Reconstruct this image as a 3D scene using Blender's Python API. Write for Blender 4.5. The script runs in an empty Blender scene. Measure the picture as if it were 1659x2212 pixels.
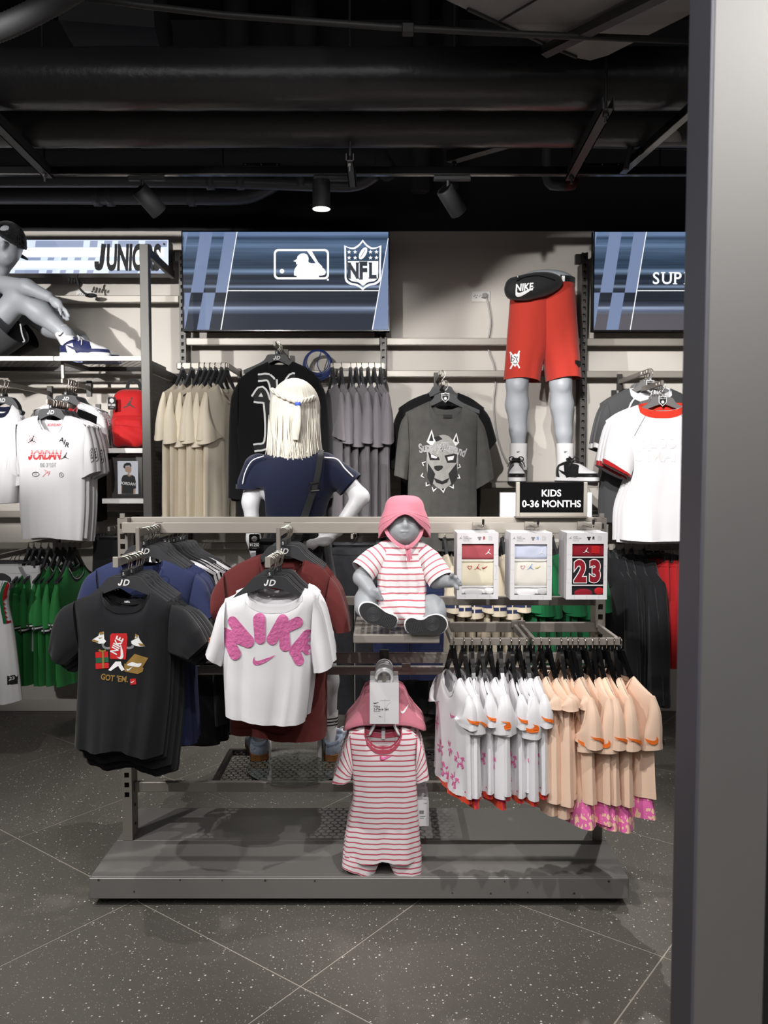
import bpy, bmesh, math, random
import numpy as np
from mathutils import Vector, Matrix, noise
from mathutils.bvhtree import BVHTree
from mathutils.geometry import tessellate_polygon

SC = bpy.context.scene
COL = SC.collection
random.seed(7)
# ------------------------------------------------------------------ camera
FPX, PITCH, EYE = 1780.0, math.atan(96 / 1780), 1.45
cam_data = bpy.data.cameras.new('camera')
cam_data.sensor_fit = 'HORIZONTAL'
cam_data.sensor_width = 36.0
cam_data.lens = 36.0 * FPX / 1659
cam_data.clip_start = 0.05
cam_data.dof.use_dof = True
cam_data.dof.focus_distance = 2.75
cam_data.dof.aperture_fstop = 7.5
cam = bpy.data.objects.new('camera', cam_data)
cam.location = (0, 0, EYE)
cam.rotation_euler = (math.pi / 2 - PITCH, 0, 0)
COL.objects.link(cam)
SC.camera = cam
# ------------------------------------------------------------------ world, lamps, exposure
SC.view_settings.view_transform = 'Standard'
SC.view_settings.look = 'None'
SC.view_settings.gamma = 1.0
SC.view_settings.use_curve_mapping = False
SC.view_settings.exposure = 0.0
world = bpy.data.worlds.new('store_air')
world.use_nodes = True
world.node_tree.nodes['Background'].inputs[0].default_value = (0.9, 0.95, 1.0, 1)
world.node_tree.nodes['Background'].inputs[1].default_value = 0.045
SC.world = world


def spot(loc, aim, watts, deg=50, blend=.45, r=.022, col=(1, .975, .95)):
 d = bpy.data.lights.new('track_lamp', 'SPOT')
 d.energy = watts
 d.spot_size = math.radians(deg)
 d.spot_blend = blend
 d.shadow_soft_size = r
 d.color = col
 o = bpy.data.objects.new('track_lamp', d)
 o.location = loc
 o.rotation_euler = (Vector(aim) - Vector(loc)).to_track_quat('-Z', 'Y').to_euler()
 COL.objects.link(o)


# track lamps behind and above the photographer, aimed at the rack and at the wall, with one added fill
spot((-2.1, 1.0, 2.95), (-.60, 2.75, .75), 195, 46)
spot((-.35, .95, 2.95), (-.15, 2.75, .95), 62, 44)
spot((.75, 1.35, 2.95), (.62, 2.65, .70), 130, 46)
spot((-1.15, 1.75, 2.9), (-.45, 3.2, 1.25), 74, 46)
spot((-2.75, .5, 2.56), (-1.95, 4.5, 2.25), 560, 32)
spot((-2.6, 1.0, 2.6), (-1.75, 4.3, 1.35), 125, 34)
spot((-1.1, 1.0, 2.6), (-.75, 4.6, 1.6), 210, 40)
spot((-.15, .95, 2.6), (.78, 4.6, 1.40), 330, 35, .3)
spot((-1.8, 1.0, 2.6), (1.2, 4.8, 2.13), 330, 17, .35)  # added fill spot, brightens the wall around the red shorts
spot((.2, 1.3, 2.6), (1.72, 4.4, 1.45), 270, 34)
spot((.3, 2.6, 2.9), (.35, 4.5, .6), 50, 60)
# the lit lamp of the visible track, and one more on the same track that throws shadows to the front
spot((-.275, 3.58, 2.46), (-.275, 3.5, 0), 50, 76)
spot((1.05, 3.58, 2.64), (.25, 2.2, 0), 120, 66)
# lamps over the aisle that light the floor, and one added for the door post
spot((-1.6, 2.2, 2.9), (-1.5, 2.5, 0), 75, 70)
spot((.1, .2, 2.9), (0, 1.9, 0), 60, 70)
spot((1.5, .1, 2.85), (.66, 1.15, 2.35), 85, 60, .9, .10)  # added spot, makes the post brighter towards its top
# soft light of the aisle behind the photographer
_d = bpy.data.lights.new('aisle_ceiling_light', 'AREA')
_d.energy = 38
_d.shape = 'RECTANGLE'
_d.size, _d.size_y = 3.6, 1.6
_d.color = (1, .985, .97)
_o = bpy.data.objects.new('aisle_ceiling_light', _d)
_o.location = (-.2, -.9, 3.0)
_o.rotation_euler = (math.radians(40), 0, 0)
COL.objects.link(_o)
# ------------------------------------------------------------------ helpers
PI = math.pi


def at(x, y, Y):
 """point at depth Y seen at photo position (x, y)"""
 u, v = (x - 829.5) / FPX, (y - 1106) / FPX
 t = Y / (math.cos(PITCH) - v * math.sin(PITCH))
 return Vector((u * t, Y, EYE + (-math.sin(PITCH) - v * math.cos(PITCH)) * t))


def lin(c):
 return tuple(((v / 255) / 12.92 if v <= 10 else ((v / 255 + .055) / 1.055) ** 2.4) for v in c) + (1,)


def nd(nt, kind, **kw):
 n = nt.nodes.new(kind)
 for k, v in kw.items():
  if k in n.inputs:
   n.inputs[k].default_value = v
  else:
   setattr(n, k, v)
 return n


def M(name, rgb, rough=.6, metal=0., bump=0., bscale=60, emit=None, var=0., vscale=6, trans=0., sheen=0., spec=.5, coat=0.):
 m = bpy.data.materials.new(name)
 m.use_nodes = True
 nt = m.node_tree
 p = nt.nodes['Principled BSDF']
 p.inputs['Base Color'].default_value = lin(rgb)
 p.inputs['Roughness'].default_value = rough
 p.inputs['Metallic'].default_value = metal
 p.inputs['Specular IOR Level'].default_value = spec
 p.inputs['Transmission Weight'].default_value = trans
 p.inputs['Sheen Weight'].default_value = sheen
 p.inputs['Coat Weight'].default_value = coat
 if emit:
  p.inputs['Emission Color'].default_value = lin(rgb)
  p.inputs['Emission Strength'].default_value = emit
  p.inputs['Base Color'].default_value = (.01, .01, .01, 1)
 L = nt.links.new
 tc = nd(nt, 'ShaderNodeTexCoord')
 if bump:
  n = nd(nt, 'ShaderNodeTexNoise', Scale=float(bscale), Detail=4.)
  b = nd(nt, 'ShaderNodeBump', Strength=float(bump), Distance=.004)
  L(tc.outputs['Object'], n.inputs['Vector'])
  L(n.outputs[0], b.inputs['Height'])
  L(b.outputs[0], p.inputs['Normal'])
 if var:
  n = nd(nt, 'ShaderNodeTexNoise', Scale=float(vscale), Detail=3.)
  r = nd(nt, 'ShaderNodeMapRange')
  r.inputs[3].default_value, r.inputs[4].default_value = 1 - var, 1 + var
  x = nd(nt, 'ShaderNodeVectorMath', operation='SCALE')
  x.inputs[0].default_value = lin(rgb)[:3]
  L(tc.outputs['Object'], n.inputs['Vector'])
  L(n.outputs[0], r.inputs[0])
  L(r.outputs[0], x.inputs['Scale'])
  L(x.outputs[0], p.inputs['Base Color'])
 return m


def fab(name, rgb, **kw):
 a = dict(rough=.88, bump=.10, bscale=420, sheen=.15, spec=.2, var=.05, vscale=14)
 a.update(kw)
 return M(name, rgb, **a)


def striped(name, base, stripe, period, duty, rough=.85, axis=1):
 """fabric with dyed stripes that run round the garment (UV in metres)"""
 m = fab(name, base, var=0.)
 nt = m.node_tree
 p = nt.nodes['Principled BSDF']
 L = nt.links.new
 uv = nd(nt, 'ShaderNodeUVMap')
 s = nd(nt, 'ShaderNodeSeparateXYZ')
 d = nd(nt, 'ShaderNodeMath', operation='DIVIDE')
 d.inputs[1].default_value = period
 f = nd(nt, 'ShaderNodeMath', operation='FRACT')
 l = nd(nt, 'ShaderNodeMath', operation='LESS_THAN')
 l.inputs[1].default_value = duty
 mx = nd(nt, 'ShaderNodeMix', data_type='RGBA')
 mx.inputs[6].default_value, mx.inputs[7].default_value = lin(base), lin(stripe)
 L(uv.outputs[0], s.inputs[0])
 L(s.outputs[axis], d.inputs[0])
 L(d.outputs[0], f.inputs[0])
 L(f.outputs[0], l.inputs[0])
 L(l.outputs[0], mx.inputs[0])
 L(mx.outputs[2], p.inputs['Base Color'])
 return m


def petals(name, base, flower, scale, thr):
 """pink fabric printed with pale petals"""
 m = fab(name, base, var=0.)
 nt = m.node_tree
 p = nt.nodes['Principled BSDF']
 L = nt.links.new
 tc = nd(nt, 'ShaderNodeTexCoord')
 mp = nd(nt, 'ShaderNodeMapping')
 mp.inputs['Scale'].default_value = (1, 1, .55)
 w = nd(nt, 'ShaderNodeTexNoise', Scale=scale * .8)
 ad = nd(nt, 'ShaderNodeVectorMath', operation='MULTIPLY_ADD')
 ad.inputs[1].default_value = (.03,) * 3
 v = nd(nt, 'ShaderNodeTexVoronoi', Scale=scale)
 l = nd(nt, 'ShaderNodeMath', operation='LESS_THAN')
 l.inputs[1].default_value = thr
 mx = nd(nt, 'ShaderNodeMix', data_type='RGBA')
 mx.inputs[6].default_value, mx.inputs[7].default_value = lin(base), lin(flower)
 L(tc.outputs['Object'], mp.inputs[0])
 L(mp.outputs[0], w.inputs['Vector'])
 L(w.outputs['Color'], ad.inputs[0])
 L(mp.outputs[0], ad.inputs[2])
 L(ad.outputs[0], v.inputs['Vector'])
 L(v.outputs['Distance'], l.inputs[0])
 L(l.outputs[0], mx.inputs[0])
 L(mx.outputs[2], p.inputs['Base Color'])
 return m


def wloc(o):
 v = Vector((0, 0, 0))
 while o is not None:
  v += o.location
  o = o.parent
 return v


def mk(name, verts, faces, mat, parent=None, smooth=False, uv=None, off=False):
 me = bpy.data.meshes.new(name)
 if off and parent is not None:
  w = wloc(parent)
  verts = [(v[0] - w.x, v[1] - w.y, v[2] - w.z) for v in verts]
 me.from_pydata([tuple(map(float, v)) for v in verts], [], [tuple(map(int, f)) for f in faces])
 if uv is not None:
  lay = me.uv_layers.new(name='UVMap')
  idx = np.empty(len(me.loops), dtype=np.int32)
  me.loops.foreach_get('vertex_index', idx)
  lay.data.foreach_set('uv', np.asarray(uv, dtype=np.float32)[idx].ravel())
 if mat is not None:
  me.materials.append(mat)
 if smooth:
  me.polygons.foreach_set('use_smooth', [True] * len(me.polygons))
 me.update()
 o = bpy.data.objects.new(name, me)
 if parent is not None:
  o.parent = parent
 COL.objects.link(o)
 return o


def tag(o, label=None, cat=None, group=None, kind=None):
 for k, v in (('label', label), ('category', cat), ('group', group), ('kind', kind)):
  if v:
   o[k] = v
 return o


def thing(name, label, cat, loc=(0, 0, 0), rz=0., group=None, kind=None):
 o = bpy.data.objects.new(name, None)
 o.empty_display_size = .05
 o.location = loc
 o.rotation_euler = (0, 0, rz)
 COL.objects.link(o)
 return tag(o, label, cat, group, kind)


KIDS = {}


def copy_tree(o, parent=None):
 c = o.copy()
 COL.objects.link(c)
 if parent is not None:
  c.parent = parent
 for ch in o.children:
  copy_tree(ch, c)
 return c


def rep(o, loc, rz, label, group=None, scale=None):
 c = copy_tree(o)
 c.location = loc
 c.rotation_euler = (0, 0, rz)
 if scale:
  c.scale = scale
 tag(c, label, None, group)
 return c


class G:
 """collects shapes that become ONE mesh object"""

 def __init__(s):
  s.v, s.f = [], []

 def add(s, v, f):
  n = len(s.v)
  s.v += [tuple(q) for q in v]
  s.f += [tuple(i + n for i in q) for q in f]
  return s

 def box(s, lo, hi, bev=0., R=None, c=None):
  bm = bmesh.new()
  bmesh.ops.create_cube(bm, size=1)
  lo, hi = Vector(lo), Vector(hi)
  d = hi - lo
  for v in bm.verts:
   v.co = Vector((v.co.x * d.x, v.co.y * d.y, v.co.z * d.z))
  if bev:
   bmesh.ops.bevel(bm, geom=bm.edges[:], offset=bev, segments=1, affect='EDGES')
  m = (lo + hi) / 2
  bm.verts.index_update()
  s.add([(R @ v.co if R else v.co) + m for v in bm.verts], [[v.index for v in f.verts] for f in bm.faces])
  bm.free()
  return s

 def tube(s, pts, r, n=8, caps=True, closed=False):
  pts = [Vector(p) for p in pts]
  k = len(pts)
  rr = r if isinstance(r, (list, tuple)) else [r] * k
  N = None
  rings = []
  for i, p in enumerate(pts):
   a = pts[i - 1] if (i or closed) else p
   b = pts[(i + 1) % k] if (i < k - 1 or closed) else p
   T = (b - a).normalized()
   if N is None:
    N = T.orthogonal().normalized()
   N = (N - T * N.dot(T)).normalized()
   B = T.cross(N)
   rings.append([p + (N * math.cos(2 * PI * j / n) + B * math.sin(2 * PI * j / n)) * rr[i] for j in range(n)])
  v = [q for ring in rings for q in ring]
  f = []
  for i in range(k if closed else k - 1):
   i2 = (i + 1) % k
   for j in range(n):
    f.append((i * n + j, i * n + (j + 1) % n, i2 * n + (j + 1) % n, i2 * n + j))
  if caps and not closed:
   f.append(tuple(range(n))[::-1])
   f.append(tuple((k - 1) * n + j for j in range(n)))
  return s.add(v, f)

 def cyl(s, a, b, r, n=16, r2=None):
  return s.tube([a, b], [r, r if r2 is None else r2], n)

 def poly(s, loops, y0, y1=None, xf=None):
  """loops: outer 2D outline then holes, in (x, z); flat at y0, or solid from y0 to y1"""
  if not isinstance(loops[0][0], (list, tuple, Vector, np.ndarray)):
   loops = [loops]
  P = [[Vector((float(p[0]), float(p[1]), 0)) for p in l] for l in loops]
  tri = tessellate_polygon(P)
  fl = [p for l in P for p in l]
  n = len(fl)
  xf = xf or (lambda x, y, z: (x, y, z))
  v = [xf(p.x, y0, p.y) for p in fl]
  f = []
  for t in tri:
   a, b, c = (fl[i] for i in t)
   cr = (b - a).cross(c - a).z
   f.append(tuple(t) if cr > 0 else tuple(t)[::-1])
  if y1 is not None:
   v += [xf(p.x, y1, p.y) for p in fl]
   f2 = [tuple(i + n for i in t)[::-1] for t in f]
   f += f2
   o = 0
   for li, l in enumerate(P):
    m = len(l)
    area = sum(l[i].x * l[(i + 1) % m].y - l[(i + 1) % m].x * l[i].y for i in range(m))
    for i in range(m):
     q = (o + i, o + (i + 1) % m, o + (i + 1) % m + n, o + i + n)
     f.append(q[::-1] if (area > 0) == (li == 0) else q)
    o += m
  return s.add(v, f)

 def sph(s, c, r, n=12, m=8):
  r = r if isinstance(r, (tuple, list)) else (r, r, r)
  v = [(c[0] + r[0] * math.sin(PI * i / m) * math.cos(2 * PI * j / n), c[1] + r[1] * math.sin(PI * i / m) * math.sin(2 * PI * j / n), c[2] + r[2] * math.cos(PI * i / m)) for i in range(m + 1) for j in range(n)]
  f = [(i * n + j, (i + 1) * n + j, (i + 1) * n + (j + 1) % n, i * n + (j + 1) % n) for i in range(m) for j in range(n)]
  return s.add(v, f)

 def obj(s, name, mat, parent=None, smooth=False, off=True):
  return mk(name, s.v, s.f, mat, parent, smooth, None, off)


def rrect(x0, z0, x1, z1, r, n=5):
 out = []
 for cx, cz, a in ((x1 - r, z1 - r, 0), (x0 + r, z1 - r, 90), (x0 + r, z0 + r, 180), (x1 - r, z0 + r, 270)):
  for i in range(n + 1):
   t = math.radians(a + 90 * i / n)
   out.append((cx + r * math.cos(t), cz + r * math.sin(t)))
 return out


def circ(cx, cz, r, n=20, rz=None):
 rz = rz or r
 return [(cx + r * math.cos(2 * PI * i / n), cz + rz * math.sin(2 * PI * i / n)) for i in range(n)]


def spline(pts, n=8, closed=False):
 """Catmull-Rom through 2D or 3D points"""
 P = [np.asarray(p, float) for p in pts]
 k = len(P)
 out = []
 for i in range(k if closed else k - 1):
  if closed:
   a, b, c, d = P[i - 1], P[i], P[(i + 1) % k], P[(i + 2) % k]
  else:
   b, c = P[i], P[i + 1]
   a = P[i - 1] if i else 2 * b - c
   d = P[i + 2] if i + 2 < k else 2 * c - b
  for j in range(n):
   t = j / n
   out.append(.5 * (2 * b + (c - a) * t + (2 * a - 5 * b + 4 * c - d) * t * t + (3 * b - a - 3 * c + d) * t ** 3))
 if not closed:
  out.append(P[-1])
 return [tuple(p) for p in out]


def crv(pts, smooth=True):
 Q = np.array(spline(pts, 10) if smooth and len(pts) > 2 else pts, float)
 d = np.concatenate([[0], np.cumsum(np.linalg.norm(np.diff(Q, axis=0), axis=1))])
 d /= d[-1]
 return lambda u: np.stack([np.interp(u, d, Q[:, 0]), np.interp(u, d, Q[:, 1])], -1)


# ---- lettering and marks: 2D triangle soups (verts, faces) in (x, z), origin at the centre
FONT_CACHE = {}


def text2d(s, size=1., bold=0., shear=0., xs=1., spacing=1., align='CENTER'):
 key = (s, bold, shear, xs, spacing, align)
 if key not in FONT_CACHE:
  c = bpy.data.curves.new('lettering', 'FONT')
  c.body = s
  c.size = 1
  c.offset = bold
  c.shear = shear
  c.space_character = spacing
  c.align_x = align
  c.align_y = 'CENTER'
  c.resolution_u = 4
  o = bpy.data.objects.new('lettering', c)
  me = o.to_mesh()
  v = np.array([q.co[:2] for q in me.vertices], float).reshape(-1, 2)
  v[:, 0] *= xs
  f = [tuple(q.vertices) for q in me.polygons]
  o.to_mesh_clear()
  bpy.data.objects.remove(o)
  bpy.data.curves.remove(c)
  FONT_CACHE[key] = (v, f)
 v, f = FONT_CACHE[key]
 return v * size, f


def soup(loops):
 g = G().poly(loops, 0)
 return np.array([(q[0], q[2]) for q in g.v]), g.f


def join2d(parts):
 V, F, n = [], [], 0
 for v, f in parts:
  V.append(v)
  F += [tuple(i + n for i in q) for q in f]
  n += len(v)
 return np.concatenate(V), F


def tf(s, dx=0, dz=0, k=1., rot=0., kz=None):
 v, f = s
 c, n = math.cos(rot), math.sin(rot)
 v = v * np.array([k, kz if kz else k])
 return np.stack([v[:, 0] * c - v[:, 1] * n + dx, v[:, 0] * n + v[:, 1] * c + dz], -1), f


def fine(s, step):
 """cut long edges so that a print can follow cloth"""
 v, f = s
 bm = bmesh.new()
 vs = [bm.verts.new((float(a), float(b), 0)) for a, b in v]
 for q in f:
  if len(set(q)) > 2:
   try:
    bm.faces.new([vs[i] for i in q])
   except ValueError:
    pass
 bmesh.ops.triangulate(bm, faces=bm.faces[:])
 for _ in range(4):
  e = [x for x in bm.edges if x.calc_length() > step]
  if not e:
   break
  bmesh.ops.subdivide_edges(bm, edges=e, cuts=1)
  bmesh.ops.triangulate(bm, faces=[q for q in bm.faces if len(q.verts) > 3])
 bm.verts.index_update()
 out = np.array([(q.co.x, q.co.y) for q in bm.verts]), [tuple(x.index for x in q.verts) for q in bm.faces]
 bm.free()
 return out


def flat(name, s, mat, parent, y, off=True, x=0, z=0):
 v, f = s
 F = []
 for q in f:
  a, b, c = v[q[0]], v[q[1]], v[q[2]]
  cr = (b[0] - a[0]) * (c[1] - a[1]) - (b[1] - a[1]) * (c[0] - a[0])
  F.append(q if cr > 0 else tuple(q)[::-1])
 return mk(name, [(p[0] + x, y, p[1] + z) for p in v], F, mat, parent, off=off)


def tick(w=1.):
 """the curved tick mark, w wide"""
 o = spline([(.5, .17), (.15, -.035), (-.12, -.145), (-.27, -.185), (-.40, -.17), (-.475, -.1), (-.49, .0), (-.455, .1), (-.37, .215)], 3)[:-1]
 o += spline([(-.37, .215), (-.405, .12), (-.395, .05), (-.345, .01), (-.27, -.005), (-.15, .015), (.5, .17)], 3)[:-1]
 v, f = soup(o)
 return v * w, f


def jumper(w=1.):
 """the leaping player emblem"""
 p = [(-.07, .03), (-.16, -.05), (-.3, -.13), (-.5, -.23), (-.52, -.28), (-.44, -.27), (-.24, -.19), (-.08, -.1), (.02, -.06), (.12, -.12), (.28, -.2), (.44, -.25), (.5, -.31), (.46, -.22), (.42, -.19), (.26, -.1), (.13, .0), (.08, .1), (.12, .22), (.17, .34), (.19, .43), (.15, .43), (.10, .32), (.05, .22), (.0, .18), (-.1, .12), (-.17, .06), (-.24, .0), (-.2, -.01), (-.13, .04)]
 return tf(join2d([soup(p), soup(circ(.02, .24, .055, 10)), soup(circ(.19, .49, .07, 12))]), 0, -.08 * w, w)


def heart(w):
 p = []
 for i in range(28):
  t = 2 * PI * i / 28
  p.append((.5 * math.sin(t) ** 3, .41 * math.cos(t) - .16 * math.cos(2 * t) - .06 * math.cos(3 * t)))
 q = [(a * .7, b * .7) for a, b in p]
 v, f = soup([p, q])
 return v * w, f


def star(r, n=5, inner=.42, rot=PI / 2):
 return soup([(r * (1 if i % 2 == 0 else inner) * math.cos(rot + PI * i / n), r * (1 if i % 2 == 0 else inner) * math.sin(rot + PI * i / n)) for i in range(2 * n)])


def line2d(pts, w):
 """a stroke of width w along pts"""
 P = [np.array(p, float) for p in pts]
 l, r = [], []
 for i, p in enumerate(P):
  t = P[min(i + 1, len(P) - 1)] - P[max(i - 1, 0)]
  t /= (np.linalg.norm(t) + 1e-9)
  nrm = np.array([-t[1], t[0]]) * w / 2
  l.append(p + nrm)
  r.append(p - nrm)
 v = np.array(l + r)
 n = len(P)
 return v, [(i, i + 1, n + i + 1, n + i) for i in range(n - 1)]


def capsule2d(a, b, ra, rb=None, n=8):
 rb = rb or ra
 a, b = np.array(a, float), np.array(b, float)
 ang = math.atan2(b[1] - a[1], b[0] - a[0])
 o = [(b[0] + rb * math.cos(ang - PI / 2 + PI * i / n), b[1] + rb * math.sin(ang - PI / 2 + PI * i / n)) for i in range(n + 1)]
 o += [(a[0] + ra * math.cos(ang + PI / 2 + PI * i / n), a[1] + ra * math.sin(ang + PI / 2 + PI * i / n)) for i in range(n + 1)]
 return soup(o)


def house_mark(h):
 """two slanted white letters"""
 return jtext('JD', h * 1.35, .02, .3, 1., .86)


def jtext(s, size=1., bold=0., shear=0., xs=1., spacing=1.):
 """lettering whose leading J stands on the line"""
 v, f = text2d(s[1:], size, bold, shear, xs, spacing)
 z0, z1 = v[:, 1].min(), v[:, 1].max()
 H = z1 - z0
 w = (.20 + bold * 1.6) * H * (.3 + .7 * xs)
 J = [(.40, 1), (.40, .32), (.35, .16), (.22, .10), (.08, .16), (.02, .36)]
 P = [(a * H * (.1 + .9 * xs) + shear * (b - .5) * H, z0 + b * H * .985 + w * .02) for a, b in J]
 j = line2d(P[:1] + spline(P[1:], 4), w)
 dx = v[:, 0].min() - max(p[0] for p in P) - w * .62 - .06 * H * xs + shear * H * .35
 V, F = join2d([tf(j, dx, 0), (v, f)])
 V = V - (V.max(0) + V.min(0)) / 2
 return V, F


ORD = 'first second third fourth fifth sixth seventh eighth ninth tenth eleventh twelfth'.split()


def loft(name, pts, rad, n, mat, parent, off=True, flat_=None, close=False):
 """tube with UV in metres (round, along); rad: (side, depth) radii per point"""
 P = [Vector(p) for p in pts]
 V, UV, d, N = [], [], 0., None
 for i, p in enumerate(P):
  T = (P[min(i + 1, len(P) - 1)] - P[max(i - 1, 0)]).normalized()
  if i:
   d += (p - P[i - 1]).length
  N = Vector((0, 1, 0)) if N is None else N
  N = (N - T * N.dot(T)).normalized()
  B = T.cross(N)
  a, b = rad[i] if isinstance(rad[i], tuple) else (rad[i], rad[i])
  for j in range(n + 1):
   t = 2 * PI * j / n
   V.append(p + B * math.cos(t) * a + N * math.sin(t) * b)
   UV.append((t * a, d))
 m = n + 1
 F = [(i * m + j, i * m + j + 1, (i + 1) * m + j + 1, (i + 1) * m + j) for i in range(len(P) - 1) for j in range(n)]
 if close:
  F += [tuple(range(n))[::-1], tuple((len(P) - 1) * m + j for j in range(n))]
 return mk(name, V, F, mat, parent, True, UV, off)


# ---- smooth solid bodies: distance field + surface nets
def rc(P, a, b, ra, rb=None):
 rb = ra if rb is None else rb
 a, b = np.array(a, float), np.array(b, float)
 ba = b - a
 t = np.clip(((P - a) @ ba) / max(ba @ ba, 1e-9), 0, 1)
 return np.linalg.norm(P - a - t[:, None] * ba, axis=1) - (ra + (rb - ra) * t)


def el(P, c, r, R=None):
 q = P - np.array(c, float)
 if R is not None:
  q = q @ np.array(R)
 r = np.array(r, float)
 k0 = np.linalg.norm(q / r, axis=1)
 k1 = np.linalg.norm(q / (r * r), axis=1) + 1e-9
 return k0 * (k0 - 1) / k1


def bx(P, c, h, r=0., R=None):
 q = P - np.array(c, float)
 if R is not None:
  q = q @ np.array(R)
 q = np.abs(q) - (np.array(h, float) - r)
 return np.linalg.norm(np.maximum(q, 0), axis=1) + np.minimum(q.max(1), 0) - r


def sm(a, b, k):
 h = np.clip(.5 + .5 * (b - a) / k, 0, 1)
 return b * (1 - h) + a * h - k * h * (1 - h)


def smax(a, b, k):
 return -sm(-a, -b, k)


def rotm(ax, ang):
 return np.array(Matrix.Rotation(ang, 3, ax))


def limb(P, pts, rad, k=.012, d=None):
 for i in range(len(pts) - 1):
  e = rc(P, pts[i], pts[i + 1], rad[i], rad[i + 1])
  d = e if d is None else sm(d, e, k)
 return d


def nets(fn, lo, hi, h):
 lo, hi = np.array(lo, float), np.array(hi, float)
 n = np.ceil((hi - lo) / h).astype(int) + 1
 ax = [lo[i] + h * np.arange(n[i]) for i in range(3)]
 X = np.stack(np.meshgrid(*ax, indexing='ij'), -1).reshape(-1, 3)
 F = np.concatenate([fn(X[i:i + 300000]) for i in range(0, len(X), 300000)]).reshape(n)
 S = F < 0
 c = [S[i:n[0] - 1 + i, j:n[1] - 1 + j, k:n[2] - 1 + k] for i in (0, 1) for j in (0, 1) for k in (0, 1)]
 cnt = sum(q.astype(np.int8) for q in c)
 act = (cnt > 0) & (cnt < 8)
 I = np.argwhere(act)
 acc = np.zeros((len(I), 3))
 w = np.zeros(len(I))
 cor = [(i, j, k) for i in (0, 1) for j in (0, 1) for k in (0, 1)]
 val = {q: F[I[:, 0] + q[0], I[:, 1] + q[1], I[:, 2] + q[2]] for q in cor}
 for a in cor:
  for d in range(3):
   if a[d] == 0:
    b = list(a)
    b[d] = 1
    b = tuple(b)
    fa, fb = val[a], val[b]
    m = (fa < 0) != (fb < 0)
    t = np.where(m, fa / np.where(m, fa - fb, 1), 0)
    p = np.array(a, float)[None] + t[:, None] * (np.array(b) - np.array(a))[None]
    acc[m] += p[m]
    w[m] += 1
 V = lo + (I + acc / w[:, None]) * h
 idx = -np.ones(act.shape, int)
 idx[tuple(I.T)] = np.arange(len(I))
 Q = []
 for d in range(3):
  e = [slice(0, n[0]), slice(0, n[1]), slice(0, n[2])]
  s0, s1 = list(e), list(e)
  s0[d], s1[d] = slice(0, n[d] - 1), slice(1, n[d])
  a, b = S[tuple(s0)], S[tuple(s1)]
  o1, o2 = [q for q in range(3) if q != d]
  E = np.argwhere(a != b)
  ok = (E[:, o1] > 0) & (E[:, o2] > 0) & (E[:, o1] < n[o1] - 1) & (E[:, o2] < n[o2] - 1)
  E = E[ok]
  flip = a[tuple(E.T)]
  u, v = np.zeros(3, int), np.zeros(3, int)
  u[o1], v[o2] = 1, 1
  q = np.stack([idx[tuple((E - u - v).T)], idx[tuple((E - v).T)], idx[tuple(E.T)], idx[tuple((E - u).T)]], 1)
  if d == 1:
   flip = ~flip
  q[~flip] = q[~flip][:, ::-1]
  Q.append(q)
 return V, np.concatenate(Q)


def blob(name, fn, lo, hi, h, mat, parent=None, off=False, uvxz=False):
 V, Q = nets(fn, lo, hi, h)
 a, b, c = V[Q[:, 0]], V[Q[:, 1]], V[Q[:, 2]]
 if np.einsum('ij,ij->i', a - V.mean(0), np.cross(b - a, c - a)).sum() < 0:
  Q = Q[:, ::-1]
 return mk(name, V, Q, mat, parent, True, V[:, [0, 2]] if uvxz else None, off)
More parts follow.
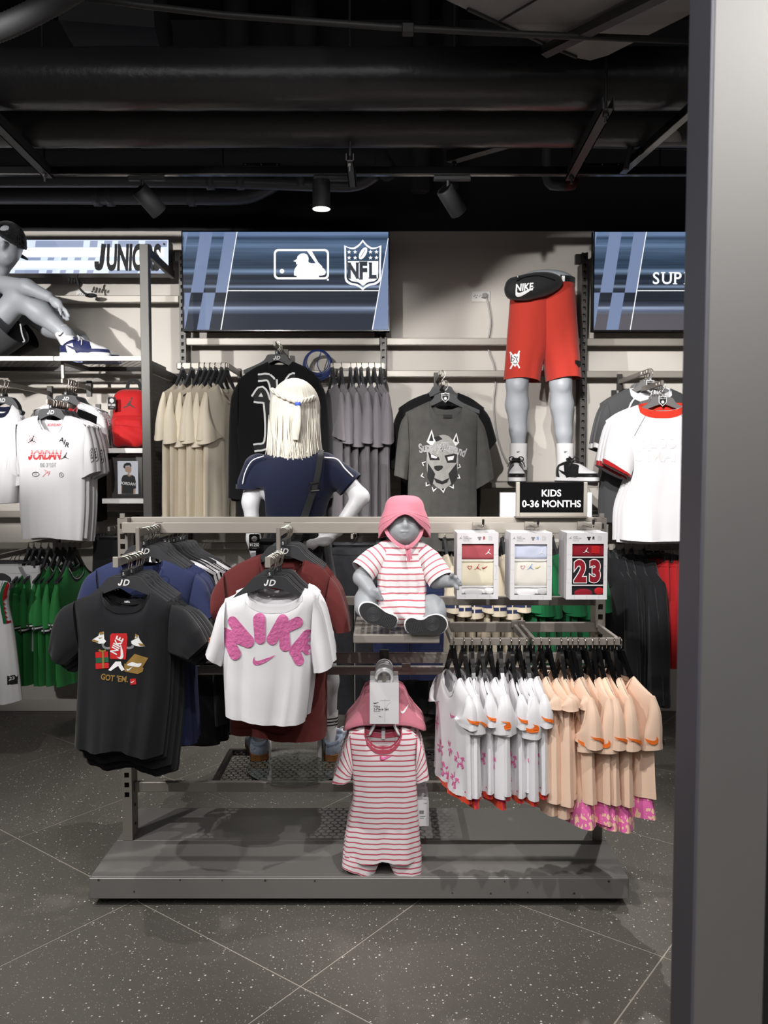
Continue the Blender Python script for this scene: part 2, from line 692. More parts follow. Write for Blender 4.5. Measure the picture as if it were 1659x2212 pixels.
# ------------------------------------------------------------------ garments: cloth tubes between four boundary curves
class Cloth:
 """a tube of cloth, front (-y) and back (+y), between a top, a bottom and two side curves (metres, x right, z up)"""

 def __init__(s, topF, topB, left, right, bot, D, a=0., Dbot=None, folds=.005, seed=0, sleeve=False, pw=3., kf=(2.3, 5.1), yoff=0., D0=None, grow=1.3):
  s.__dict__.update(topF=topF, topB=topB, L=left, R=right, B=bot, D=D, a=a, Dbot=Dbot or D, folds=folds, seed=seed, sleeve=sleeve, pw=pw, kf=kf, yoff=yoff, D0=D0, grow=grow)
  rnd = random.Random(seed)
  s.ph = [rnd.random() * 6.28 for _ in range(6)]

 def S(s, u, t, back=False, off=0.):
  """u across 0..1, t down 0..1 (arrays) -> points"""
  u, t = np.broadcast_arrays(np.asarray(u, float), np.asarray(t, float))
  top = s.topB if back else s.topF
  T, B, L, R = top(u), s.B(u), s.L(t), s.R(t)
  c00, c10, c01, c11 = s.L(0.), s.R(0.), s.B(0.), s.B(1.)
  U, V = u[..., None], t[..., None]
  X = (1 - V) * T + V * B + (1 - U) * L + U * R - ((1 - U) * (1 - V) * c00 + U * (1 - V) * c10 + (1 - U) * V * c01 + U * V * c11)
  prof = np.sqrt(np.clip(1 - np.abs(2 * u - 1) ** s.pw, 0, 1))
  d = s.D + (s.Dbot - s.D) * t
  if s.sleeve:
   d0 = s.D0 if s.D0 else s.D * .8
   d = (d0 + (s.Dbot - d0) * np.minimum(1, t * 1.6)) * prof
  else:
   ramp = np.minimum(1, t / .09) ** .55
   if s.a:
    k = np.clip(np.minimum(u - s.a, 1 - s.a - u) / .1, 0, 1)
    ramp = np.maximum(ramp, .75 * k * (3 - 2 * k) / 1.0)
   d = d * prof * ramp
  f = s.folds * t ** s.grow * np.clip(prof * 1.3, 0, 1)
  p = s.ph
  if back:
   w = np.sin(2 * PI * s.kf[0] * u + p[3]) * .6 + np.sin(2 * PI * s.kf[1] * u + p[4] + t) * .4
  else:
   w = np.sin(2 * PI * s.kf[0] * u + p[0] + .6 * t) * .55 + np.sin(2 * PI * s.kf[1] * u + p[1] - t) * .35
  nz = np.array([noise.noise((x * 9 + s.seed, z * 4, s.seed * 1.7 + (5 if back else 0))) for x, z in X.reshape(-1, 2)]).reshape(u.shape)
  nz2 = np.array([noise.noise((x * 26 + s.seed, z * 17 + x * 9, s.seed + 3.3)) for x, z in X.reshape(-1, 2)]).reshape(u.shape)
  d = d + f * (w + nz) + s.folds * .22 * prof * nz2 + off
  d = np.where(prof < .02, off, d)
  y = (d if back else -d) + s.yoff
  return np.stack([X[..., 0], y, X[..., 1]], -1)

 def W(s):
  return float(np.linalg.norm(np.asarray(s.L(.5)) - np.asarray(s.R(.5)))), float(np.linalg.norm(np.asarray(s.topF(.5)) - np.asarray(s.B(.5))))

 def grid(s, nx=22, nz=30, u0=0., u1=1., t0=0., t1=1., off=0., sides=(False, True)):
  """the whole tube, or a band of it"""
  us = np.linspace(u0, u1, nx + 1)
  if u0 == 0 and u1 == 1:
   us = us - (.85 if s.sleeve else .6) * np.sin(2 * PI * us) / (2 * PI)
  ts = np.linspace(t0, t1, nz + 1)
  if t0 == 0 and t1 == 1 and not s.sleeve:
   ts = np.sort(np.concatenate([ts, [.008, .02, .045]]))
  if s.a and u0 == 0 and u1 == 1:
   us = np.sort(np.unique(np.concatenate([us, [s.a, s.a + .025, 1 - s.a - .025, 1 - s.a]]).round(4)))
  T, U = np.meshgrid(ts, us, indexing='ij')
  w, h = s.W()
  V, F, UV, n = [], [], [], 0
  r, c = T.shape
  for b in sides:
   P = s.S(U, T, b, off).reshape(-1, 3)
   V.append(P)
   UV.append(np.stack([U * w, T * h if s.sleeve else -P[:, 2].reshape(T.shape)], -1).reshape(-1, 2))
   for i in range(r - 1):
    for j in range(c - 1):
     q = (n + i * c + j, n + i * c + j + 1, n + (i + 1) * c + j + 1, n + (i + 1) * c + j)
     F.append(q if b else q[::-1])
   n += r * c
  return np.concatenate(V), F, np.concatenate(UV)

 def mesh(s, name, mat, parent, **kw):
  V, F, UV = s.grid(**kw)
  return mk(name, V, F, mat, parent, True, UV)

 def around(s, q, t, off=0.):
  """q in -1..1 runs round the tube, 0 at the left (outer) edge"""
  q, t = np.broadcast_arrays(np.asarray(q, float), np.asarray(t, float))
  a = s.S(np.clip(np.abs(q), 0.001, 1), t, False)
  b = s.S(np.clip(np.abs(q), 0.001, 1), t, True)
  P = np.where((q >= 0)[..., None], a, b)
  c = (s.S(.5, t, False) + s.S(.5, t, True)) / 2
  d = P - c
  return P + d / (np.linalg.norm(d, axis=-1, keepdims=True) + 1e-9) * off

 def wrap_print(s, name, sp, mat, parent, t0, sx, sz, step=.008, off=.0042, q0=0.):
  """a flat print (metres) laid round the outer edge; sx, sz: metres per unit of q and of t"""
  v, f = fine(sp, step)
  P = s.around(q0 + v[:, 0] / sx, t0 - v[:, 1] / sz, off)
  return mk(name, P, f, mat, parent)


def neck_top(shL, nk, shR, a):
 fl, fn, fr = crv(shL), crv(nk), crv(shR)

 def f(u):
  u = np.asarray(u, float)
  l, n, r = fl(np.clip(u / a, 0, 1)), fn(np.clip((u - a) / (1 - 2 * a), 0, 1)), fr(np.clip((u - 1 + a) / a, 0, 1))
  m = u[..., None]
  return np.where(m < a, l, np.where(m > 1 - a, r, n))
 return f


def garment_parts(root, mat, shL, nkF, nkB, shR, left, right, bot, sleeves=(), D=.03, Dbot=None, folds=.006, seed=1, a=.3, rib=.016, rib_mat=None, kf=(2.3, 5.1), nx=22, nz=28, hem=None, cuff=None, Dcuff=.032, cuff_t=.9, hem_t=.94, seam=True):
 """builds body, collar, sleeves (and trim) under root; returns the cloth of body and sleeves"""
 body = Cloth(neck_top(shL, nkF, shR, a), neck_top(shL, nkB, shR, a), crv(left), crv(right), crv(bot), D, a, Dbot, folds, seed, kf=kf)
 bo = body.mesh('body', mat, root, nx=nx, nz=nz)
 w, h = body.W()
 if rib:
  tr = rib / h
  V1, F1, U1 = body.grid(18, 2, a - .004, 1 - a + .004, 0, tr, .0028, (False,))
  V2, F2, U2 = body.grid(18, 2, a - .004, 1 - a + .004, 0, tr, -.0028, (True,))
  mk('collar', np.concatenate([V1, V2]), F1 + [tuple(i + len(V1) for i in q)[::-1] for q in F2], rib_mat or mat, root, True, np.concatenate([U1, U2]))
 elif rib_mat:
  pass
 out = [body]
 if hem:
  body.mesh('hem', hem, root, nx=nx, nz=2, t0=hem_t, t1=1.0, off=.0022)
 elif seam:
  body.mesh('hem', mat, root, nx=nx, nz=2, t0=.955, t1=1.0, off=.0016)
 for k, q in enumerate(sleeves):
  P0, P1, C0, C1 = q[:4]
  oc = q[4] if len(q) > 4 and q[4] else [P0, C0]
  ic = q[5] if len(q) > 5 and q[5] else [P1, C1]
  sl = Cloth(crv([P0, P1]), crv([P0, P1]), crv(oc), crv(ic), crv([C0, C1]), D, 0, Dcuff, folds * .8, seed + 11 * k + 3, True, 2.4, (1.3, 2.7), D0=D * .85)
  sl.mesh('sleeve', mat, root, nx=12, nz=14)
  if cuff:
   sl.mesh('cuff', cuff, root, nx=12, nz=2, t0=cuff_t, t1=1.0, off=.002)
  elif seam:
   sl.mesh('cuff', mat, root, nx=12, nz=1, t0=.9, t1=1.0, off=.0014)
  out.append(sl)
 return out


def tee_dims(sw=.17, nw=.075, slope=.05, nf=.075, nb=.02, L=.48, cw=.2, hw=.205, sl=.15, slw=.13, ang=62, z0=-.10, arm=.16, rise=.02):
 """outline of a T-shirt hanging from a hanger, hook at the origin"""
 zs = z0 - slope
 A = math.radians(ang)
 d = np.array([math.cos(A), -math.sin(A)])
 o = {}
 o['shL'] = [(-sw, zs), (-sw * .55 - nw * .2, z0 - slope * .45), (-nw, z0)]
 o['shR'] = [(nw, z0), (sw * .55 + nw * .2, z0 - slope * .45), (sw, zs)]
 o['nkF'] = [(-nw, z0), (-nw * .78, z0 - nf * .55), (-nw * .35, z0 - nf * .94), (0, z0 - nf), (nw * .35, z0 - nf * .94), (nw * .78, z0 - nf * .55), (nw, z0)]
 o['nkB'] = [(-nw, z0), (-nw * .5, z0 - nb * .85), (0, z0 - nb), (nw * .5, z0 - nb * .85), (nw, z0)]
 o['left'] = [(-sw, zs), (-sw * 1.02, zs - arm * .5), (-cw, zs - arm), (-(cw + hw) / 2, zs - .5 * (arm + L)), (-hw, z0 - L)]
 o['right'] = [(-x, z) for x, z in o['left']]
 o['bot'] = [(-hw, z0 - L), (-hw * .4, z0 - L - .008), (hw * .4, z0 - L - .006), (hw, z0 - L)]
 S = []
 for sg in (-1, 1):
  P0 = np.array([sw * .97, zs + .004])
  P1 = np.array([cw * .93, zs - arm * .92])
  C0 = P0 + d * sl
  C1 = C0 + np.array([-slw, rise])
  M0 = P0 + d * sl * .4 + np.array([.012, .010])
  m = lambda p: (sg * p[0], p[1])
  S.append((m(P0), m(P1), m(C0), m(C1), [m(P0), m(M0), m(C0)], None))
 o['sleeves'] = S
 return o


def outline(ox, oy, k, **kw):
 """photo outline of a garment -> metres from its hook at photo position (ox, oy)"""
 c = lambda p: ((p[0] - ox) * k, -(p[1] - oy) * k)
 out = {}
 for n, v in kw.items():
  if n == 'sleeves':
   out[n] = [tuple((c(e) if not isinstance(e, list) else [c(p) for p in e]) if e is not None else None for e in s) for s in v]
  else:
   out[n] = [c(p) for p in v]
 return out


def bvh_of(cloth, nx=40, nz=50):
 V, F, _ = cloth.grid(nx, nz, sides=(False,))
 return BVHTree.FromPolygons([tuple(v) for v in V], [tuple(int(i) for i in q) for q in F])


def press(name, sp, mat, parent, bvh, x, z, off=.0015, step=.02, y0=-.5):
 """press a print (metres) onto the cloth around (x, z)"""
 v, f = fine(sp, step)
 P, ok = [], []
 for a, b in v:
  h = bvh.ray_cast(Vector((a + x, y0, b + z)), Vector((0, 1, 0)))
  ok.append(h[0] is not None)
  P.append((a + x, (h[0].y if h[0] is not None else 0) - off, b + z))
 F = []
 for q in f:
  if all(ok[i] for i in q):
   a, b, c = (v[i] for i in q[:3])
   cr = (b[0] - a[0]) * (c[1] - a[1]) - (b[1] - a[1]) * (c[0] - a[0])
   F.append(q if cr > 0 else tuple(q)[::-1])
 return mk(name, P, F, mat, parent)


# ------------------------------------------------------------------ hangers (hook at the origin)
def make_hanger(name, label, group, arm=.17, drop=.055, top=-.055, body=None, logo=True, wire=None, clip=True, slim=False, th=.006, size_dots=True):
 r = thing(name, label, 'hanger', group=group)
 R = .016 if not slim else .013
 p = [(-R * .95 * 1, 0, -.012), (-R, 0, -.004)] + [(-R * math.cos(t), 0, R * math.sin(t) * 1. - .0) for t in np.linspace(.3, PI * .95, 9)]
 p += [(R * .75, 0, -.018), (0, 0, -.034), (0, 0, top)]
 p = [(q[0], q[1], q[2] - R) for q in p]
 G().tube(p, .0022, 6).obj('hook', wire, r, True, False)
 t = top - R
 if slim:
  o = spline([(-.016, t + .004), (.016, t + .004), (.03, t - .02), (arm * .6, t - drop * .75), (arm, t - drop)], 5) + spline([(arm, t - drop - .012), (arm * .6, t - drop * .75 - .014), (.022, t - .04), (0, t - .026), (-.022, t - .04), (-arm * .6, t - drop * .75 - .014), (-arm, t - drop - .012)], 5) + spline([(-arm, t - drop), (-arm * .6, t - drop * .75), (-.03, t - .02), (-.016, t + .004)], 5)[:-1]
 else:
  o = [(-.034, t)] + [(.034, t)] + spline([(.034, t), (.05, t - .006), (.075, t - drop * .62), (arm, t - drop - .02)], 5)[1:] + spline([(arm, t - drop - .038), (.095, t - drop - .012), (.055, t - drop + .006), (0, t - .032), (-.055, t - drop + .006), (-.095, t - drop - .012), (-arm, t - drop - .038)], 5) + spline([(-arm, t - drop - .02), (-.075, t - drop * .62), (-.05, t - .006), (-.034, t)], 5)[:-1]
 G().poly(o, -th, th).obj('shoulder_bar', body, r, False, False)
 if clip:
  c = G().box((-.0085, -.009, t - .002), (.0085, .009, t + .019), .002).obj('size_clip', body, r, False, False)
  if size_dots:
   flat('size_print', tf(text2d('S', .012, .02)), MAT['white_ink'], c, -.0095, False, 0, t + .008)
 if logo:
  flat('logo', house_mark(.019), MAT['white_ink'], r, -th - .0008, False, 0, t - .018)
 return r
# ------------------------------------------------------------------ materials
MAT = {}
for n, rgb, kw in (
 ('rack_metal', (138, 132, 125), dict(rough=.42, metal=.2, var=.06, vscale=9)),
 ('rail_metal', (162, 156, 147), dict(rough=.4, metal=.2, var=.08, vscale=7)),
 ('dark_metal', (62, 60, 58), dict(rough=.45, metal=.5)),
 ('post_metal', (82, 80, 77), dict(rough=.45, metal=.2)),
 ('base_metal', (120, 117, 114), dict(rough=.42, metal=.15, var=.07, vscale=5)),
 ('chrome', (205, 200, 190), dict(rough=.16, metal=1.)),
 ('black_plastic', (30, 30, 32), dict(rough=.55)),
 ('gloss_black', (14, 14, 15), dict(rough=.14)),
 ('hanger_black', (50, 51, 54), dict(rough=.55)),
 ('hanger_grey', (112, 111, 111), dict(rough=.5)),
 ('white_plastic', (236, 236, 238), dict(rough=.35)),
 ('white_ink', (240, 240, 240), dict(rough=.6)),
 ('black_ink', (22, 22, 24), dict(rough=.7)),
 ('grey_ink', (130, 130, 132), dict(rough=.7)),
 ('pink_ink', (232, 108, 172), dict(rough=.6)),
 ('orange_ink', (238, 116, 34), dict(rough=.6)),
 ('red_ink', (200, 30, 34), dict(rough=.6)),
 ('gold_ink', (150, 118, 58), dict(rough=.55)),
 ('green_ink', (28, 96, 66), dict(rough=.6)),
 ('card', (226, 224, 226), dict(rough=.5)),
 ('white_paint', (224, 222, 218), dict(rough=.4)),
 ('mannequin_white', (206, 206, 209), dict(rough=.42)),
 ('mannequin_grey', (172, 176, 182), dict(rough=.45)),
 ('mannequin_baby', (148, 151, 155), dict(rough=.45)),
 ('wall_paint', (214, 208, 200), dict(rough=.75, var=.02, vscale=2, bump=.05, bscale=180)),
 ('ceiling_black', (13, 13, 14), dict(rough=.9)),
 ('soffit_black', (46, 46, 49), dict(rough=.85)),
 ('duct_wrap', (64, 63, 64), dict(rough=.32, bump=.5, bscale=26, metal=.25)),
 ('duct_grey', (158, 154, 152), dict(rough=.7, bump=.2, bscale=200)),
 ('pipe_plastic', (92, 92, 97), dict(rough=.38)),
 ('strut', (66, 65, 65), dict(rough=.5, metal=.4)),
 ('rubber', (34, 34, 36), dict(rough=.7)),
 ('gum', (150, 98, 52), dict(rough=.6)),
):
 MAT[n] = M(n, rgb, **kw)
for n, rgb, kw in (
 ('cloth_black', (28, 28, 31), {}),
 ('cloth_deep_black', (20, 20, 22), {}),
 ('cloth_blue', (41, 48, 82), {}),
 ('cloth_maroon', (92, 38, 37), {}),
 ('cloth_white', (229, 227, 230), dict(var=.015)),
 ('cloth_cream', (206, 194, 172), dict(var=.03)),
 ('cloth_sand', (224, 213, 193), {}),
 ('cloth_grey', (110, 105, 110), {}),
 ('cloth_washed', (84, 83, 80), dict(var=.28, vscale=22)),
 ('cloth_green', (56, 146, 76), dict(rough=.6)),
 ('cloth_forest', (26, 104, 62), {}),
 ('cloth_peach', (236, 204, 180), dict(var=.02)),
 ('cloth_red', (186, 58, 46), {}),
 ('cloth_crimson', (168, 30, 34), {}),
 ('cloth_scarlet', (214, 58, 40), {}),
 ('cloth_navy', (21, 26, 48), {}),
 ('cloth_denim', (52, 52, 56), dict(var=.35, vscale=30)),
 ('cloth_pink', (212, 130, 146), dict(bump=.3, bscale=300)),
 ('cloth_rose', (196, 84, 104), {}),
 ('cloth_hot_pink', (206, 56, 120), {}),
 ('cloth_orange_red', (222, 66, 32), {}),
 ('cloth_charcoal', (74, 75, 77), {}),
 ('bag_red', (184, 29, 32), dict(rough=.7)),
 ('bag_black', (32, 32, 33), dict(rough=.7)),
 ('sock_white', (236, 234, 234), {}),
 ('sock_grey', (206, 206, 206), dict(bump=.2)),
 ('leather_white', (236, 236, 238), dict(rough=.45)),
 ('leather_black', (26, 26, 28), dict(rough=.45)),
 ('leather_navy', (38, 44, 86), dict(rough=.45)),
 ('suede_blue', (166, 178, 196), {}),
):
 MAT[n] = fab('fabric_' + n[6:] if n.startswith('cloth') else n, rgb, **kw)
MAT['stripes'] = striped('striped_jersey', (232, 224, 226), (196, 88, 108), .0172, .27)
MAT['stripes_baby'] = striped('striped_jersey_baby', (232, 226, 226), (196, 106, 120), .0205, .24)
MAT['petals'] = petals('petal_print', (232, 112, 178), (246, 206, 172), 62., .44)
MAT['glow_white'] = M('lit_screen', (240, 246, 255), emit=1.6)
MAT['clear'] = M('clear_plastic', (245, 245, 245), rough=.08, trans=1.)
MAT['clear'].node_tree.nodes['Principled BSDF'].inputs['IOR'].default_value = 1.25
MAT['glass'] = M('glass', (235, 245, 240), rough=.02, trans=1.)


def speckled(name, rgb, chips):
 """dark terrazzo: grey ground with pale chips of a few millimetres"""
 m = M(name, rgb, rough=.42, var=.12, vscale=1.6)
 nt = m.node_tree
 p = nt.nodes['Principled BSDF']
 L = nt.links.new
 base = p.inputs['Base Color'].links[0].from_socket
 tc = nd(nt, 'ShaderNodeTexCoord')
 prev = base
 for sc, thr, col, rare in ((92., .30, chips[0], .72), (190., .32, chips[1], .6), (330., .42, chips[2], .55)):
  v = nd(nt, 'ShaderNodeTexVoronoi', Scale=sc)
  s = nd(nt, 'ShaderNodeSeparateColor')
  g = nd(nt, 'ShaderNodeMath', operation='GREATER_THAN')
  g.inputs[1].default_value = rare
  k = nd(nt, 'ShaderNodeMath', operation='MULTIPLY')
  k.inputs[1].default_value = thr
  l = nd(nt, 'ShaderNodeMath', operation='LESS_THAN')
  a = nd(nt, 'ShaderNodeMath', operation='MULTIPLY')
  mx = nd(nt, 'ShaderNodeMix', data_type='RGBA')
  mx.inputs[7].default_value = lin(col)
  L(tc.outputs['Object'], v.inputs['Vector'])
  L(v.outputs['Color'], s.inputs[0])
  L(s.outputs[0], g.inputs[0])
  L(s.outputs[1], k.inputs[0])
  L(v.outputs['Distance'], l.inputs[0])
  L(k.outputs[0], l.inputs[1])
  L(g.outputs[0], a.inputs[0])
  L(l.outputs[0], a.inputs[1])
  L(a.outputs[0], mx.inputs[0])
  L(prev, mx.inputs[6])
  prev = mx.outputs[2]
 L(prev, p.inputs['Base Color'])
 return m


MAT['tile'] = speckled('floor_terrazzo', (98, 94, 88), ((232, 228, 220), (176, 172, 166), (120, 116, 112)))
MAT['grout'] = M('floor_grout', (176, 168, 156), rough=.8)


def hair_mat():
 m = M('hair_platinum', (236, 230, 214), rough=.38, spec=.4)
 nt = m.node_tree
 p = nt.nodes['Principled BSDF']
 L = nt.links.new
 uv = nd(nt, 'ShaderNodeUVMap')
 mp = nd(nt, 'ShaderNodeMapping')
 mp.inputs['Scale'].default_value = (420, 5, 1)
 n = nd(nt, 'ShaderNodeTexNoise', Scale=1., Detail=3.)
 r = nd(nt, 'ShaderNodeValToRGB')
 r.color_ramp.elements[0].position, r.color_ramp.elements[1].position = .3, .7
 r.color_ramp.elements[0].color, r.color_ramp.elements[1].color = lin((190, 182, 166)), lin((232, 228, 219))
 b = nd(nt, 'ShaderNodeBump', Strength=.6, Distance=.003)
 L(uv.outputs[0], mp.inputs[0])
 L(mp.outputs[0], n.inputs['Vector'])
 L(n.outputs[0], r.inputs[0])
 L(r.outputs[0], p.inputs['Base Color'])
 L(n.outputs[0], b.inputs['Height'])
 L(b.outputs[0], p.inputs['Normal'])
 return m


MAT['hair'] = hair_mat()


def screen_mat(name, bot):
 """dark blue speed streaks of a screen picture; only the screen gives off light"""
 m = bpy.data.materials.new(name)
 m.use_nodes = True
 nt = m.node_tree
 p = nt.nodes['Principled BSDF']
 p.inputs['Base Color'].default_value = (.004, .004, .005, 1)
 p.inputs['Roughness'].default_value = .55
 p.inputs['Specular IOR Level'].default_value = .15
 L = nt.links.new
 tc = nd(nt, 'ShaderNodeTexCoord')
 sp = nd(nt, 'ShaderNodeSeparateXYZ')
 L(tc.outputs['Generated'], sp.inputs[0])
 mp = nd(nt, 'ShaderNodeMapping')
 mp.inputs['Scale'].default_value = (1.1, 1, 34)
 n = nd(nt, 'ShaderNodeTexNoise', Scale=1., Detail=5., Roughness=.6)
 L(tc.outputs['Generated'], mp.inputs[0])
 L(mp.outputs[0], n.inputs['Vector'])
 ra = nd(nt, 'ShaderNodeValToRGB')
 e = ra.color_ramp.elements
 e[0].position, e[0].color = 0., lin(bot)
 e[1].position, e[1].color = 1., lin((112, 134, 168))
 for pos, c in ((.16, bot), (.20, (92, 104, 128)), (.225, (150, 164, 190)), (.25, (60, 66, 82)), (.30, (34, 40, 50)), (.42, (40, 46, 56)), (.445, (128, 144, 172)), (.47, (50, 58, 74)), (.56, (34, 42, 54)), (.60, (110, 130, 158)), (.63, (52, 68, 88)), (.76, (58, 76, 98)), (.86, (96, 118, 148)), (.93, (62, 82, 108))):
  q = e.new(pos)
  q.color = lin(c)
 L(sp.outputs[2], ra.inputs[0])
 mr = nd(nt, 'ShaderNodeMapRange')
 mr.inputs[1].default_value, mr.inputs[2].default_value = .3, .72
 mr.inputs[3].default_value, mr.inputs[4].default_value = .55, 1.5
 L(n.outputs[0], mr.inputs[0])
 ab = nd(nt, 'ShaderNodeMapRange')
 ab.inputs[1].default_value, ab.inputs[2].default_value = .14, .22
 L(sp.outputs[2], ab.inputs[0])
 mix = nd(nt, 'ShaderNodeMix')
 mix.inputs[2].default_value = 1.
 L(ab.outputs[0], mix.inputs[0])
 L(mr.outputs[0], mix.inputs[3])
 sc = nd(nt, 'ShaderNodeVectorMath', operation='SCALE')
 L(ra.outputs[0], sc.inputs[0])
 L(mix.outputs[0], sc.inputs['Scale'])
 L(sc.outputs[0], p.inputs['Emission Color'])
 p.inputs['Emission Strength'].default_value = 1.
 return m


MAT['screen'] = screen_mat('screen_streaks', (44, 50, 62))
MAT['screen_warm'] = screen_mat('screen_streaks_grey', (92, 90, 96))
MAT['screen_band'] = M('screen_band', (122, 138, 172), rough=.3, emit=1., spec=.1)
MAT['screen_white'] = M('screen_white', (250, 252, 255), rough=.3, emit=1.1)
MAT['screen_dark'] = M('screen_dark', (40, 46, 58), rough=.3, emit=1.)
# ------------------------------------------------------------------ the room
WY = 4.85


def struct(name, g, mat, label, parent=None):
 return tag(g.obj(name, mat, parent), label, None, None, 'structure')


floor = struct('floor', G().box((-3.4, -1.2, -.12), (3.4, WY + .1, -.0012)), MAT['grout'], 'dark speckled stone tile floor laid on the diagonal')
aA = math.radians(-52.5)
va, vb = np.array([math.sin(aA), math.cos(aA)]), np.array([math.cos(aA), -math.sin(aA)])
TP, TA, TB, GAP = .7575, 1.628, .787, .0024


def clip(poly, ax, lim, sgn):
 out = []
 for i in range(len(poly)):
  p, q = poly[i - 1], poly[i]
  a, b = sgn * (p[ax] - lim), sgn * (q[ax] - lim)
  if (a <= 0) != (b <= 0):
   out.append(p + (q - p) * (a / (a - b)))
  if b <= 0:
   out.append(q)
 return out


for i in range(-6, 9):
 for j in range(-4, 9):
  o0, o1, p0, p1 = TA + i * TP + GAP, TA + (i + 1) * TP - GAP, TB + j * TP + GAP, TB + (j + 1) * TP - GAP
  q = [vb * o + va * p for o, p in ((o0, p0), (o1, p0), (o1, p1), (o0, p1))]
  for ax, lim, sg in ((0, -2.7, -1), (0, 2.7, 1), (1, .9, -1), (1, WY, 1)):
   q = clip(q, ax, lim, sg) if q else q
  if len(q) < 3:
   continue
  n = len(q)
  ar = sum(q[k][0] * q[(k + 1) % n][1] - q[(k + 1) % n][0] * q[k][1] for k in range(n))
  if ar < 0:
   q = q[::-1]
  v = [(p[0], p[1], 0) for p in q] + [(p[0], p[1], -.01) for p in q]
  mk('tile', v, [tuple(range(n))] + [(k + n, (k + 1) % n + n, (k + 1) % n, k) for k in range(n)], MAT['tile'], floor)
struct('wall_back', G().box((-3.4, WY, -.02), (3.4, WY + .1, 3.0)), MAT['wall_paint'], 'warm grey painted shop wall behind the racks')
ZS = at(600, 499, WY - .006).z
struct('wall_upper', G().box((-3.4, WY - .006, ZS), (3.4, WY + .1, 4.1), .002), MAT['soffit_black'], 'black painted bulkhead above the back wall')
struct('baseboard_back', G().box((-3.4, WY - .014, 0), (3.4, WY, .075), .003), MAT['wall_paint'], 'grey baseboard along the back wall')
struct('ceiling', G().box((-3.4, -1.2, 4.0), (3.4, WY, 4.1)), MAT['ceiling_black'], 'black open ceiling slab above the pipes')
struct('wall_left', G().box((-3.5, -1.2, 0), (-3.4, WY + .1, 4.1)), MAT['soffit_black'], 'dark side wall of the shop on the left')
struct('wall_right', G().box((3.4, -1.2, 0), (3.5, WY + .1, 4.1)), MAT['soffit_black'], 'dark side wall of the shop on the right')

# blurred post of the shop front, close to the lens
MAT['post_face'] = M('brushed_post_face', (148, 146, 144), rough=.42, metal=.35, bump=.04, bscale=120, var=.03, vscale=12)
MAT['post_edge'] = M('post_dark_edge', (112, 112, 122), rough=.5, metal=.2)
xl = (1513 - 829.5) / FPX * 1.15 + .006
col = struct('column', G().box((xl, 1.15, 0), (xl + .1, 1.232, 4.0), .0015), MAT['post_face'], 'brushed metal shop front post standing close to the lens')
G().box((xl - .004, 1.151, 0), (xl, 1.233, 4.0)).obj('edge_strip', MAT['post_edge'], col)
G().box((xl + .1, 1.19, 0), (xl + .26, 1.235, 4.0), .002).obj('return_panel', MAT['dark_metal'], col)


# ------------------------------------------------------------------ ceiling services
def pipe(name, label, pts, r, mat, cat='pipe', n=14, wob=0., rings=0, rseed=1):
 P = [Vector(p) for p in pts]
 if rings:
  Q = spline([tuple(p) for p in P], rings)
  rn = random.Random(rseed)
  rr = [r * (1 + wob * rn.uniform(-1, 1)) for _ in Q]
  g = G().tube(Q, rr, n)
 else:
  g = G().tube(P, r, n)
 return tag(g.obj(name, mat, None, True, False), label, cat)


z1, z2 = at(0, 171, 3.11).z, at(0, 261, 3.38).z
d1 = pipe('insulated_pipe', 'thick black foil wrapped pipe, the nearer and upper of the two big ones', [(x, 3.11, z1) for x in np.linspace(-3.3, 3.3, 5)], .106, MAT['duct_wrap'], n=28, wob=.012, rings=26)
d2 = pipe('insulated_pipe', 'black foil wrapped pipe just behind and below the thickest one', [(x, 3.38, z2) for x in np.linspace(-3.3, 3.3, 5)], .1, MAT['duct_wrap'], n=28, wob=.012, rings=26, rseed=5)
pipe('conduit', 'thin steel conduit running under the two wrapped pipes', [at(-400, 288, 3.62), at(0, 292, 3.62), at(830, 308, 3.62), at(1900, 328, 3.62)], .008, MAT['strut'], 'conduit', 8)
cd = pipe('conduit', 'thin conduit with a junction box crossing above the thickest pipe', [at(150, -10, 2.7), at(300, 11, 2.7), at(480, 32, 2.7), at(830, 58, 2.7), at(1130, 74, 2.7), at(1600, 92, 2.7)], .011, MAT['strut'], 'conduit', 8)
c = at(881, 64, 2.69)
G().box((c.x - .018, c.y - .015, c.z - .015), (c.x + .018, c.y + .015, c.z + .015), .002).obj('junction_box', MAT['strut'], cd)
hose = [at(-60, 82, 2.3), at(20, 53, 2.3), at(110, 8, 2.3), at(200, -45, 2.3)]
Q = spline([tuple(p) for p in hose], 22)
tag(G().tube(Q, [.031 + .0018 * (i % 2) for i in range(len(Q))], 16).obj('flexible_hose', MAT['rubber'], None, True, False), 'ribbed grey hose crossing the top corner of the ceiling', 'hose')
pipe('drain_pipe', 'dark drain pipe level with the lamp track, behind it', [at(-500, 338, 4.3), at(0, 338, 4.3), at(760, 338, 4.3), at(815, 345, 4.3), at(840, 372, 4.4)], .052, MAT['soffit_black'], n=16, rings=6)
p = pipe('drain_pipe', 'grey plastic drain pipe just below the lamp track', [at(-500, 393, 4.35), at(0, 393, 4.35), at(440, 394, 4.35), at(700, 402, 4.35), at(770, 400, 4.35), at(812, 380, 4.35)], .028, MAT['pipe_plastic'], n=16, rings=8)
for x in (455, 520, 650):
 q = at(x, 395, 4.35)
 G().cyl((q.x - .02, q.y, q.z), (q.x + .02, q.y, q.z), .036, 16).obj('coupling', MAT['pipe_plastic'], p, True, False)
p = pipe('drain_pipe', 'lowest grey plastic drain pipe with thick couplings', [at(-500, 423, 4.5), at(0, 423, 4.5), at(225, 424, 4.5), at(400, 424, 4.5), at(520, 424, 4.5), at(575, 405, 4.5), at(610, 380, 4.5)], .043, MAT['pipe_plastic'], n=18, rings=8)
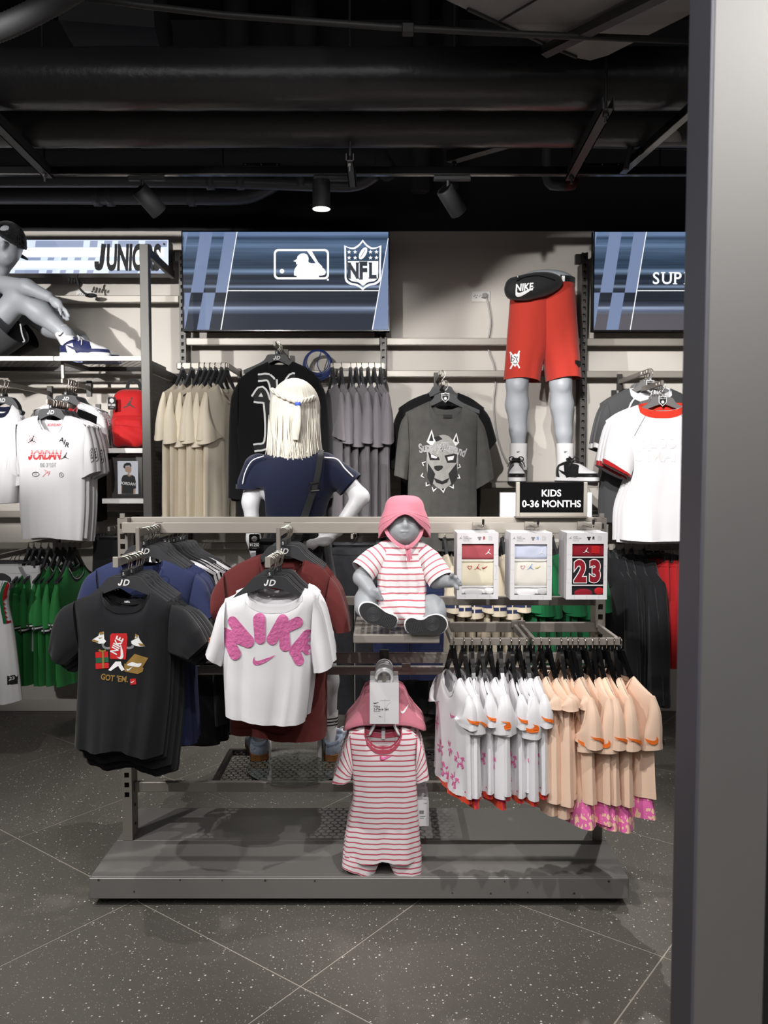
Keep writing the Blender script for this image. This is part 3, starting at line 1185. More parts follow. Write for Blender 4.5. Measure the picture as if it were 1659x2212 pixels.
for x in (210, 238, 415):
 q = at(x, 424, 4.5)
 G().cyl((q.x - .018, q.y, q.z), (q.x + .018, q.y, q.z), .052, 18).obj('coupling', MAT['pipe_plastic'], p, True, False)
for x, y0, y1, r, lab in ((512, -80, 118, .07, 'faint upright pipe above the wrapped pipe, over the large left screen'), (657, -80, 118, .07, 'faint upright pipe above the wrapped pipe, over the lit lamp'), (908, -80, 413, .05, 'dark upright pipe beside the rightmost track lamp'), (972, 280, 405, .045, 'short dark upright pipe directly behind the rightmost track lamp')):
 a, b = at(x, y0, 4.55), at(x, y1, 4.55)
 pipe('riser_pipe', lab, [(b.x, 4.55, b.z), (b.x, 4.55, 4.0)], r, MAT['soffit_black'], 'pipe')
a, b = at(1182, 285, 4.4), at(1182, 380, 4.4)
p = pipe('sprinkler_pipe', 'dark pipe ending in an elbow with a red painted end', [(a.x, 4.4, 4.0), (a.x, 4.4, b.z)] + [tuple(at(x, y, 4.4)) for x, y in ((1184, 393), (1192, 400), (1205, 401), (1222, 401))], .026, MAT['pipe_plastic'])
G().tube([at(1220, 401, 4.4), at(1236, 400, 4.4), at(1240, 386, 4.4)], .028, 12).obj('red_end', M('dull_red_paint', (96, 34, 30), rough=.6), p, True, False)

a, b = at(300, 140, 4.2), at(225, -60, 3.1)
tag(G().tube([a, b], .24, 4).obj('box_duct', MAT['soffit_black'], None, False, False), 'broad dark box duct slanting across the dark ceiling behind the flexible hose', 'duct')
# wide sheet metal duct and its hanger bar
def atz(x, y, z):
 u, v = (x - 829.5) / FPX, (y - 1106) / FPX
 t = (z - EYE) / (-math.sin(PITCH) - v * math.cos(PITCH))
 return Vector((u * t, t * (math.cos(PITCH) - v * math.sin(PITCH)), z))


zb = 2.86
o = [atz(x, y, zb) for x, y in ((900, -30), (1010, 22), (1180, 98), (1240, 124), (1275, 131), (1312, 120), (1473, 40), (1600, -30), (1500, -140), (1100, -140))]
g = G().poly([(p.x, p.y) for p in o], zb, zb + .3, xf=lambda x, y, z: (x, z, y))
ac = tag(g.obj('air_duct', MAT['duct_grey'], None, False, False), 'wide grey sheet metal air duct hanging in the top corner', 'duct')
for (a, b, w) in (((1010, 20), (1180, 97), .012), ((1180, 97), (1245, 124), .012), ((1080, 46), (1165, -4), .006)):
 p, q = atz(*a, zb - .004), atz(*b, zb - .004)
 G().tube([p, q], w / 2, 6).obj('seam', MAT['strut'], ac, False, False)
bar = G().tube([atz(1176, 112, zb - .03), atz(1500, -48, zb - .03)], .022, 4)
tag(bar.obj('channel_bar', MAT['strut'], None, False, False), 'dark channel bar running under the wide grey air duct', 'bar')


def channel(name, label, a, b, w=.042, h=.042, rods=()):
 """U channel between two points, with threaded rods"""
 r = thing(name, label, 'bracket', a)
 a, b = Vector(a), Vector(b)
 d = (b - a).normalized()
 s = Vector((0, 0, 1)).cross(d).normalized() * w / 2
 up = Vector((0, 0, h))
 t = s.normalized() * .004
 g = G()
 for p, q in ((a - s, b - s), (a + s - t, b + s - t)):
  g.add([p, p + t, q + t, q, p + up, p + t + up, q + t + up, q + up], [(0, 1, 2, 3), (4, 7, 6, 5), (0, 4, 5, 1), (3, 2, 6, 7), (0, 3, 7, 4), (1, 5, 6, 2)])
 u = Vector((0, 0, .004))
 g.add([a - s, a + s, b + s, b - s, a - s + u, a + s + u, b + s + u, b - s + u], [(0, 3, 2, 1), (4, 5, 6, 7), (0, 1, 5, 4), (2, 3, 7, 6), (0, 4, 7, 3), (1, 2, 6, 5)])
 g.obj('channel', MAT['strut'], r)
 for k in rods:
  p = a + (b - a) * k
  G().cyl(p + Vector((0, 0, -.03)), p + Vector((0, 0, .9)), .005, 8).obj('threaded_rod', MAT['strut'], r)
  G().cyl(p + Vector((0, 0, -.012)), p, .011, 6).obj('nut', MAT['strut'], r)
 return r


zc = z2 - .1 - .05
channel('pipe_hanger', 'slotted channel bracket under the wrapped pipes, beside the wide air duct', (.775, 2.92, zc), (.80, 3.63, zc), rods=(.05, .93))
channel('pipe_hanger', 'slotted channel bracket under the wrapped pipes, over the seated figure', (-1.40, 2.92, zc), (-1.435, 3.6, zc), rods=(.05, .93))
channel('pipe_hanger', 'short channel bracket with a rod down to the lamp track', (-.135, 3.32, zc - .03), (-.135, 3.62, zc - .03), .032, .03, rods=(.1,))
a, b = at(972, 352, 3.85), at(1168, 296, 3.45)
channel('pipe_hanger', 'slanting flat bracket above the rightmost track lamp', (a.x, a.y, a.z), (b.x, b.y, b.z), .05, .05, rods=(.05, .97))
for x, y0, y1, lab in ((482, 285, 362, 'thin hanging rod over the left screen'), (757, 325, 362, 'thin hanging rod over the lit lamp'), (1425, 330, 366, 'thin hanging rod close to the branch track')):
 a, b = at(x, y1, 3.6), at(x, y0, 3.6)
 tag(G().cyl((a.x, 3.6, a.z), (a.x, 3.6, b.z + .3), .004, 6).obj('hanging_rod', MAT['strut'], None, False, False), lab, 'rod')

# lamp track and lamps
YT = 3.58
zt, zt2 = at(829, 362, YT).z, at(829, 379, YT).z
tr = thing('lamp_track', 'black lamp track crossing the whole shop under the pipes', 'track', (0, YT, zt))
G().box((-3.0, YT - .016, zt2), (3.0, YT + .016, zt), .002).obj('rail', MAT['gloss_black'], tr)
G().box((-3.0, YT - .018, zt2 - .002), (3.0, YT - .012, zt2 + .002)).obj('lower_edge', MAT['dark_metal'], tr)
for x0, x1 in ((525, 606), (1258, 1340)):
 a, b = at(x0, 360, YT), at(x1, 360, YT)
 jn = G().box((a.x, YT - .018, zt - .002), (b.x, YT + .018, zt + .013), .001).obj('joiner', MAT['gloss_black'], tr)
 for k in range(3):
  x = a.x + (b.x - a.x) * (.08 + .42 * k)
  G().sph((x, YT - .019, zt + .007), .004, 8, 4).obj('screw', MAT['chrome'], jn)
a, b = at(1345, 376, 3.56), at(1560, 282, 2.75)
b.z = a.z
br = thing('lamp_track', 'short branch of black lamp track running back towards the shop front', 'track', a)
G().box((-.016, 0, 0), (.016, (b - a).length, .034), .002, R=None).obj('rail', MAT['gloss_black'], br, off=False)
br.rotation_euler = (0, 0, math.atan2(-(b.x - a.x), b.y - a.y))
a = at(1446, 290, 3.35)
cn = thing('ceiling_box', 'round grey ceiling box with a bent hose, beside the post', 'box', a)
G().cyl((a.x, a.y, a.z - .03), (a.x, a.y, a.z + .03), .046, 24).obj('housing', MAT['duct_grey'], cn, True)
G().tube(spline([tuple(at(x, y, 3.4)) for x, y in ((1352, 365), (1360, 325), (1380, 295), (1405, 280), (1440, 278))], 6), .012, 10).obj('hose', MAT['rubber'], cn, True)
MAT['lamp_on'] = M('lamp_lens_on', (255, 244, 226), emit=9.)
for i, (x, lab) in enumerate(((316, 'black track lamp turned to the wall above the round-lit sign'), (716, 'lit black track lamp pointing straight down'), (976, 'black track lamp with a vented back, over the wall socket'))):
 a, b = at(x - 39, 386, YT), at(x + 41, 386, YT)
 z = zt2 - .004
 L = thing('track_lamp', lab, 'lamp', (a.x, YT, z), group='lamps on the black track')
 G().box((a.x, YT - .014, z - .018), (b.x, YT + .014, z), .003).obj('adapter', MAT['hanger_black'], L)
 if i == 1:
  c = at(694, 390, YT)
  zb_, rb = at(694, 452, YT).z, .038
  G().cyl((c.x, YT, c.z - .002), (c.x, YT, z - .01), .008, 8).obj('swivel', MAT['hanger_black'], L)
  G().tube([(c.x, YT, c.z), (c.x, YT, c.z - .004), (c.x, YT, zb_)], [rb - .003, rb, rb], 28, caps=False).obj('housing', MAT['hanger_black'], L, True)
  G().cyl((c.x, YT, c.z - .0005), (c.x, YT, c.z - .0015), rb - .003, 28).obj('back_plate', MAT['hanger_black'], L)
  G().cyl((c.x, YT, zb_ + .001), (c.x, YT, zb_ + .003), rb - .0008, 28).obj('lens', MAT['lamp_on'], L)
 else:
  c0 = at(x - 16, 408, YT)
  ax = Vector((.55, .55, -.63)).normalized()
  c1 = c0 + ax * .125
  j = at(x - 8, 396, YT)
  G().cyl((j.x, YT, z - .01), (j.x, YT, j.z - .02), .007, 8).obj('swivel', MAT['hanger_black'], L)
  hs = G().tube([c0, c0 + ax * .003, c1 - ax * .002, c1], [.035, .038, .038, .036], 28).obj('housing', MAT['hanger_black'], L, True)
  s = ax.cross(Vector((0, 0, 1))).normalized()
  t = s.cross(ax)
  for k in range(-3, 4):
   w = math.sqrt(max(.03 ** 2 - (k * .008) ** 2, 0))
   p = c0 - ax * .001 + s * k * .008
   G().tube([p - t * w, p + t * w], .0022, 4).obj('cooling_fin', MAT['gloss_black'], hs)
# ------------------------------------------------------------------ fixtures on the back wall
def ladder(g, x, y, z0, z1, w=.034, pitch=.04, t=.009, d=.03):
 """slotted upright: two strips joined by rungs"""
 g.box((x - w / 2, y, z0), (x - w / 2 + t, y + d, z1))
 g.box((x + w / 2 - t, y, z0), (x + w / 2, y + d, z1))
 z = z0
 while z < z1:
  g.box((x - w / 2 + t, y, z), (x + w / 2 - t, y + .004, min(z + pitch * .5, z1)))
  z += pitch
 g.box((x - w / 2 + t, y + d - .003, z0), (x + w / 2 - t, y + d, z1))
 return g


UPX = {}
for k, (x, y1, lab) in enumerate(((392, 540, 'slotted metal upright beside the left edge of the large lit screen'), (828, 716, 'slotted metal upright below the right edge of the large lit screen'), (1264, 545, 'slotted metal upright behind the red shorts'))):
 a = at(x, y1, 4.72)
 UPX[k] = a.x
 u = thing('wall_upright', lab, 'upright', (a.x, 4.72, 0), group='slotted uprights of the wall')
 ladder(G(), a.x, 4.72, .08, a.z).obj('slotted_strip', MAT['post_metal'], u)
 G().box((a.x - .012, 4.75, .08), (a.x + .012, WY, a.z - .05)).obj('spacer', MAT['dark_metal'], u)
 G().box((a.x - .05, 4.735, a.z - .06), (a.x - .0172, 4.765, a.z - .005), .002).obj('wall_clip', MAT['dark_metal'], u)
XL, XR = -3.2, 3.2
BAYS = [(XL, UPX[0] - .02), (UPX[0] + .02, UPX[1] - .02), (UPX[1] + .02, UPX[2] - .02), (UPX[2] + .02, XR)]
BN = ['bay with the seated figure', 'bay under the large lit screen', 'bay with the red shorts', 'bay beside the post']
ROWS = [((638, 653), (730, 745), (730, 745), (731, 746), 'top'), ((824, 838), (800, 814), (800, 814), (801, 815), 'middle'), ((1104, 1118), (1104, 1118), (1043, 1056), (1104, 1118), 'third'), ((1172, 1186), (1172, 1186), (1172, 1186), (1172, 1186), 'low'), ((1340, 1352), (1340, 1352), (1340, 1352), (1340, 1352), 'lowest')]
for ri, row in enumerate(ROWS):
 for bi, (xa, xb) in enumerate(BAYS):
  za, zb2 = at(829, row[bi][1], 4.72).z, at(829, row[bi][0], 4.72).z
  g = G().box((xa, 4.72, za), (xb, 4.75, zb2), .003)
  tag(g.obj('wall_rail', MAT['rail_metal'], None), '%s brushed metal rail across the %s' % (row[4], BN[bi]), 'rail', 'brushed rails on the wall')


# ---- screens
def screen(name, label, x0, x1, y0, y1, Y, mat):
 a, b = at(x0, y1, Y), at(x1, y0, Y)
 t = thing(name, label, 'screen', (a.x, Y, a.z), group='large wall screens')
 e = .006
 g = G().poly([[(a.x - e, a.z - e), (b.x + e, a.z - e), (b.x + e, b.z + e), (a.x - e, b.z + e)], [(a.x, a.z), (b.x, a.z), (b.x, b.z), (a.x, b.z)][::-1]], Y - .004, Y + .05)
 g.obj('bezel', MAT['gloss_black'], t)
 G().box((a.x - e, Y + .004, a.z - e), (b.x + e, Y + .05, b.z + e)).obj('back_cover', MAT['black_plastic'], t)
 mk('picture', [(a.x, Y, a.z), (b.x, Y, a.z), (b.x, Y, b.z), (a.x, Y, b.z)], [(0, 1, 2, 3)], mat, t, off=True)
 return t


YTV = 4.6


def onscreen(name, t, loops, mat, k=1, dx=0, multi=False):
 c = lambda p: (lambda q: (q.x, q.z))(at(p[0] + dx, p[1], YTV))
 g = G()
 for lp in (loops if multi else [loops]):
  if isinstance(lp[0][0], (tuple, list)):
   g.poly([[c(p) for p in l] for l in lp], YTV - .0006 * k)
  else:
   g.poly([c(p) for p in lp], YTV - .0006 * k)
 return g.obj(name, mat, t)


q4 = lambda pts: [(380 + p[0] * .28933, 480 + p[1] * .28933) for p in pts]


def bands(t, dx=0, full=True):
 L = [q4([(62, 70), (92, 70), (64, 232)]), q4([(183, 68), (275, 68), (205, 525), (112, 525)]), q4([(365, 68), (458, 68), (388, 525), (295, 525)]), q4([(64, 526), (112, 526), (76, 758), (64, 803)]), q4([(203, 526), (295, 526), (248, 803), (157, 803)])]
 if full:
  L.append(q4([(1585, 118), (1585, 803), (1466, 803)]))
 for l_ in L:
  onscreen('light_band', t, [l_], MAT['screen_band'], 1, dx, True)
 W = [q4([(455, 68), (461, 68), (340, 803), (333, 803)]), q4([(391, 508), (1519 if full else 1100, 508), (1518 if full else 1100, 515), (390, 515)])]
 if full:
  W.append(q4([(1583, 118), (1588, 118), (1470, 803), (1463, 803)]))
 for l_ in W:
  onscreen('white_line', t, [l_], MAT['screen_white'], 2, dx, True)


tv = screen('wall_screen', 'large lit wall screen with a baseball batter logo and a shield logo', 397, 839, 501, 713, YTV, MAT['screen'])
bands(tv)
o = [(p[0], -p[1]) for p in rrect(731, -427, 1143, -200, 34, 6)]
i_ = [(p[0], -p[1]) for p in rrect(746, -411, 1128, -216, 22, 6)]
onscreen('batter_logo', tv, [[q4(o), q4(i_)[::-1]], q4(circ(792, 366, 17, 16)), q4(circ(1135, 429, 8, 10)),
         q4(spline([(877, 290), (902, 275), (908, 256), (928, 238), (955, 233), (980, 244), (991, 270), (990, 296), (1015, 308), (1044, 306), (1066, 312)], 4)[:-1] + [(1015, 214), (1010, 213), (980, 213), (1066, 312)][3:] + [(1066, 312), (1084, 325), (1092, 338), (1108, 350), (1120, 372), (1112, 392), (1090, 398), (1068, 400), (1068, 413), (903, 413), (902, 402), (882, 398)] + spline([(882, 398), (884, 358), (906, 322), (914, 316), (898, 314), (896, 297), (880, 293)], 4)[1:]),
         q4([(978, 214), (1014, 214), (1062, 300), (1094, 332), (1084, 342), (1048, 312)])], MAT['screen_white'], 2, 0, True)


def shield(k):
 cx, cz = 1395, 320
 p = spline([(1395, 130), (1425, 165), (1462, 188), (1500, 186), (1534, 172)], 4)[:-1] + spline([(1534, 172), (1531, 300), (1530, 420)], 3)[:-1] + spline([(1530, 420), (1520, 446), (1490, 466), (1450, 474), (1420, 488), (1397, 508)], 4)
 p = p + [(2 * cx - a, b) for a, b in p[1:-1]][::-1]
 return [(cx + (a - cx) * k, cz + (b - cz) * k) for a, b in p]


onscreen('shield_logo', tv, [[q4(shield(1.)), q4(shield(.905))[::-1]]], MAT['screen_white'], 2, 0, True)
L = []
for x in (1293, 1338, 1453, 1497):
 for y in (222, 266):
  v = [(x + 17 * (1 if k % 2 == 0 else .42) * math.sin(PI * k / 5), y - 17 * (1 if k % 2 == 0 else .42) * math.cos(PI * k / 5)) for k in range(10)]
  L.append(q4(v))
fb = [(1397 + a * math.cos(.5) - b * math.sin(.5), 233 + a * math.sin(.5) + b * math.cos(.5)) for a, b in circ(0, 0, 24, 18, 50)]
L.append(q4(fb))
L.append(q4([(1283, 291), (1511, 291), (1508, 418)] + spline([(1508, 418), (1480, 440), (1430, 450), (1397, 474), (1364, 450), (1314, 440), (1286, 418)], 3)[1:]))
onscreen('shield_logo_fill', tv, L, MAT['screen_white'], 2, 0, True)
wpx = lambda d: d * .28933 / FPX * YTV
for s, x, h in (('N', 1325, 118), ('F', 1400, 132), ('L', 1470, 118)):
 c = at(*q4([(x, 362)])[0], YTV)
 v, f = text2d(s, 1, .05, 0, .72)
 v = v / (v[:, 1].max() - v[:, 1].min()) * wpx(h)
 flat('shield_letter', (v - (v.max(0) + v.min(0)) / 2, f), MAT['screen_dark'], tv, YTV - .002, True, c.x, c.z)
 for sx in (-1, 1):
  for sz in (-1, 1):
   if s == 'L' and (sx, sz) != (-1, 1) and sz > 0 or s == 'F' and (sx, sz) == (1, -1):
    continue
   hw = (v[:, 0].max() - v[:, 0].min()) / 2
   flat('shield_letter', soup([(-wpx(13), -wpx(4)), (wpx(13), -wpx(4)), (wpx(13), wpx(4)), (-wpx(13), wpx(4))]), MAT['screen_dark'], tv, YTV - .0021, True, c.x + sx * (hw - wpx(9)) * (1 if s != 'F' or sx < 0 else .9), c.z + sz * (wpx(h) / 2 - wpx(4)))
lac = line2d([(-.012, -.02), (.012, .02)], .0025)
c = at(*q4([(1397, 233)])[0], YTV)
flat('ball_lace', lac, MAT['screen_dark'], tv, YTV - .002, True, c.x, c.z)

tv2 = screen('wall_screen', 'large lit wall screen half hidden by the post, with spaced white capitals', 1282, 1724, 501, 713, YTV, MAT['screen_warm'])
bands(tv2, 1281 - 397, False)
xx = 0
for s in 'SUPPLY':
 a = at(1417 + xx, 601, YTV)
 v, f = text2d(s, 1, .012, 0, .95)
 hh = .066
 v = v / (v[:, 1].max() - v[:, 1].min()) * hh
 v = v - (v.max(0) + v.min(0)) / 2
 flat('screen_letter', (v, f), MAT['screen_white'], tv2, YTV - .002, True, a.x, a.z)
 hw = v[:, 0].max()
 se = {'U': [(-1, 1), (1, 1)], 'P': [(-1, -1), (-1, 1)], 'L': [(-1, 1), (-1, -1)], 'Y': [(-1, 1), (1, 1), (0, -1)], 'S': []}[s]
 for sx, sz in se:
  flat('screen_letter', soup([(-.012, -.003), (.012, -.003), (.012, .003), (-.012, .003)]), MAT['screen_white'], tv2, YTV - .0021, True, a.x + sx * (hw - .005), a.z + sz * (hh / 2 - .003))
 xx += 23.5

# ---- lit department sign
a, b = at(-60, 591, 4.6), at(364, 517, 4.6)
sg = thing('light_box_sign', 'lit white sign box with a word in slanted black capitals, over the seated figure', 'sign', (a.x, 4.6, a.z))
MAT['lit_face'] = M('lit_sign_face', (214, 226, 250), rough=.25, emit=1.15)
MAT['lit_core'] = M('lit_sign_core', (250, 252, 255), rough=.25, emit=1.7)
MAT['lit_plaid'] = M('lit_sign_plaid', (158, 172, 204), rough=.25, emit=.9)
G().box((a.x, 4.602, a.z), (b.x, 4.70, b.z), .004).obj('case', MAT['dark_metal'], sg)
q3 = lambda x, y: at(x * .25316, 460 + y * .25316, 4.6)
def signrect(x0, y0, x1, y1, sk=0, sk2=None):
 sk2 = sk if sk2 is None else sk2
 pp = [q3(x0 - sk, y1), q3(x1 - sk2, y1), q3(x1, y0), q3(x0, y0)]
 return [(p.x, p.z) for p in pp]
G().poly(signrect(-230, 230, 1437, 515), 4.6006).obj('face', MAT['lit_face'], sg)
g = G()
g.poly(signrect(-230, 300, 1400, 372), 4.6003)
g.poly(signrect(-230, 412, 1300, 470), 4.6003)
g.obj('lit_core', MAT['lit_core'], sg)
g = G()
for r in ((305, 237, 715, 292), (770, 237, 835, 292), (890, 237, 960, 292), (1010, 237, 1185, 290), (1240, 237, 1430, 290), (232, 380, 350, 404), (410, 380, 465, 404), (525, 380, 580, 404), (640, 380, 695, 404), (755, 380, 815, 404), (130, 487, 335, 514), (400, 487, 450, 514), (515, 487, 565, 514), (630, 487, 680, 514), (745, 487, 800, 514), (930, 487, 1180, 514), (1250, 487, 1430, 514)):
 g.poly(signrect(*r, sk=6), 4.5999)
g.obj('plaid_pattern', MAT['lit_plaid'], sg)
v, f = jtext('JUNIORS', 1, .045, .12, .43, .95)
v = v - (v.max(0) + v.min(0)) / 2
k0, k1 = q3(1375, 500) - q3(805, 500), q3(800, 262) - q3(800, 498)
v = v / (v.max(0) - v.min(0)) * np.array([k0.x, k1.z])
m_ = (q3(805, 498) + q3(1375, 262)) / 2
flat('sign_lettering', (v, f), MAT['black_ink'], sg, 4.598, True, m_.x, m_.z)
for x, y in ((1403, 268), (1410, 488)):
 c = q3(x, y)
 G().cyl((c.x, 4.592, c.z), (c.x, 4.602, c.z), .006, 12).obj('cap_screw', MAT['black_plastic'], sg)
c = q3(650, 560)
ad = thing('power_adapter', 'bundled black cable and adapter hanging under the lit sign', 'cable', (c.x, 4.62, c.z))
for k in range(6):
 G().tube([(c.x - .045 + .016 * k, 4.62, c.z + .012 - .004 * k), (c.x - .05 + .016 * k, 4.625, c.z - .02)], .006, 8).obj('cable_loop', MAT['rubber'], ad, True)
G().tube(spline([tuple(q3(x, y)) for x, y in ((665, 522), (655, 545), (662, 580), (680, 640), (715, 680), (745, 695))], 6), .006, 8).obj('cable', MAT['rubber'], ad, True)
c = q3(760, 695)
G().sph((c.x, 4.63, c.z), (.034, .02, .012)).obj('plug', MAT['rubber'], ad, True)

# ---- sockets, cables
def socket(x0, x1, y0, y1, lab):
 a, b = at(x0, y1, WY), at(x1, y0, WY)
 s = thing('wall_socket', lab, 'socket', (a.x, WY, a.z))
 G().box((a.x, WY - .008, a.z), (b.x, WY, b.z), .003).obj('plate', MAT['white_paint'], s)
 m = (a + b) / 2
 w = b.x - a.x
 for dx in (-.25, .05):
  for ox, oz in ((-.006, .006), (.006, .006), (0, -.006), (-.013, 0)):
   G().box((m.x + dx * w + ox - .002, WY - .0085, m.z + oz - .0025), (m.x + dx * w + ox + .002, WY - .0078, m.z + oz + .0025)).obj('slot', MAT['black_ink'], s)
 return s, m
s, m = socket(1018, 1059, 629, 653, 'white double wall socket with a grey plug, between the screens')
cb = thing('power_cable', 'light grey cable running down the wall from the white socket', 'cable', (m.x + .02, WY, m.z))
c = at(1047, 640, WY)
G().box((c.x - .015, WY - .035, c.z - .014), (c.x + .012, WY - .009, c.z + .012), .004).obj('plug', MAT['duct_grey'], cb)
G().tube(spline([tuple(at(x, y, WY - .02)) for x, y in ((1050, 640), (1056, 665), (1060, 700), (1054, 740), (1058, 765), (1067, 790), (1070, 830), (1066, 870), (1072, 930), (1082, 970), (1096, 1000))], 6), .0055, 8).obj('cord', M('grey_cord', (176, 174, 170), rough=.5), cb, True)
socket(165, 205, 628, 648, 'white wall socket half hidden behind the rail under the lit sign')
c = at(686, 782, 4.7)
wc = thing('cable_coil', 'coil of blue network cable hanging on the wall under the large screen', 'cable', (c.x, 4.7, c.z))
mb = M('blue_cable', (40, 62, 128), rough=.5)
for k in range(6):
 r = .062 + .005 * k
 G().tube([(c.x + r * math.cos(t) * (1 + .05 * math.sin(k)), 4.70 + .004 * k, c.z + r * math.sin(t) - .003 * k) for t in np.linspace(0, 2 * PI, 28)[:-1]], .003, 6, closed=True).obj('cable_turn', mb, wc, True)
G().tube(spline([(c.x + .02, 4.71, c.z + .06), (c.x + .0, 4.70, c.z - .02), (c.x + .05, 4.69, c.z - .09), (c.x + .085, 4.70, c.z - .03)], 6), .003, 6).obj('cable_end', mb, wc, True)


# ---- left bay: side frame, mesh, perforated shelves
def hexdeck(g, x0, x1, y0, y1, z, cell, hole=.80):
 """plate with hexagonal holes"""
 h = cell * math.sqrt(3) / 2
 ni, nj = int((x1 - x0) / cell), int((y1 - y0) / h)
 for j in range(nj):
  for i in range(ni - (j % 2)):
   cx, cy = x0 + cell * (i + .5 + .5 * (j % 2)), y0 + h * (j + .5)
   R = cell / math.sqrt(3)
   o = [(cx + R * math.cos(PI / 6 + PI / 3 * k), cy + R * math.sin(PI / 6 + PI / 3 * k), z) for k in range(6)]
   n = [(cx + R * hole * math.cos(PI / 6 + PI / 3 * k), cy + R * hole * math.sin(PI / 6 + PI / 3 * k), z) for k in range(6)]
   g.add(o + n, [(k, (k + 1) % 6, 6 + (k + 1) % 6, 6 + k) for k in range(6)])
 return g


XP, YF, YB = -1.195, 4.16, 4.72
zT = at(318, 527, YF).z
fr = thing('side_frame', 'dark grey metal side frame with an expanded mesh panel, beside the red backpack', 'frame', (XP, YF, 0))
G().box((XP - .022, YF, 0), (XP + .022, YF + .045, zT), .002).obj('front_post', MAT['post_metal'], fr)
G().box((XP - .0085, YF + .045, zT - .045), (XP + .014, YB - .002, zT - .002), .002).obj('top_rail', MAT['dark_metal'], fr)
zm1 = at(325, 797, YF).z
G().box((XP - .014, YF + .045, zm1 - .01), (XP + .014, YB, zm1 + .035), .002).obj('mesh_rail', MAT['dark_metal'], fr)
G().box((XP - .014, YF + .045, .12), (XP + .014, YB, .16), .002).obj('mesh_rail', MAT['dark_metal'], fr)
G().box((XP - .014, YB, .05), (XP + .014, YB + .03, zm1 + .03), .002).obj('back_post', MAT['dark_metal'], fr)
g = G()
cw, chh = .023, .042
ny, nz_ = int((YB - YF - .05) / cw), int((zm1 - .16) / chh)
for j in range(nz_):
 for i in range(ny):
  y, z = YF + .048 + cw * (i + .5 * (j % 2)), .165 + chh * j * .5 * 2
  for (ya, za, yb, zb3) in ((y, z, y + cw / 2, z + chh / 2), (y + cw / 2, z + chh / 2, y + cw, z), (y, z + chh, y + cw / 2, z + chh / 2), (y + cw / 2, z + chh / 2, y + cw, z + chh)):
   t = .0035
   g.add([(XP - .002, ya - t, za), (XP + .004, ya + t, za), (XP + .004, yb + t, zb3), (XP - .002, yb - t, zb3)], [(0, 1, 2, 3)])
mesh = g.obj('mesh_panel', MAT['post_metal'], fr)
mesh['kind'] = 'stuff'


def shelf(name, lab, x0, x1, y0, y1, z, t, mat, deck=.03, front=None, grp=None):
 s = thing(name, lab, 'shelf', ((x0 + x1) / 2, y0, z), group=grp)
 G().box((x0, y0, z - t), (x1, y0 + .018, z), .002).obj('front_edge', mat, s)
 for xs in (x0, x1 - .018):
  G().box((xs, y0 + .018, z - t), (xs + .018, y1, z), .001).obj('side_edge', front or mat, s)
 G().box((x0 + .018, y1 - .02, z - t), (x1 - .018, y1, z), .001).obj('back_edge', front or mat, s)
 d = hexdeck(G(), x0 + .018, x1 - .018, y0 + .018, y1 - .02, z - .002, deck).obj('perforated_deck', front or mat, s)
 return s


zs = at(0, 769, 4.24).z
ZSHELF = zs
a, b = at(117, 769, 4.24).x, at(339, 769, 4.24).x
shelf('perforated_shelf', 'high pale perforated shelf under the blue and white shoe', a, -1.235, 4.24, 4.71, zs, .024, MAT['white_paint'], .034, MAT['post_metal'], 'perforated shelves under the seated figure')
shelf('perforated_shelf', 'high pale perforated shelf under the seated figure, cut off by the picture edge', a - 1.0, a - .004, 4.24, 4.71, zs, .024, MAT['white_paint'], .034, MAT['post_metal'], 'perforated shelves under the seated figure')
WS = []
for y, lab in ((968, 'small white shelf under the red backpack'), (1077, 'small white shelf under the framed picture')):
 z = at(250, y, 4.26).z
 WS.append(z)
 shelf('small_shelf', lab, at(220, y, 4.26).x, XP - .024, 4.26, 4.66, z, .026, MAT['white_paint'], .034, MAT['dark_metal'], 'white shelves of the side frame')

# ---- framed picture on the lower shelf
YP = 4.34
a, b = at(243, 1076, YP), at(308, 986, YP)
b.z, a.z = WS[1] + (at(243, 986, YP).z - at(243, 1075, YP).z), WS[1]
pf = thing('picture_frame', 'dark framed picture of a person with black hair in a black shirt', 'picture', (a.x, YP, a.z))
a2, b2 = at(255, 1067, YP), at(299, 996, YP)
G().poly([[(a.x, a.z), (b.x, a.z), (b.x, b.z), (a.x, b.z)], [(a2.x, a2.z), (a2.x, b2.z), (b2.x, b2.z), (b2.x, a2.z)]], YP - .01, YP + .02).obj('frame', MAT['dark_metal'], pf)
G().box((a.x + .01, YP + .004, a.z + .005), (b.x - .01, YP + .03, b.z - .01)).obj('backing', MAT['black_plastic'], pf)
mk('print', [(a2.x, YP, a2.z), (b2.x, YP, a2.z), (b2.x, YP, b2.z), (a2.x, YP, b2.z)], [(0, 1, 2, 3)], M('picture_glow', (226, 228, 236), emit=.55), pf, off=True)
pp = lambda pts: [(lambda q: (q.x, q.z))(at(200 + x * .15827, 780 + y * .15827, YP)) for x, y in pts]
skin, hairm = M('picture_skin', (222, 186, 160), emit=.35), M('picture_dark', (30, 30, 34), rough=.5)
G().poly(pp(spline([(440, 1470), (445, 1440), (520, 1440), (530, 1475), (526, 1510), (500, 1545), (545, 1555), (530, 1590), (470, 1590), (465, 1560), (485, 1525), (450, 1510)], 3)), YP - .0008).obj('print_face', skin, pf)
G().poly(pp([(388, 1690), (405, 1690), (402, 1810), (385, 1810)]), YP - .0008).obj('print_arm', skin, pf)
G().poly(pp([(565, 1740), (592, 1735), (585, 1810), (555, 1810)]), YP - .0008).obj('print_arm', skin, pf)
G().poly(pp([(418, 1450), (430, 1405), (470, 1385), (515, 1390), (532, 1425), (528, 1452), (505, 1425), (450, 1430), (440, 1470)]), YP - .0012).obj('print_hair', hairm, pf)
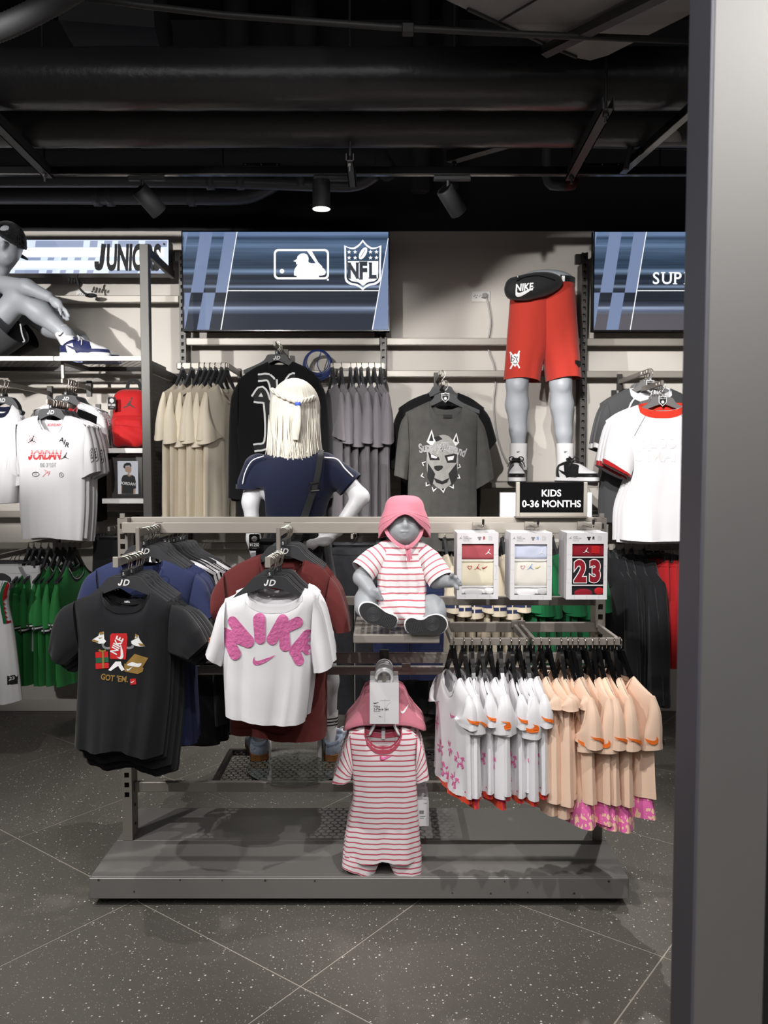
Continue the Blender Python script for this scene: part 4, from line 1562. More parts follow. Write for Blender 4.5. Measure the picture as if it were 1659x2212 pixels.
G().poly(pp([(465, 1548), (500, 1580), (545, 1556), (580, 1580), (592, 1650), (594, 1735), (562, 1745), (556, 1812), (402, 1812), (404, 1700), (386, 1690), (398, 1600), (415, 1562)]), YP - .0012).obj('print_shirt', hairm, pf)
m_ = pp([(482, 1672)])[0]
flat('print_lettering', tf(jtext('JORDAN', .022, .02, 0, .9), 0, 0, 1, -.10), MAT['white_ink'], pf, YP - .0018, True, m_[0], m_[1])

# ---- two lit screens on the shelf behind the black sign
for x0, x1, lab in ((1081, 1121, 'small white lit screen peeping out past the shoe side of the black sign'), (1250, 1278, 'small white lit screen peeping out past the far edge of the black sign')):
 a, b = at(x0, 1118, 4.3), at(x1, 1065, 4.3)
 s = thing('small_screen', lab, 'screen', (a.x, 4.3, a.z))
 G().box((a.x - .004, 4.301, a.z - .02), (b.x + .004, 4.33, b.z + .004), .002).obj('case', MAT['white_paint'], s)
 mk('lit_panel', [(a.x, 4.2995, a.z), (b.x, 4.2995, a.z), (b.x, 4.2995, b.z), (a.x, 4.2995, b.z)], [(0, 1, 2, 3)], MAT['glow_white'], s, off=True)
# ------------------------------------------------------------------ hanging clothes
def kpx(Y, y=1106):
 return (at(831, y, Y) - at(830, y, Y)).x


def ubar(label, x0, x1, ytop, ybot, Y, Yb, group='hanging bars', mat='rail_metal', arms=(0, 1)):
 a, b = at(x0, ybot, Y), at(x1, ytop, Y)
 t = thing('hanging_rail', label, 'hanging bar', ((a.x + b.x) / 2, Y, b.z), group=group)
 G().box((a.x, Y - .006, a.z), (b.x, Y + .006, b.z), .002).obj('front_bar', MAT[mat], t)
 for k in arms:
  x = a.x if k == 0 else b.x
  G().box((x - .006, Y + .0061, a.z), (x + .006, Yb, b.z), .002).obj('side_arm', MAT[mat], t)
  G().box((x - .011, Yb - .02, a.z - .012), (x + .011, Yb, b.z + .012), .002).obj('rail_hook', MAT['dark_metal'], t)
 return t, b.z


def hang_row(tee, hanger, spots, tlab, hlab, tgroup, hgroup, z=None):
 """first spot moves the source itself, the others get copies"""
 n = len(spots)
 for i, s in enumerate(spots):
  loc, rz = s[0], s[1]
  sc = s[2] if len(s) > 2 else None
  w = ORD[i] if i < n - 1 or n > 12 else 'last'
  for o, lab, grp in ((tee, tlab, tgroup), (hanger, hlab, hgroup)):
   if o is None:
    continue
   if i == 0:
    o.location = loc
    o.rotation_euler = (0, 0, rz)
    tag(o, lab % w, None, grp)
   else:
    q = random.Random(i * 7 + n)
    d = Vector((q.uniform(-.004, .004), q.uniform(-.004, .004), 0)) if n < 10 else Vector()
    e = sc or (1, 1, 1)
    rep(o, Vector(loc) + d, rz + q.uniform(-.06, .06), lab % w, grp, (e[0] * q.uniform(.965, 1.02), e[1] * q.uniform(.8, 1.25), e[2] * q.uniform(.985, 1.025)) if o is tee else None)


def new_tee(label, cat, mat, name='t_shirt', **kw):
 t = thing(name, label, cat)
 return t, garment_parts(t, MAT[mat], **kw)


def pxg(ox, oy, Y, y=1300):
 k = kpx(Y, y)
 return k, (lambda x, yy: ((x - ox) * k, -(yy - oy) * k))


NF = lambda l, r, d: [l, (l[0] + (r[0] - l[0]) * .08, l[1] + (d - l[1]) * .5), (l[0] + (r[0] - l[0]) * .28, l[1] + (d - l[1]) * .93), ((l[0] + r[0]) / 2, d), (l[0] + (r[0] - l[0]) * .72, r[1] + (d - r[1]) * .93), (l[0] + (r[0] - l[0]) * .92, r[1] + (d - r[1]) * .5), r]
NB = lambda l, r, d: [l, (l[0] + (r[0] - l[0]) * .2, l[1] + (d - l[1]) * .75), ((l[0] + r[0]) / 2, d), (l[0] + (r[0] - l[0]) * .8, r[1] + (d - r[1]) * .75), r]

HB = dict(body=MAT['hanger_black'], wire=MAT['chrome'])
# ---- black graphic T-shirts on the lower left arm of the rack
Y0 = 2.45
ox, oy = 268, 1203
k, pl = pxg(ox, oy, Y0)
o = outline(ox, oy, k, shL=[(157, 1299), (190, 1286), (221, 1274)], shR=[(324, 1277), (350, 1291), (373, 1307)], nkF=NF((221, 1274), (324, 1277), 1311), nkB=NB((221, 1274), (324, 1277), 1298),
   left=[(157, 1299), (163, 1350), (166, 1410), (162, 1500), (158, 1560), (155, 1612)], right=[(373, 1307), (368, 1360), (366, 1415), (362, 1500), (353, 1580), (346, 1634)], bot=[(155, 1612), (205, 1622), (250, 1614), (300, 1631), (346, 1634)],
   sleeves=[((160, 1299), (172, 1405), (105, 1402), (136, 1436), [(160, 1299), (130, 1316), (114, 1350), (105, 1402)]), ((370, 1306), (362, 1412), (444, 1388), (402, 1426), [(370, 1306), (400, 1320), (428, 1355), (444, 1388)])])
bt, bp = new_tee('black', 'T-shirt', 'cloth_black', **o, D=.034, Dbot=.05, folds=.014, seed=4, a=.32, Dcuff=.04)
bv = bvh_of(bp[0])


def bpr(name, s, mat, x, y, off=.0015, step=.015):
 c = pl(x, y)
 return press(name, s, MAT[mat], bt, bv, c[0], c[1], off, step)


mm = lambda px_: px_ * k
pg = lambda pts, cx, cy: soup([((x - cx) * k, -(y - cy) * k) for x, y in pts])
c2 = lambda pts: [(100 + x * .28024, 1100 + y * .28024) for x, y in pts]
bpr('print', pg(c2([(514, 955), (530, 940), (640, 940), (645, 975), (632, 1140), (513, 1134)]), 262, 1391), 'red_ink', 262, 1391)
bpr('print', tf(text2d('NIKE', mm(22), .028, .1, .8, 1), 0, 0, 1, 1.15), 'white_ink', 259, 1390, .0025)
bpr('print', tf(tick(mm(34)), 0, 0, 1, 1.35), 'white_ink', 268, 1402, .0022)
bpr('print', join2d([tf(pg(c2(q), 226, 1416), 0, 0) for q in ([(400, 1085), (497, 1078), (498, 1122), (400, 1130)], [(398, 1172), (502, 1164), (504, 1205), (400, 1216)])]), 'red_ink', 226, 1416)
bpr('print', pg(c2([(400, 1132), (500, 1120), (502, 1160), (402, 1170)]), 226, 1416), 'green_ink', 226, 1416)
bpr('print', join2d([pg(c2(q), 226, 1416) for q in ([(450, 1070), (464, 1070), (466, 1208), (452, 1210)], spline([(457, 1082), (425, 1078), (432, 1062), (457, 1075), (478, 1062), (484, 1078)], 3))]), 'gold_ink', 226, 1416, .0024)
bpr('print', join2d([pg(c2(q), 300, 1430) for q in ([(630, 1172), (700, 1097), (802, 1130), (755, 1205)], [(620, 1172), (765, 1206), (758, 1235), (722, 1252), (622, 1232)])]), 'gold_ink', 300, 1430)
bpr('print', join2d([pg(c2(spline([(640, 1182), (680, 1160), (720, 1170), (752, 1170), (735, 1196), (690, 1192)], 3, True)), 300, 1430), tf(tick(mm(15)), mm(-14), mm(-9), 1, .35)]), 'white_ink', 300, 1430, .0024)
for sg, sx in ((1, 219), (-1, 305)):
 q = [(370, 1000), (385, 985), (425, 960), (432, 935), (466, 928), (470, 985), (484, 1000), (470, 1018), (430, 1020), (400, 1010)] if sg > 0 else [(780, 1040), (762, 1020), (738, 985), (730, 955), (706, 945), (704, 985), (672, 1000), (676, 1020), (700, 1034), (740, 1042)]
 bpr('print', pg(c2(q), sx, 1375), 'white_ink', sx, 1375)
 q = [(370, 998), (388, 988), (425, 1000), (420, 1010), (380, 1006)] if sg > 0 else [(780, 1038), (762, 1020), (728, 1014), (740, 1034)]
 r = [(432, 934), (464, 926), (466, 945), (436, 952)] if sg > 0 else [(706, 944), (728, 952), (726, 968), (704, 962)]
 bpr('print', join2d([pg(c2(q), sx, 1375), pg(c2(r), sx, 1375), tf(tick(mm(9)), mm(5 * sg), mm(2))]), 'gold_ink', sx, 1375, .0024)
 ln = [(455, 1020), (465, 1045), (490, 1055), (513, 1052)] if sg > 0 else [(684, 1030), (684, 1045), (665, 1052), (640, 1052)]
 bpr('print', line2d([((x - sx) * k, -(y - 1375) * k) for x, y in spline(c2(ln), 4)], mm(5)), 'grey_ink', sx, 1375, .0012)
for q in ([(555, 1155), (585, 1155), (580, 1185), (520, 1225), (500, 1220), (530, 1185)], [(572, 1155), (594, 1155), (600, 1180), (624, 1218), (600, 1228), (575, 1190)]):
 bpr('print', pg(c2(q), 262, 1433), 'white_ink', 262, 1433, .0018)
bpr('print', tf(text2d("GOT 'EM.", mm(17.5), .028, .06, .82, 1.0), 0, 0, 1, -.10), 'gold_ink', 252, 1460)
bpr('print', pg(c2([(662, 1290), (708, 1284), (711, 1330), (665, 1334)]), 292, 1466), 'red_ink', 292, 1466)
bpr('print', tf(tick(mm(10)), 0, 0, 1, .25), 'white_ink', 292, 1467, .0024)
nt_ = flat('neck_label', text2d('NIKE', .008, .03, .2), MAT['white_ink'], bt, .022, False, .0 + pl(268, 1313)[0], pl(268, 1303)[1])
hg = make_hanger('hanger', 'x', 'x', arm=.13, drop=.055, top=-.042, **HB)
sp = [((at(ox, oy, Y0).x + .0005 * i, Y0 + .031 * i, at(ox, oy, Y0).z), random.uniform(-.03, .03) if i else 0, (1.0 + .012 * min(i, 4), 1, 1.0 + .04 * min(i, 4))) for i in range(6)]
BLK = (bt, hg, sp)
hang_row(bt, hg, sp, 'black T-shirt with a red box print, %s from the front of its stack', 'black hanger of the black box-print T-shirts, %s from the front', 'black graphic T-shirts on the rack', 'hangers of the black T-shirts')

# ---- blue T-shirts on the upper left arm
Y0 = 2.68
ox, oy = 312, 1140
k, pl = pxg(ox, oy, Y0)
o = outline(ox, oy, k, shL=[(205, 1230), (232, 1217), (262, 1206)], shR=[(352, 1207), (385, 1220), (425, 1242)], nkF=NF((262, 1206), (352, 1207), 1258), nkB=NB((262, 1206), (352, 1207), 1226),
   left=[(205, 1230), (210, 1290), (216, 1345), (220, 1480), (222, 1604)], right=[(425, 1242), (412, 1300), (404, 1350), (404, 1480), (410, 1612)], bot=[(222, 1604), (300, 1612), (360, 1606), (410, 1612)],
   sleeves=[((208, 1230), (222, 1335), (157, 1325), (190, 1350), [(208, 1230), (182, 1250), (166, 1290), (157, 1325)]), ((422, 1241), (404, 1335), (463, 1327), (430, 1345), [(422, 1241), (440, 1258), (455, 1295), (463, 1327)])])
t, p = new_tee('blue', 'T-shirt', 'cloth_blue', **o, D=.032, Dbot=.045, folds=.008, seed=9, a=.32)
h = make_hanger('hanger', 'x', 'x', arm=.13, drop=.055, top=-.042, **HB)
sp = [((at(ox, oy, Y0).x, Y0 + .032 * i, at(ox, oy, Y0).z), random.uniform(-.03, .03)) for i in range(5)]
hang_row(t, h, sp, 'plain royal blue T-shirt, %s from the front of its stack', 'black hanger of the royal blue T-shirts, %s from the front', 'blue T-shirts on the rack', 'hangers of the blue T-shirts')

# ---- maroon T-shirts on the upper middle arm
Y0 = 2.68
ox, oy = 612, 1140
k, pl = pxg(ox, oy, Y0)
o = outline(ox, oy, k, shL=[(480, 1240), (520, 1215), (562, 1200)], shR=[(657, 1206), (690, 1220), (716, 1246)], nkF=NF((562, 1200), (657, 1206), 1252), nkB=NB((562, 1200), (657, 1206), 1217),
   left=[(480, 1240), (484, 1300), (490, 1350), (492, 1470), (492, 1588)], right=[(716, 1246), (706, 1300), (700, 1350), (700, 1480), (699, 1598)], bot=[(492, 1588), (560, 1590), (620, 1600), (699, 1598)],
   sleeves=[((483, 1240), (494, 1335), (452, 1305), (464, 1342), [(483, 1240), (466, 1262), (455, 1285), (452, 1305)]), ((713, 1245), (698, 1335), (757, 1362), (722, 1366), [(713, 1245), (735, 1275), (750, 1325), (757, 1362)])])
t, p = new_tee('maroon', 'T-shirt', 'cloth_maroon', **o, D=.032, Dbot=.045, folds=.008, seed=14, a=.32)
bv = bvh_of(p[0])
flat('neck_label', soup([(-.008, -.006), (.008, -.006), (.008, .006), (-.008, .006)]), MAT['white_ink'], t, .018, False, pl(631, 1238)[0], pl(631, 1238)[1])
h = make_hanger('hanger', 'x', 'x', arm=.13, drop=.055, top=-.042, **HB)
sp = [((at(ox, oy, Y0).x, Y0 + .032 * i, at(ox, oy, Y0).z), random.uniform(-.03, .03)) for i in range(5)]
hang_row(t, h, sp, 'plain maroon T-shirt, %s from the front of its stack', 'black hanger of the maroon T-shirts, %s from the front', 'maroon T-shirts on the rack', 'hangers of the maroon T-shirts')

# ---- white cropped T-shirts with pink bubble letters on the lower middle arm
Y0 = 2.43
ox, oy = 583, 1203
k, pl = pxg(ox, oy, Y0)
o = outline(ox, oy, k, shL=[(484, 1298), (508, 1288), (533, 1279)], shR=[(654, 1279), (668, 1285), (680, 1296)], nkF=NF((533, 1279), (654, 1279), 1307), nkB=NB((533, 1279), (654, 1279), 1300),
   left=[(484, 1298), (481, 1360), (480, 1430), (482, 1500), (484, 1547)], right=[(680, 1296), (676, 1360), (671, 1445), (665, 1510), (657, 1562)], bot=[(484, 1547), (540, 1554), (600, 1562), (657, 1562)],
   sleeves=[((488, 1298), (486, 1412), (442, 1414), (478, 1440), [(488, 1298), (470, 1325), (455, 1375), (442, 1414)]), ((677, 1296), (670, 1410), (716, 1442), (676, 1454), [(677, 1296), (694, 1330), (708, 1390), (716, 1442)])])
t, p = new_tee('white', 'T-shirt', 'cloth_white', **o, D=.036, Dbot=.05, folds=.010, seed=21, a=.22, rib=.020)
bv = bvh_of(p[0])
MAT['puff_pink'] = M('puff_print_pink', (210, 106, 160), rough=.6, bump=1., bscale=95, var=.06, vscale=60)
c3 = lambda x, y: (430 + x * .23506, 1100 + y * .23506)
def letter(strokes):
 for (x0, y0, x1, y1, r0, r1) in strokes:
  a, b = c3(x0, y0), c3(x1, y1)
  s = capsule2d(((a[0] - ox) * k, -(a[1] - oy) * k), ((b[0] - ox) * k, -(b[1] - oy) * k), r0 * .237 * k, r1 * .237 * k, 10)
  press('puff_letter', s, MAT['puff_pink'], t, bv, 0, 0, .0032 + .00015 * random.random(), .018)
letter([(246, 1128, 342, 1308, 48, 56), (248, 1125, 462, 1192, 44, 58), (322, 1018, 462, 1190, 48, 58)])
letter([(568, 992, 574, 1165, 56, 50)])
letter([(780, 998, 684, 1172, 50, 50), (912, 1020, 775, 1085, 50, 44), (790, 1075, 800, 1232, 44, 50)])
letter([(1000, 1140, 885, 1280, 48, 50), (1000, 1140, 1022, 1168, 46, 28), (945, 1205, 1005, 1288, 40, 36), (890, 1285, 926, 1368, 48, 44)])
c = c3(612, 1362)
press('tick_print', tf(tick(216 * .235 * k), 0, 0, 1, .1), MAT['puff_pink'], t, bv, (c[0] - ox) * k, -(c[1] - oy) * k, .002, .015)
p[1].wrap_print('sleeve_tick', tick(.035), MAT['orange_ink'], t, .78, .26, .16)
h = make_hanger('hanger', 'x', 'x', arm=.12, drop=.052, top=-.042, **HB)
sp = [((at(ox, oy, Y0).x + .001 * i, Y0 + .03 * i, at(ox, oy, Y0).z), random.uniform(-.05, .05) if i else 0) for i in range(7)]
hang_row(t, h, sp, 'white cropped T-shirt with pink puffy letters, %s from the front of its stack', 'black hanger of the white puffy-letter T-shirts, %s from the front', 'white cropped T-shirts on the rack', 'hangers of the white cropped T-shirts')

# ---- black track tops behind the rack
Y0 = 3.14
ox, oy = 358, 1142
k, pl = pxg(ox, oy, Y0)
o = outline(ox, oy, k, shL=[(245, 1232), (285, 1212), (325, 1200)], shR=[(390, 1203), (425, 1212), (466, 1236)], nkF=NF((325, 1200), (390, 1203), 1222), nkB=NB((325, 1200), (390, 1203), 1206),
   left=[(245, 1232), (250, 1320), (252, 1460), (252, 1606)], right=[(466, 1236), (458, 1320), (460, 1460), (470, 1612)], bot=[(252, 1606), (340, 1612), (400, 1610), (470, 1612)],
   sleeves=[((249, 1232), (262, 1330), (215, 1560), (252, 1570), [(249, 1232), (230, 1300), (220, 1430), (215, 1560)]), ((463, 1235), (452, 1330), (497, 1560), (458, 1572), [(463, 1235), (480, 1300), (490, 1430), (497, 1560)])])
t, p = new_tee('track', 'track top', 'cloth_deep_black', 'track_jacket', **o, D=.03, Dbot=.04, folds=.008, seed=31, a=.34, rib=.022, rib_mat=MAT['cloth_white'])
for u0, u1 in ((.69, 1.),):
 V, F, U = p[0].grid(10, 1, u0, u1, .004, .022, .003, (False,))
 mk('shoulder_stripe', V, F, MAT['cloth_white'], t, True)
V, F, U = p[2].grid(2, 14, 0., .10, 0., .9, .003, (False,))
mk('sleeve_stripe', V, F, MAT['cloth_white'], t, True)
h = make_hanger('hanger', 'x', 'x', arm=.15, drop=.06, top=-.042, **HB)
sp = [((at(ox, oy, Y0).x + .006 * i, Y0 + .034 * i, at(ox, oy, Y0).z), random.uniform(-.02, .02)) for i in range(6)]
hang_row(t, h, sp, 'black track top with white shoulder stripes behind the rack, %s in its row', 'black hanger of the striped black track tops, %s in its row', 'black track tops behind the rack', 'hangers of the track tops')

# ---- striped baby rompers with bucket hats
Y0 = 2.68
ox, oy = 830, 1449
k, pl = pxg(ox, oy, Y0, 1700)
o = outline(ox, oy, k, shL=[(753, 1588), (770, 1581), (787, 1576)], shR=[(868, 1577), (886, 1583), (902, 1596)], nkF=NF((787, 1576), (868, 1577), 1617), nkB=NB((787, 1576), (868, 1577), 1588),
   left=[(753, 1588), (758, 1640), (763, 1720), (748, 1800), (741, 1856)], right=[(902, 1596), (900, 1660), (902, 1740), (907, 1810), (910, 1858)], bot=[(741, 1856), (790, 1866), (826, 1860), (870, 1866), (910, 1858)],
   sleeves=[((757, 1588), (764, 1662), (717, 1694), (757, 1690), [(757, 1588), (743, 1618), (728, 1660), (717, 1694)]), ((899, 1596), (897, 1655), (927, 1684), (898, 1692), [(899, 1596), (914, 1620), (922, 1655), (927, 1684)]),
                     ((741, 1840), (828, 1846), (738, 1878), (807, 1902)), ((911, 1840), (828, 1846), (911, 1901), (853, 1898))])
t, p = new_tee('romper', 'romper', 'stripes', 'baby_romper', **o, D=.022, Dbot=.032, folds=.007, seed=41, a=.24, rib=.014, rib_mat=MAT['cloth_rose'], Dcuff=.022, seam=False)
bv = bvh_of(p[0])
c = pl(835, 1633)
press('tick_print', tf(tick(.046), 0, 0, 1, .03), MAT['cloth_rose'], t, bv, c[0], c[1], .002)
press('tick_print', tf(tick(.038), 0, 0, 1, .03), MAT['pink_ink'], t, bv, c[0], c[1], .0026)
c = pl(828, 1592)
flat('size_label', soup([(-.006, -.014), (.006, -.014), (.006, .014), (-.006, .014)]), MAT['card'], t, .013, False, c[0], c[1])
tg = flat('price_tag', soup([(x, z) for x, z in rrect(*pl(902, 1793), *pl(927, 1735), .003)]), MAT['card'], t, .012, False)
a = pl(914, 1762)
flat('tag_print', join2d([soup([(x + .002 * i, -.006), (x + .0012 + .002 * i, -.006), (x + .0012 + .002 * i, .006), (x + .002 * i, .006)]) for i, x in enumerate([-.012] * 8)] + [tf(text2d('US$', .006), .008, .03), tf(line2d([(-.01, 0), (.008, 0)], .0015), 0, -.014), tf(line2d([(-.01, 0), (.004, 0)], .0015), 0, -.02)]), MAT['black_ink'], tg, .0115, False, a[0], a[1])
h = thing('romper_hanger', 'x', 'hanger')
q = [(-.026 * math.cos(a), 0, -.026 + .026 * math.sin(a)) for a in np.linspace(-.15, PI * .98, 14)] + [(.022, 0, -.045), (0, 0, -.075), (-.012, 0, -.095)]
G().tube(q, .0048, 8).obj('hook', MAT['white_plastic'], h, True, False)
a, b = pl(799, 1560), pl(861, 1502)
G().box((a[0], -.024, a[1]), (b[0], -.022, b[1] + .048)).obj('card', MAT['card'], h, False, False)
m_ = pl(817, 1526)
flat('card_print', join2d([tf(tick(.018), -.006, .018), tf(text2d('Nike', .011, .01, 0, 1, 1, 'LEFT'), -.015, .006), tf(text2d('2-Piece Set', .011, .01, 0, 1, 1, 'LEFT'), -.015, -.003), tf(text2d('Tee & Hat', .005, 0, 0, 1, 1, 'LEFT'), -.015, -.010), tf(tick(.010), .008, -.028, 1, -.6)]), MAT['black_ink'], h, -.0245, False, m_[0], m_[1])
flat('card_lines', join2d([line2d([(.022, .03), (.022, -.045)], .0007), line2d([(.006, .026), (.04, .026)], .0007), line2d(spline([(.024, -.01), (.03, .01), (.042, .02)], 5), .0007)]), MAT['grey_ink'], h, -.0244, False, m_[0], m_[1])
G().tube(spline([(-.05, 0, pl(0, 1590)[1]), (-.034, 0, pl(0, 1570)[1]), (-.03, 0, pl(0, 1558)[1]), (.03, 0, pl(0, 1558)[1]), (.034, 0, pl(0, 1570)[1]), (.05, 0, pl(0, 1590)[1])], 4), .0045, 6).obj('shoulder_bar', MAT['white_plastic'], h, True, False)
hat = thing('bucket_hat', 'x', 'hat')
prof = [(.028, -.086), (.052, -.087), (.068, -.094), (.078, -.112), (.088, -.135), (.108, -.160), (.132, -.182), (.140, -.196), (.136, -.198), (.104, -.172), (.082, -.145)]
V, F, n = [(0, .048, -.085)], [], 36
rn = random.Random(3)
for i, (r, z) in enumerate(prof):
 for j in range(n):
  a = 2 * PI * j / n
  w = 1 + .03 * math.sin(3 * a + i * .4)
  V.append((r * w * math.cos(a), .048 + r * .30 * math.sin(a), z - .014 * math.cos(2 * a) * (r / .14) ** 2 + .004 * math.sin(5 * a)))
F += [(0, 1 + j, 1 + (j + 1) % n) for j in range(n)]
F += [(1 + i * n + j, 1 + (i + 1) * n + j, 1 + (i + 1) * n + (j + 1) % n, 1 + i * n + (j + 1) % n) for i in range(len(prof) - 1) for j in range(n)]
mk('crown', V, F, MAT['cloth_pink'], hat, True)
hb = BVHTree.FromPolygons(V, F)
press('tick_print', tf(tick(.04), 0, 0, 1, .55), MAT['white_ink'], hat, hb, .072, -.135, .002)
sp = [((at(ox, oy, Y0).x, Y0 + .030 * i, at(ox, oy, Y0).z - .0 * i), random.uniform(-.06, .06) if i else 0) for i in range(6)]
for i, s in enumerate(sp):
 w = ORD[i]
 if i == 0:
  for oo, lab, gr in ((t, 'white baby romper with rose stripes, %s from the front', 'striped rompers'), (h, 'white plastic romper hanger with a printed card, %s from the front', 'romper hangers'), (hat, 'folded pink bucket hat behind the white card, %s from the front', 'folded pink bucket hats')):
   oo.location = s[0]
   tag(oo, lab % w, None, gr)
 else:
  rep(t, s[0], s[1], 'white baby romper with rose stripes, %s from the front' % w, 'striped rompers')
  rep(h, s[0], 0, 'white plastic romper hanger with a printed card, %s from the front' % w, 'romper hangers')
  rep(hat, s[0], s[1], 'folded pink bucket hat behind the white card, %s from the front' % w, 'folded pink bucket hats')

# ---- toddler sets on the two front bars of the rack
ZB = at(1150, 1377, 2.65).z
kid = tee_dims(sw=.142, nw=.062, slope=.040, nf=.062, nb=.016, L=.355, cw=.148, hw=.160, sl=.118, slw=.105, ang=76, z0=-.112, arm=.12)
white_px = [978, 1001, 1019, 1039, 1057, 1080, 1103, 1119, 1137, 1149]
peach_px = [1167, 1184, 1211, 1224, 1234, 1247, 1261, 1278, 1292, 1307, 1325, 1338]


def shorts_under(root, z0, z1, w0, w1, D0, D1, mat, hem=None, seed=1, x=0):
 c = Cloth(crv([(x - w0, z0), (x + w0, z0)]), crv([(x - w0, z0), (x + w0, z0)]), crv([(x - w0, z0), (x - w1, z1)]), crv([(x + w0, z0), (x + w1, z1)]), crv([(x - w1, z1), (x, z1 - .006), (x + w1, z1)]), D1, 0, D1, .010, seed, True, 2.6, (2.3, 4.2), D0=D0)
 c.mesh('shorts', mat, root, nx=16, nz=8)
 if hem:
  c.mesh('shorts_hem', hem, root, nx=16, nz=2, t0=.78, t1=1., off=.002)
 return c


def bubble_flower(s):
 """a bloom of five rounded letters"""
 parts = []
 for a, st in ((2.2, [(-.3, -.4, -.3, .4), (-.3, .4, .3, -.4), (.3, -.4, .3, .4)]), (.9, [(0, -.4, 0, .4)]), (-.5, [(-.2, -.4, -.2, .4), (-.2, 0, .3, .4), (-.2, 0, .3, -.4)]), (-1.9, [(-.2, -.4, -.2, .4), (-.2, .4, .3, .4), (-.2, 0, .2, 0), (-.2, -.4, .3, -.4)]), (3.5, [(0, -.4, 0, .4)])):
  for (x0, y0, x1, y1) in st:
   parts.append(tf(tf(capsule2d((x0, y0), (x1, y1), .15, .13, 5), 0, .95, 1.), 0, 0, s, a - PI / 2))
 return join2d(parts)


HG = dict(body=MAT['gloss_black'], wire=MAT['chrome'], slim=True, logo=False)
BF = bubble_flower(.018)
protoW = []
for v in range(3):
 kid = tee_dims(sw=.142, nw=.062, slope=.040, nf=.062, nb=.016, L=.355, cw=.148, hw=.160, sl=.108 + .012 * v, slw=.11, ang=71 + 6 * v, z0=-.112, arm=.12, rise=(.03, -.015, .012)[v])
 t, p = new_tee('white', 'toddler set', 'cloth_white', 'toddler_set', **kid, D=.019, Dbot=.025, folds=.010, seed=50 + v * 7, a=.3, rib=.012, nx=18, nz=24, Dcuff=.030 + .004 * v)
 p[2].wrap_print('sleeve_tick', tf(tick(.056), 0, 0, 1, .15 - .1 * v, 1.15), MAT['orange_ink'], t, .74, .23, .125, q0=(.0, -.08, .1)[v])
 bv = bvh_of(p[0])
 if v == 0:
  press('tick_print', tick(.045), MAT['pink_ink'], t, bv, .055, -.235, .002)
 for (x, z) in ((.105, -.36), (.03, -.345), (-.05, -.37), (-.10, -.30), (.08, -.43), (-.02, -.435)):
  press('bloom_print', tf(BF, 0, 0, 1, x * 9), MAT['pink_ink'], t, bv, x, z, .002, .03)
 shorts_under(t, -.40, -.485 - .018 * (v == 1), .13, .150, .012, .019, MAT['cloth_hot_pink'], MAT['cloth_orange_red'], 5 + v)
 protoW.append(t)
h = make_hanger('hanger', 'x', 'x', arm=.125, drop=.114, top=-.03, **HG)
for i, x in enumerate(white_px):
 c = at(x, 1377, 2.65)
 src = protoW[0 if i == 0 else (i % 3)]
 rz = -PI / 2 + (.28 if i == 0 else .10 + .10 * math.sin(i * 2.1))
 lab = 'white toddler T-shirt with orange sleeve mark and pink shorts, %s from the seated baby' % ORD[i]
 loc = (c.x, 2.65 - (.02 if i == 0 else .012 * math.sin(i * 1.7)), ZB + .0)
 if i < 3 and src.get('used') is None and (i == 0 or protoW[i] is src):
  src['used'] = 1
  src.location, src.rotation_euler = loc, (0, 0, rz)
  tag(src, lab, None, 'white toddler sets on the front bar')
 else:
  rep(src, loc, rz, lab, 'white toddler sets on the front bar', (1, 1, 1 + .02 * math.sin(i * 3.3)))
 hl = 'glossy black child hanger of the white toddler sets, %s from the seated baby' % ORD[i]
 if i == 0:
  h.location, h.rotation_euler = (c.x, 2.65, ZB), (0, 0, rz)
  tag(h, hl, None, 'child hangers of the white sets')
 else:
  rep(h, (c.x, 2.65, ZB), rz, hl, 'child hangers of the white sets')
protoP = []
for v in range(3):
 d = dict(kid)
 if v == 0:
  d = tee_dims(sw=.14, nw=.062, slope=.040, nf=.062, nb=.016, L=.375, cw=.15, hw=.165, sl=.055, slw=.10, ang=50, z0=-.112, arm=.12)
 else:
  d = tee_dims(sw=.155, nw=.062, slope=.045, nf=.062, nb=.016, L=.37, cw=.155, hw=.17, sl=.145 + .012 * v, slw=.12, ang=72 + 4 * v, z0=-.112, arm=.13, rise=(.02, .025, -.02)[v])
 t, p = new_tee('peach', 'toddler set', 'cloth_peach', 'toddler_set', **d, D=.021, Dbot=.027, folds=.011, seed=80 + v * 5, a=.3, rib=.012, nx=18, nz=24, Dcuff=(.034, .031, .036)[v])
 if v:
  p[2].wrap_print('sleeve_tick', tf(tick(.058), 0, 0, 1, .1, 1.15), MAT['orange_ink'], t, .80, .25, .165, q0=(0, -.05, .12)[v])
  s = shorts_under(t, -.44, -.575 + .012 * v, .14, .165, .02, .04, MAT['petals'], None, 15 + v)
  s.wrap_print('shorts_tick', tf(tick(.05), 0, 0, 1, .3), MAT['orange_ink'], t, .66, .3, .13, q0=.12)
 else:
  shorts_under(t, -.45, -.535, .13, .14, .02, .028, MAT['cloth_peach'], None, 15)
 protoP.append(t)
h2 = make_hanger('hanger', 'x', 'x', arm=.125, drop=.116, top=-.03, **HG)
seen = set()
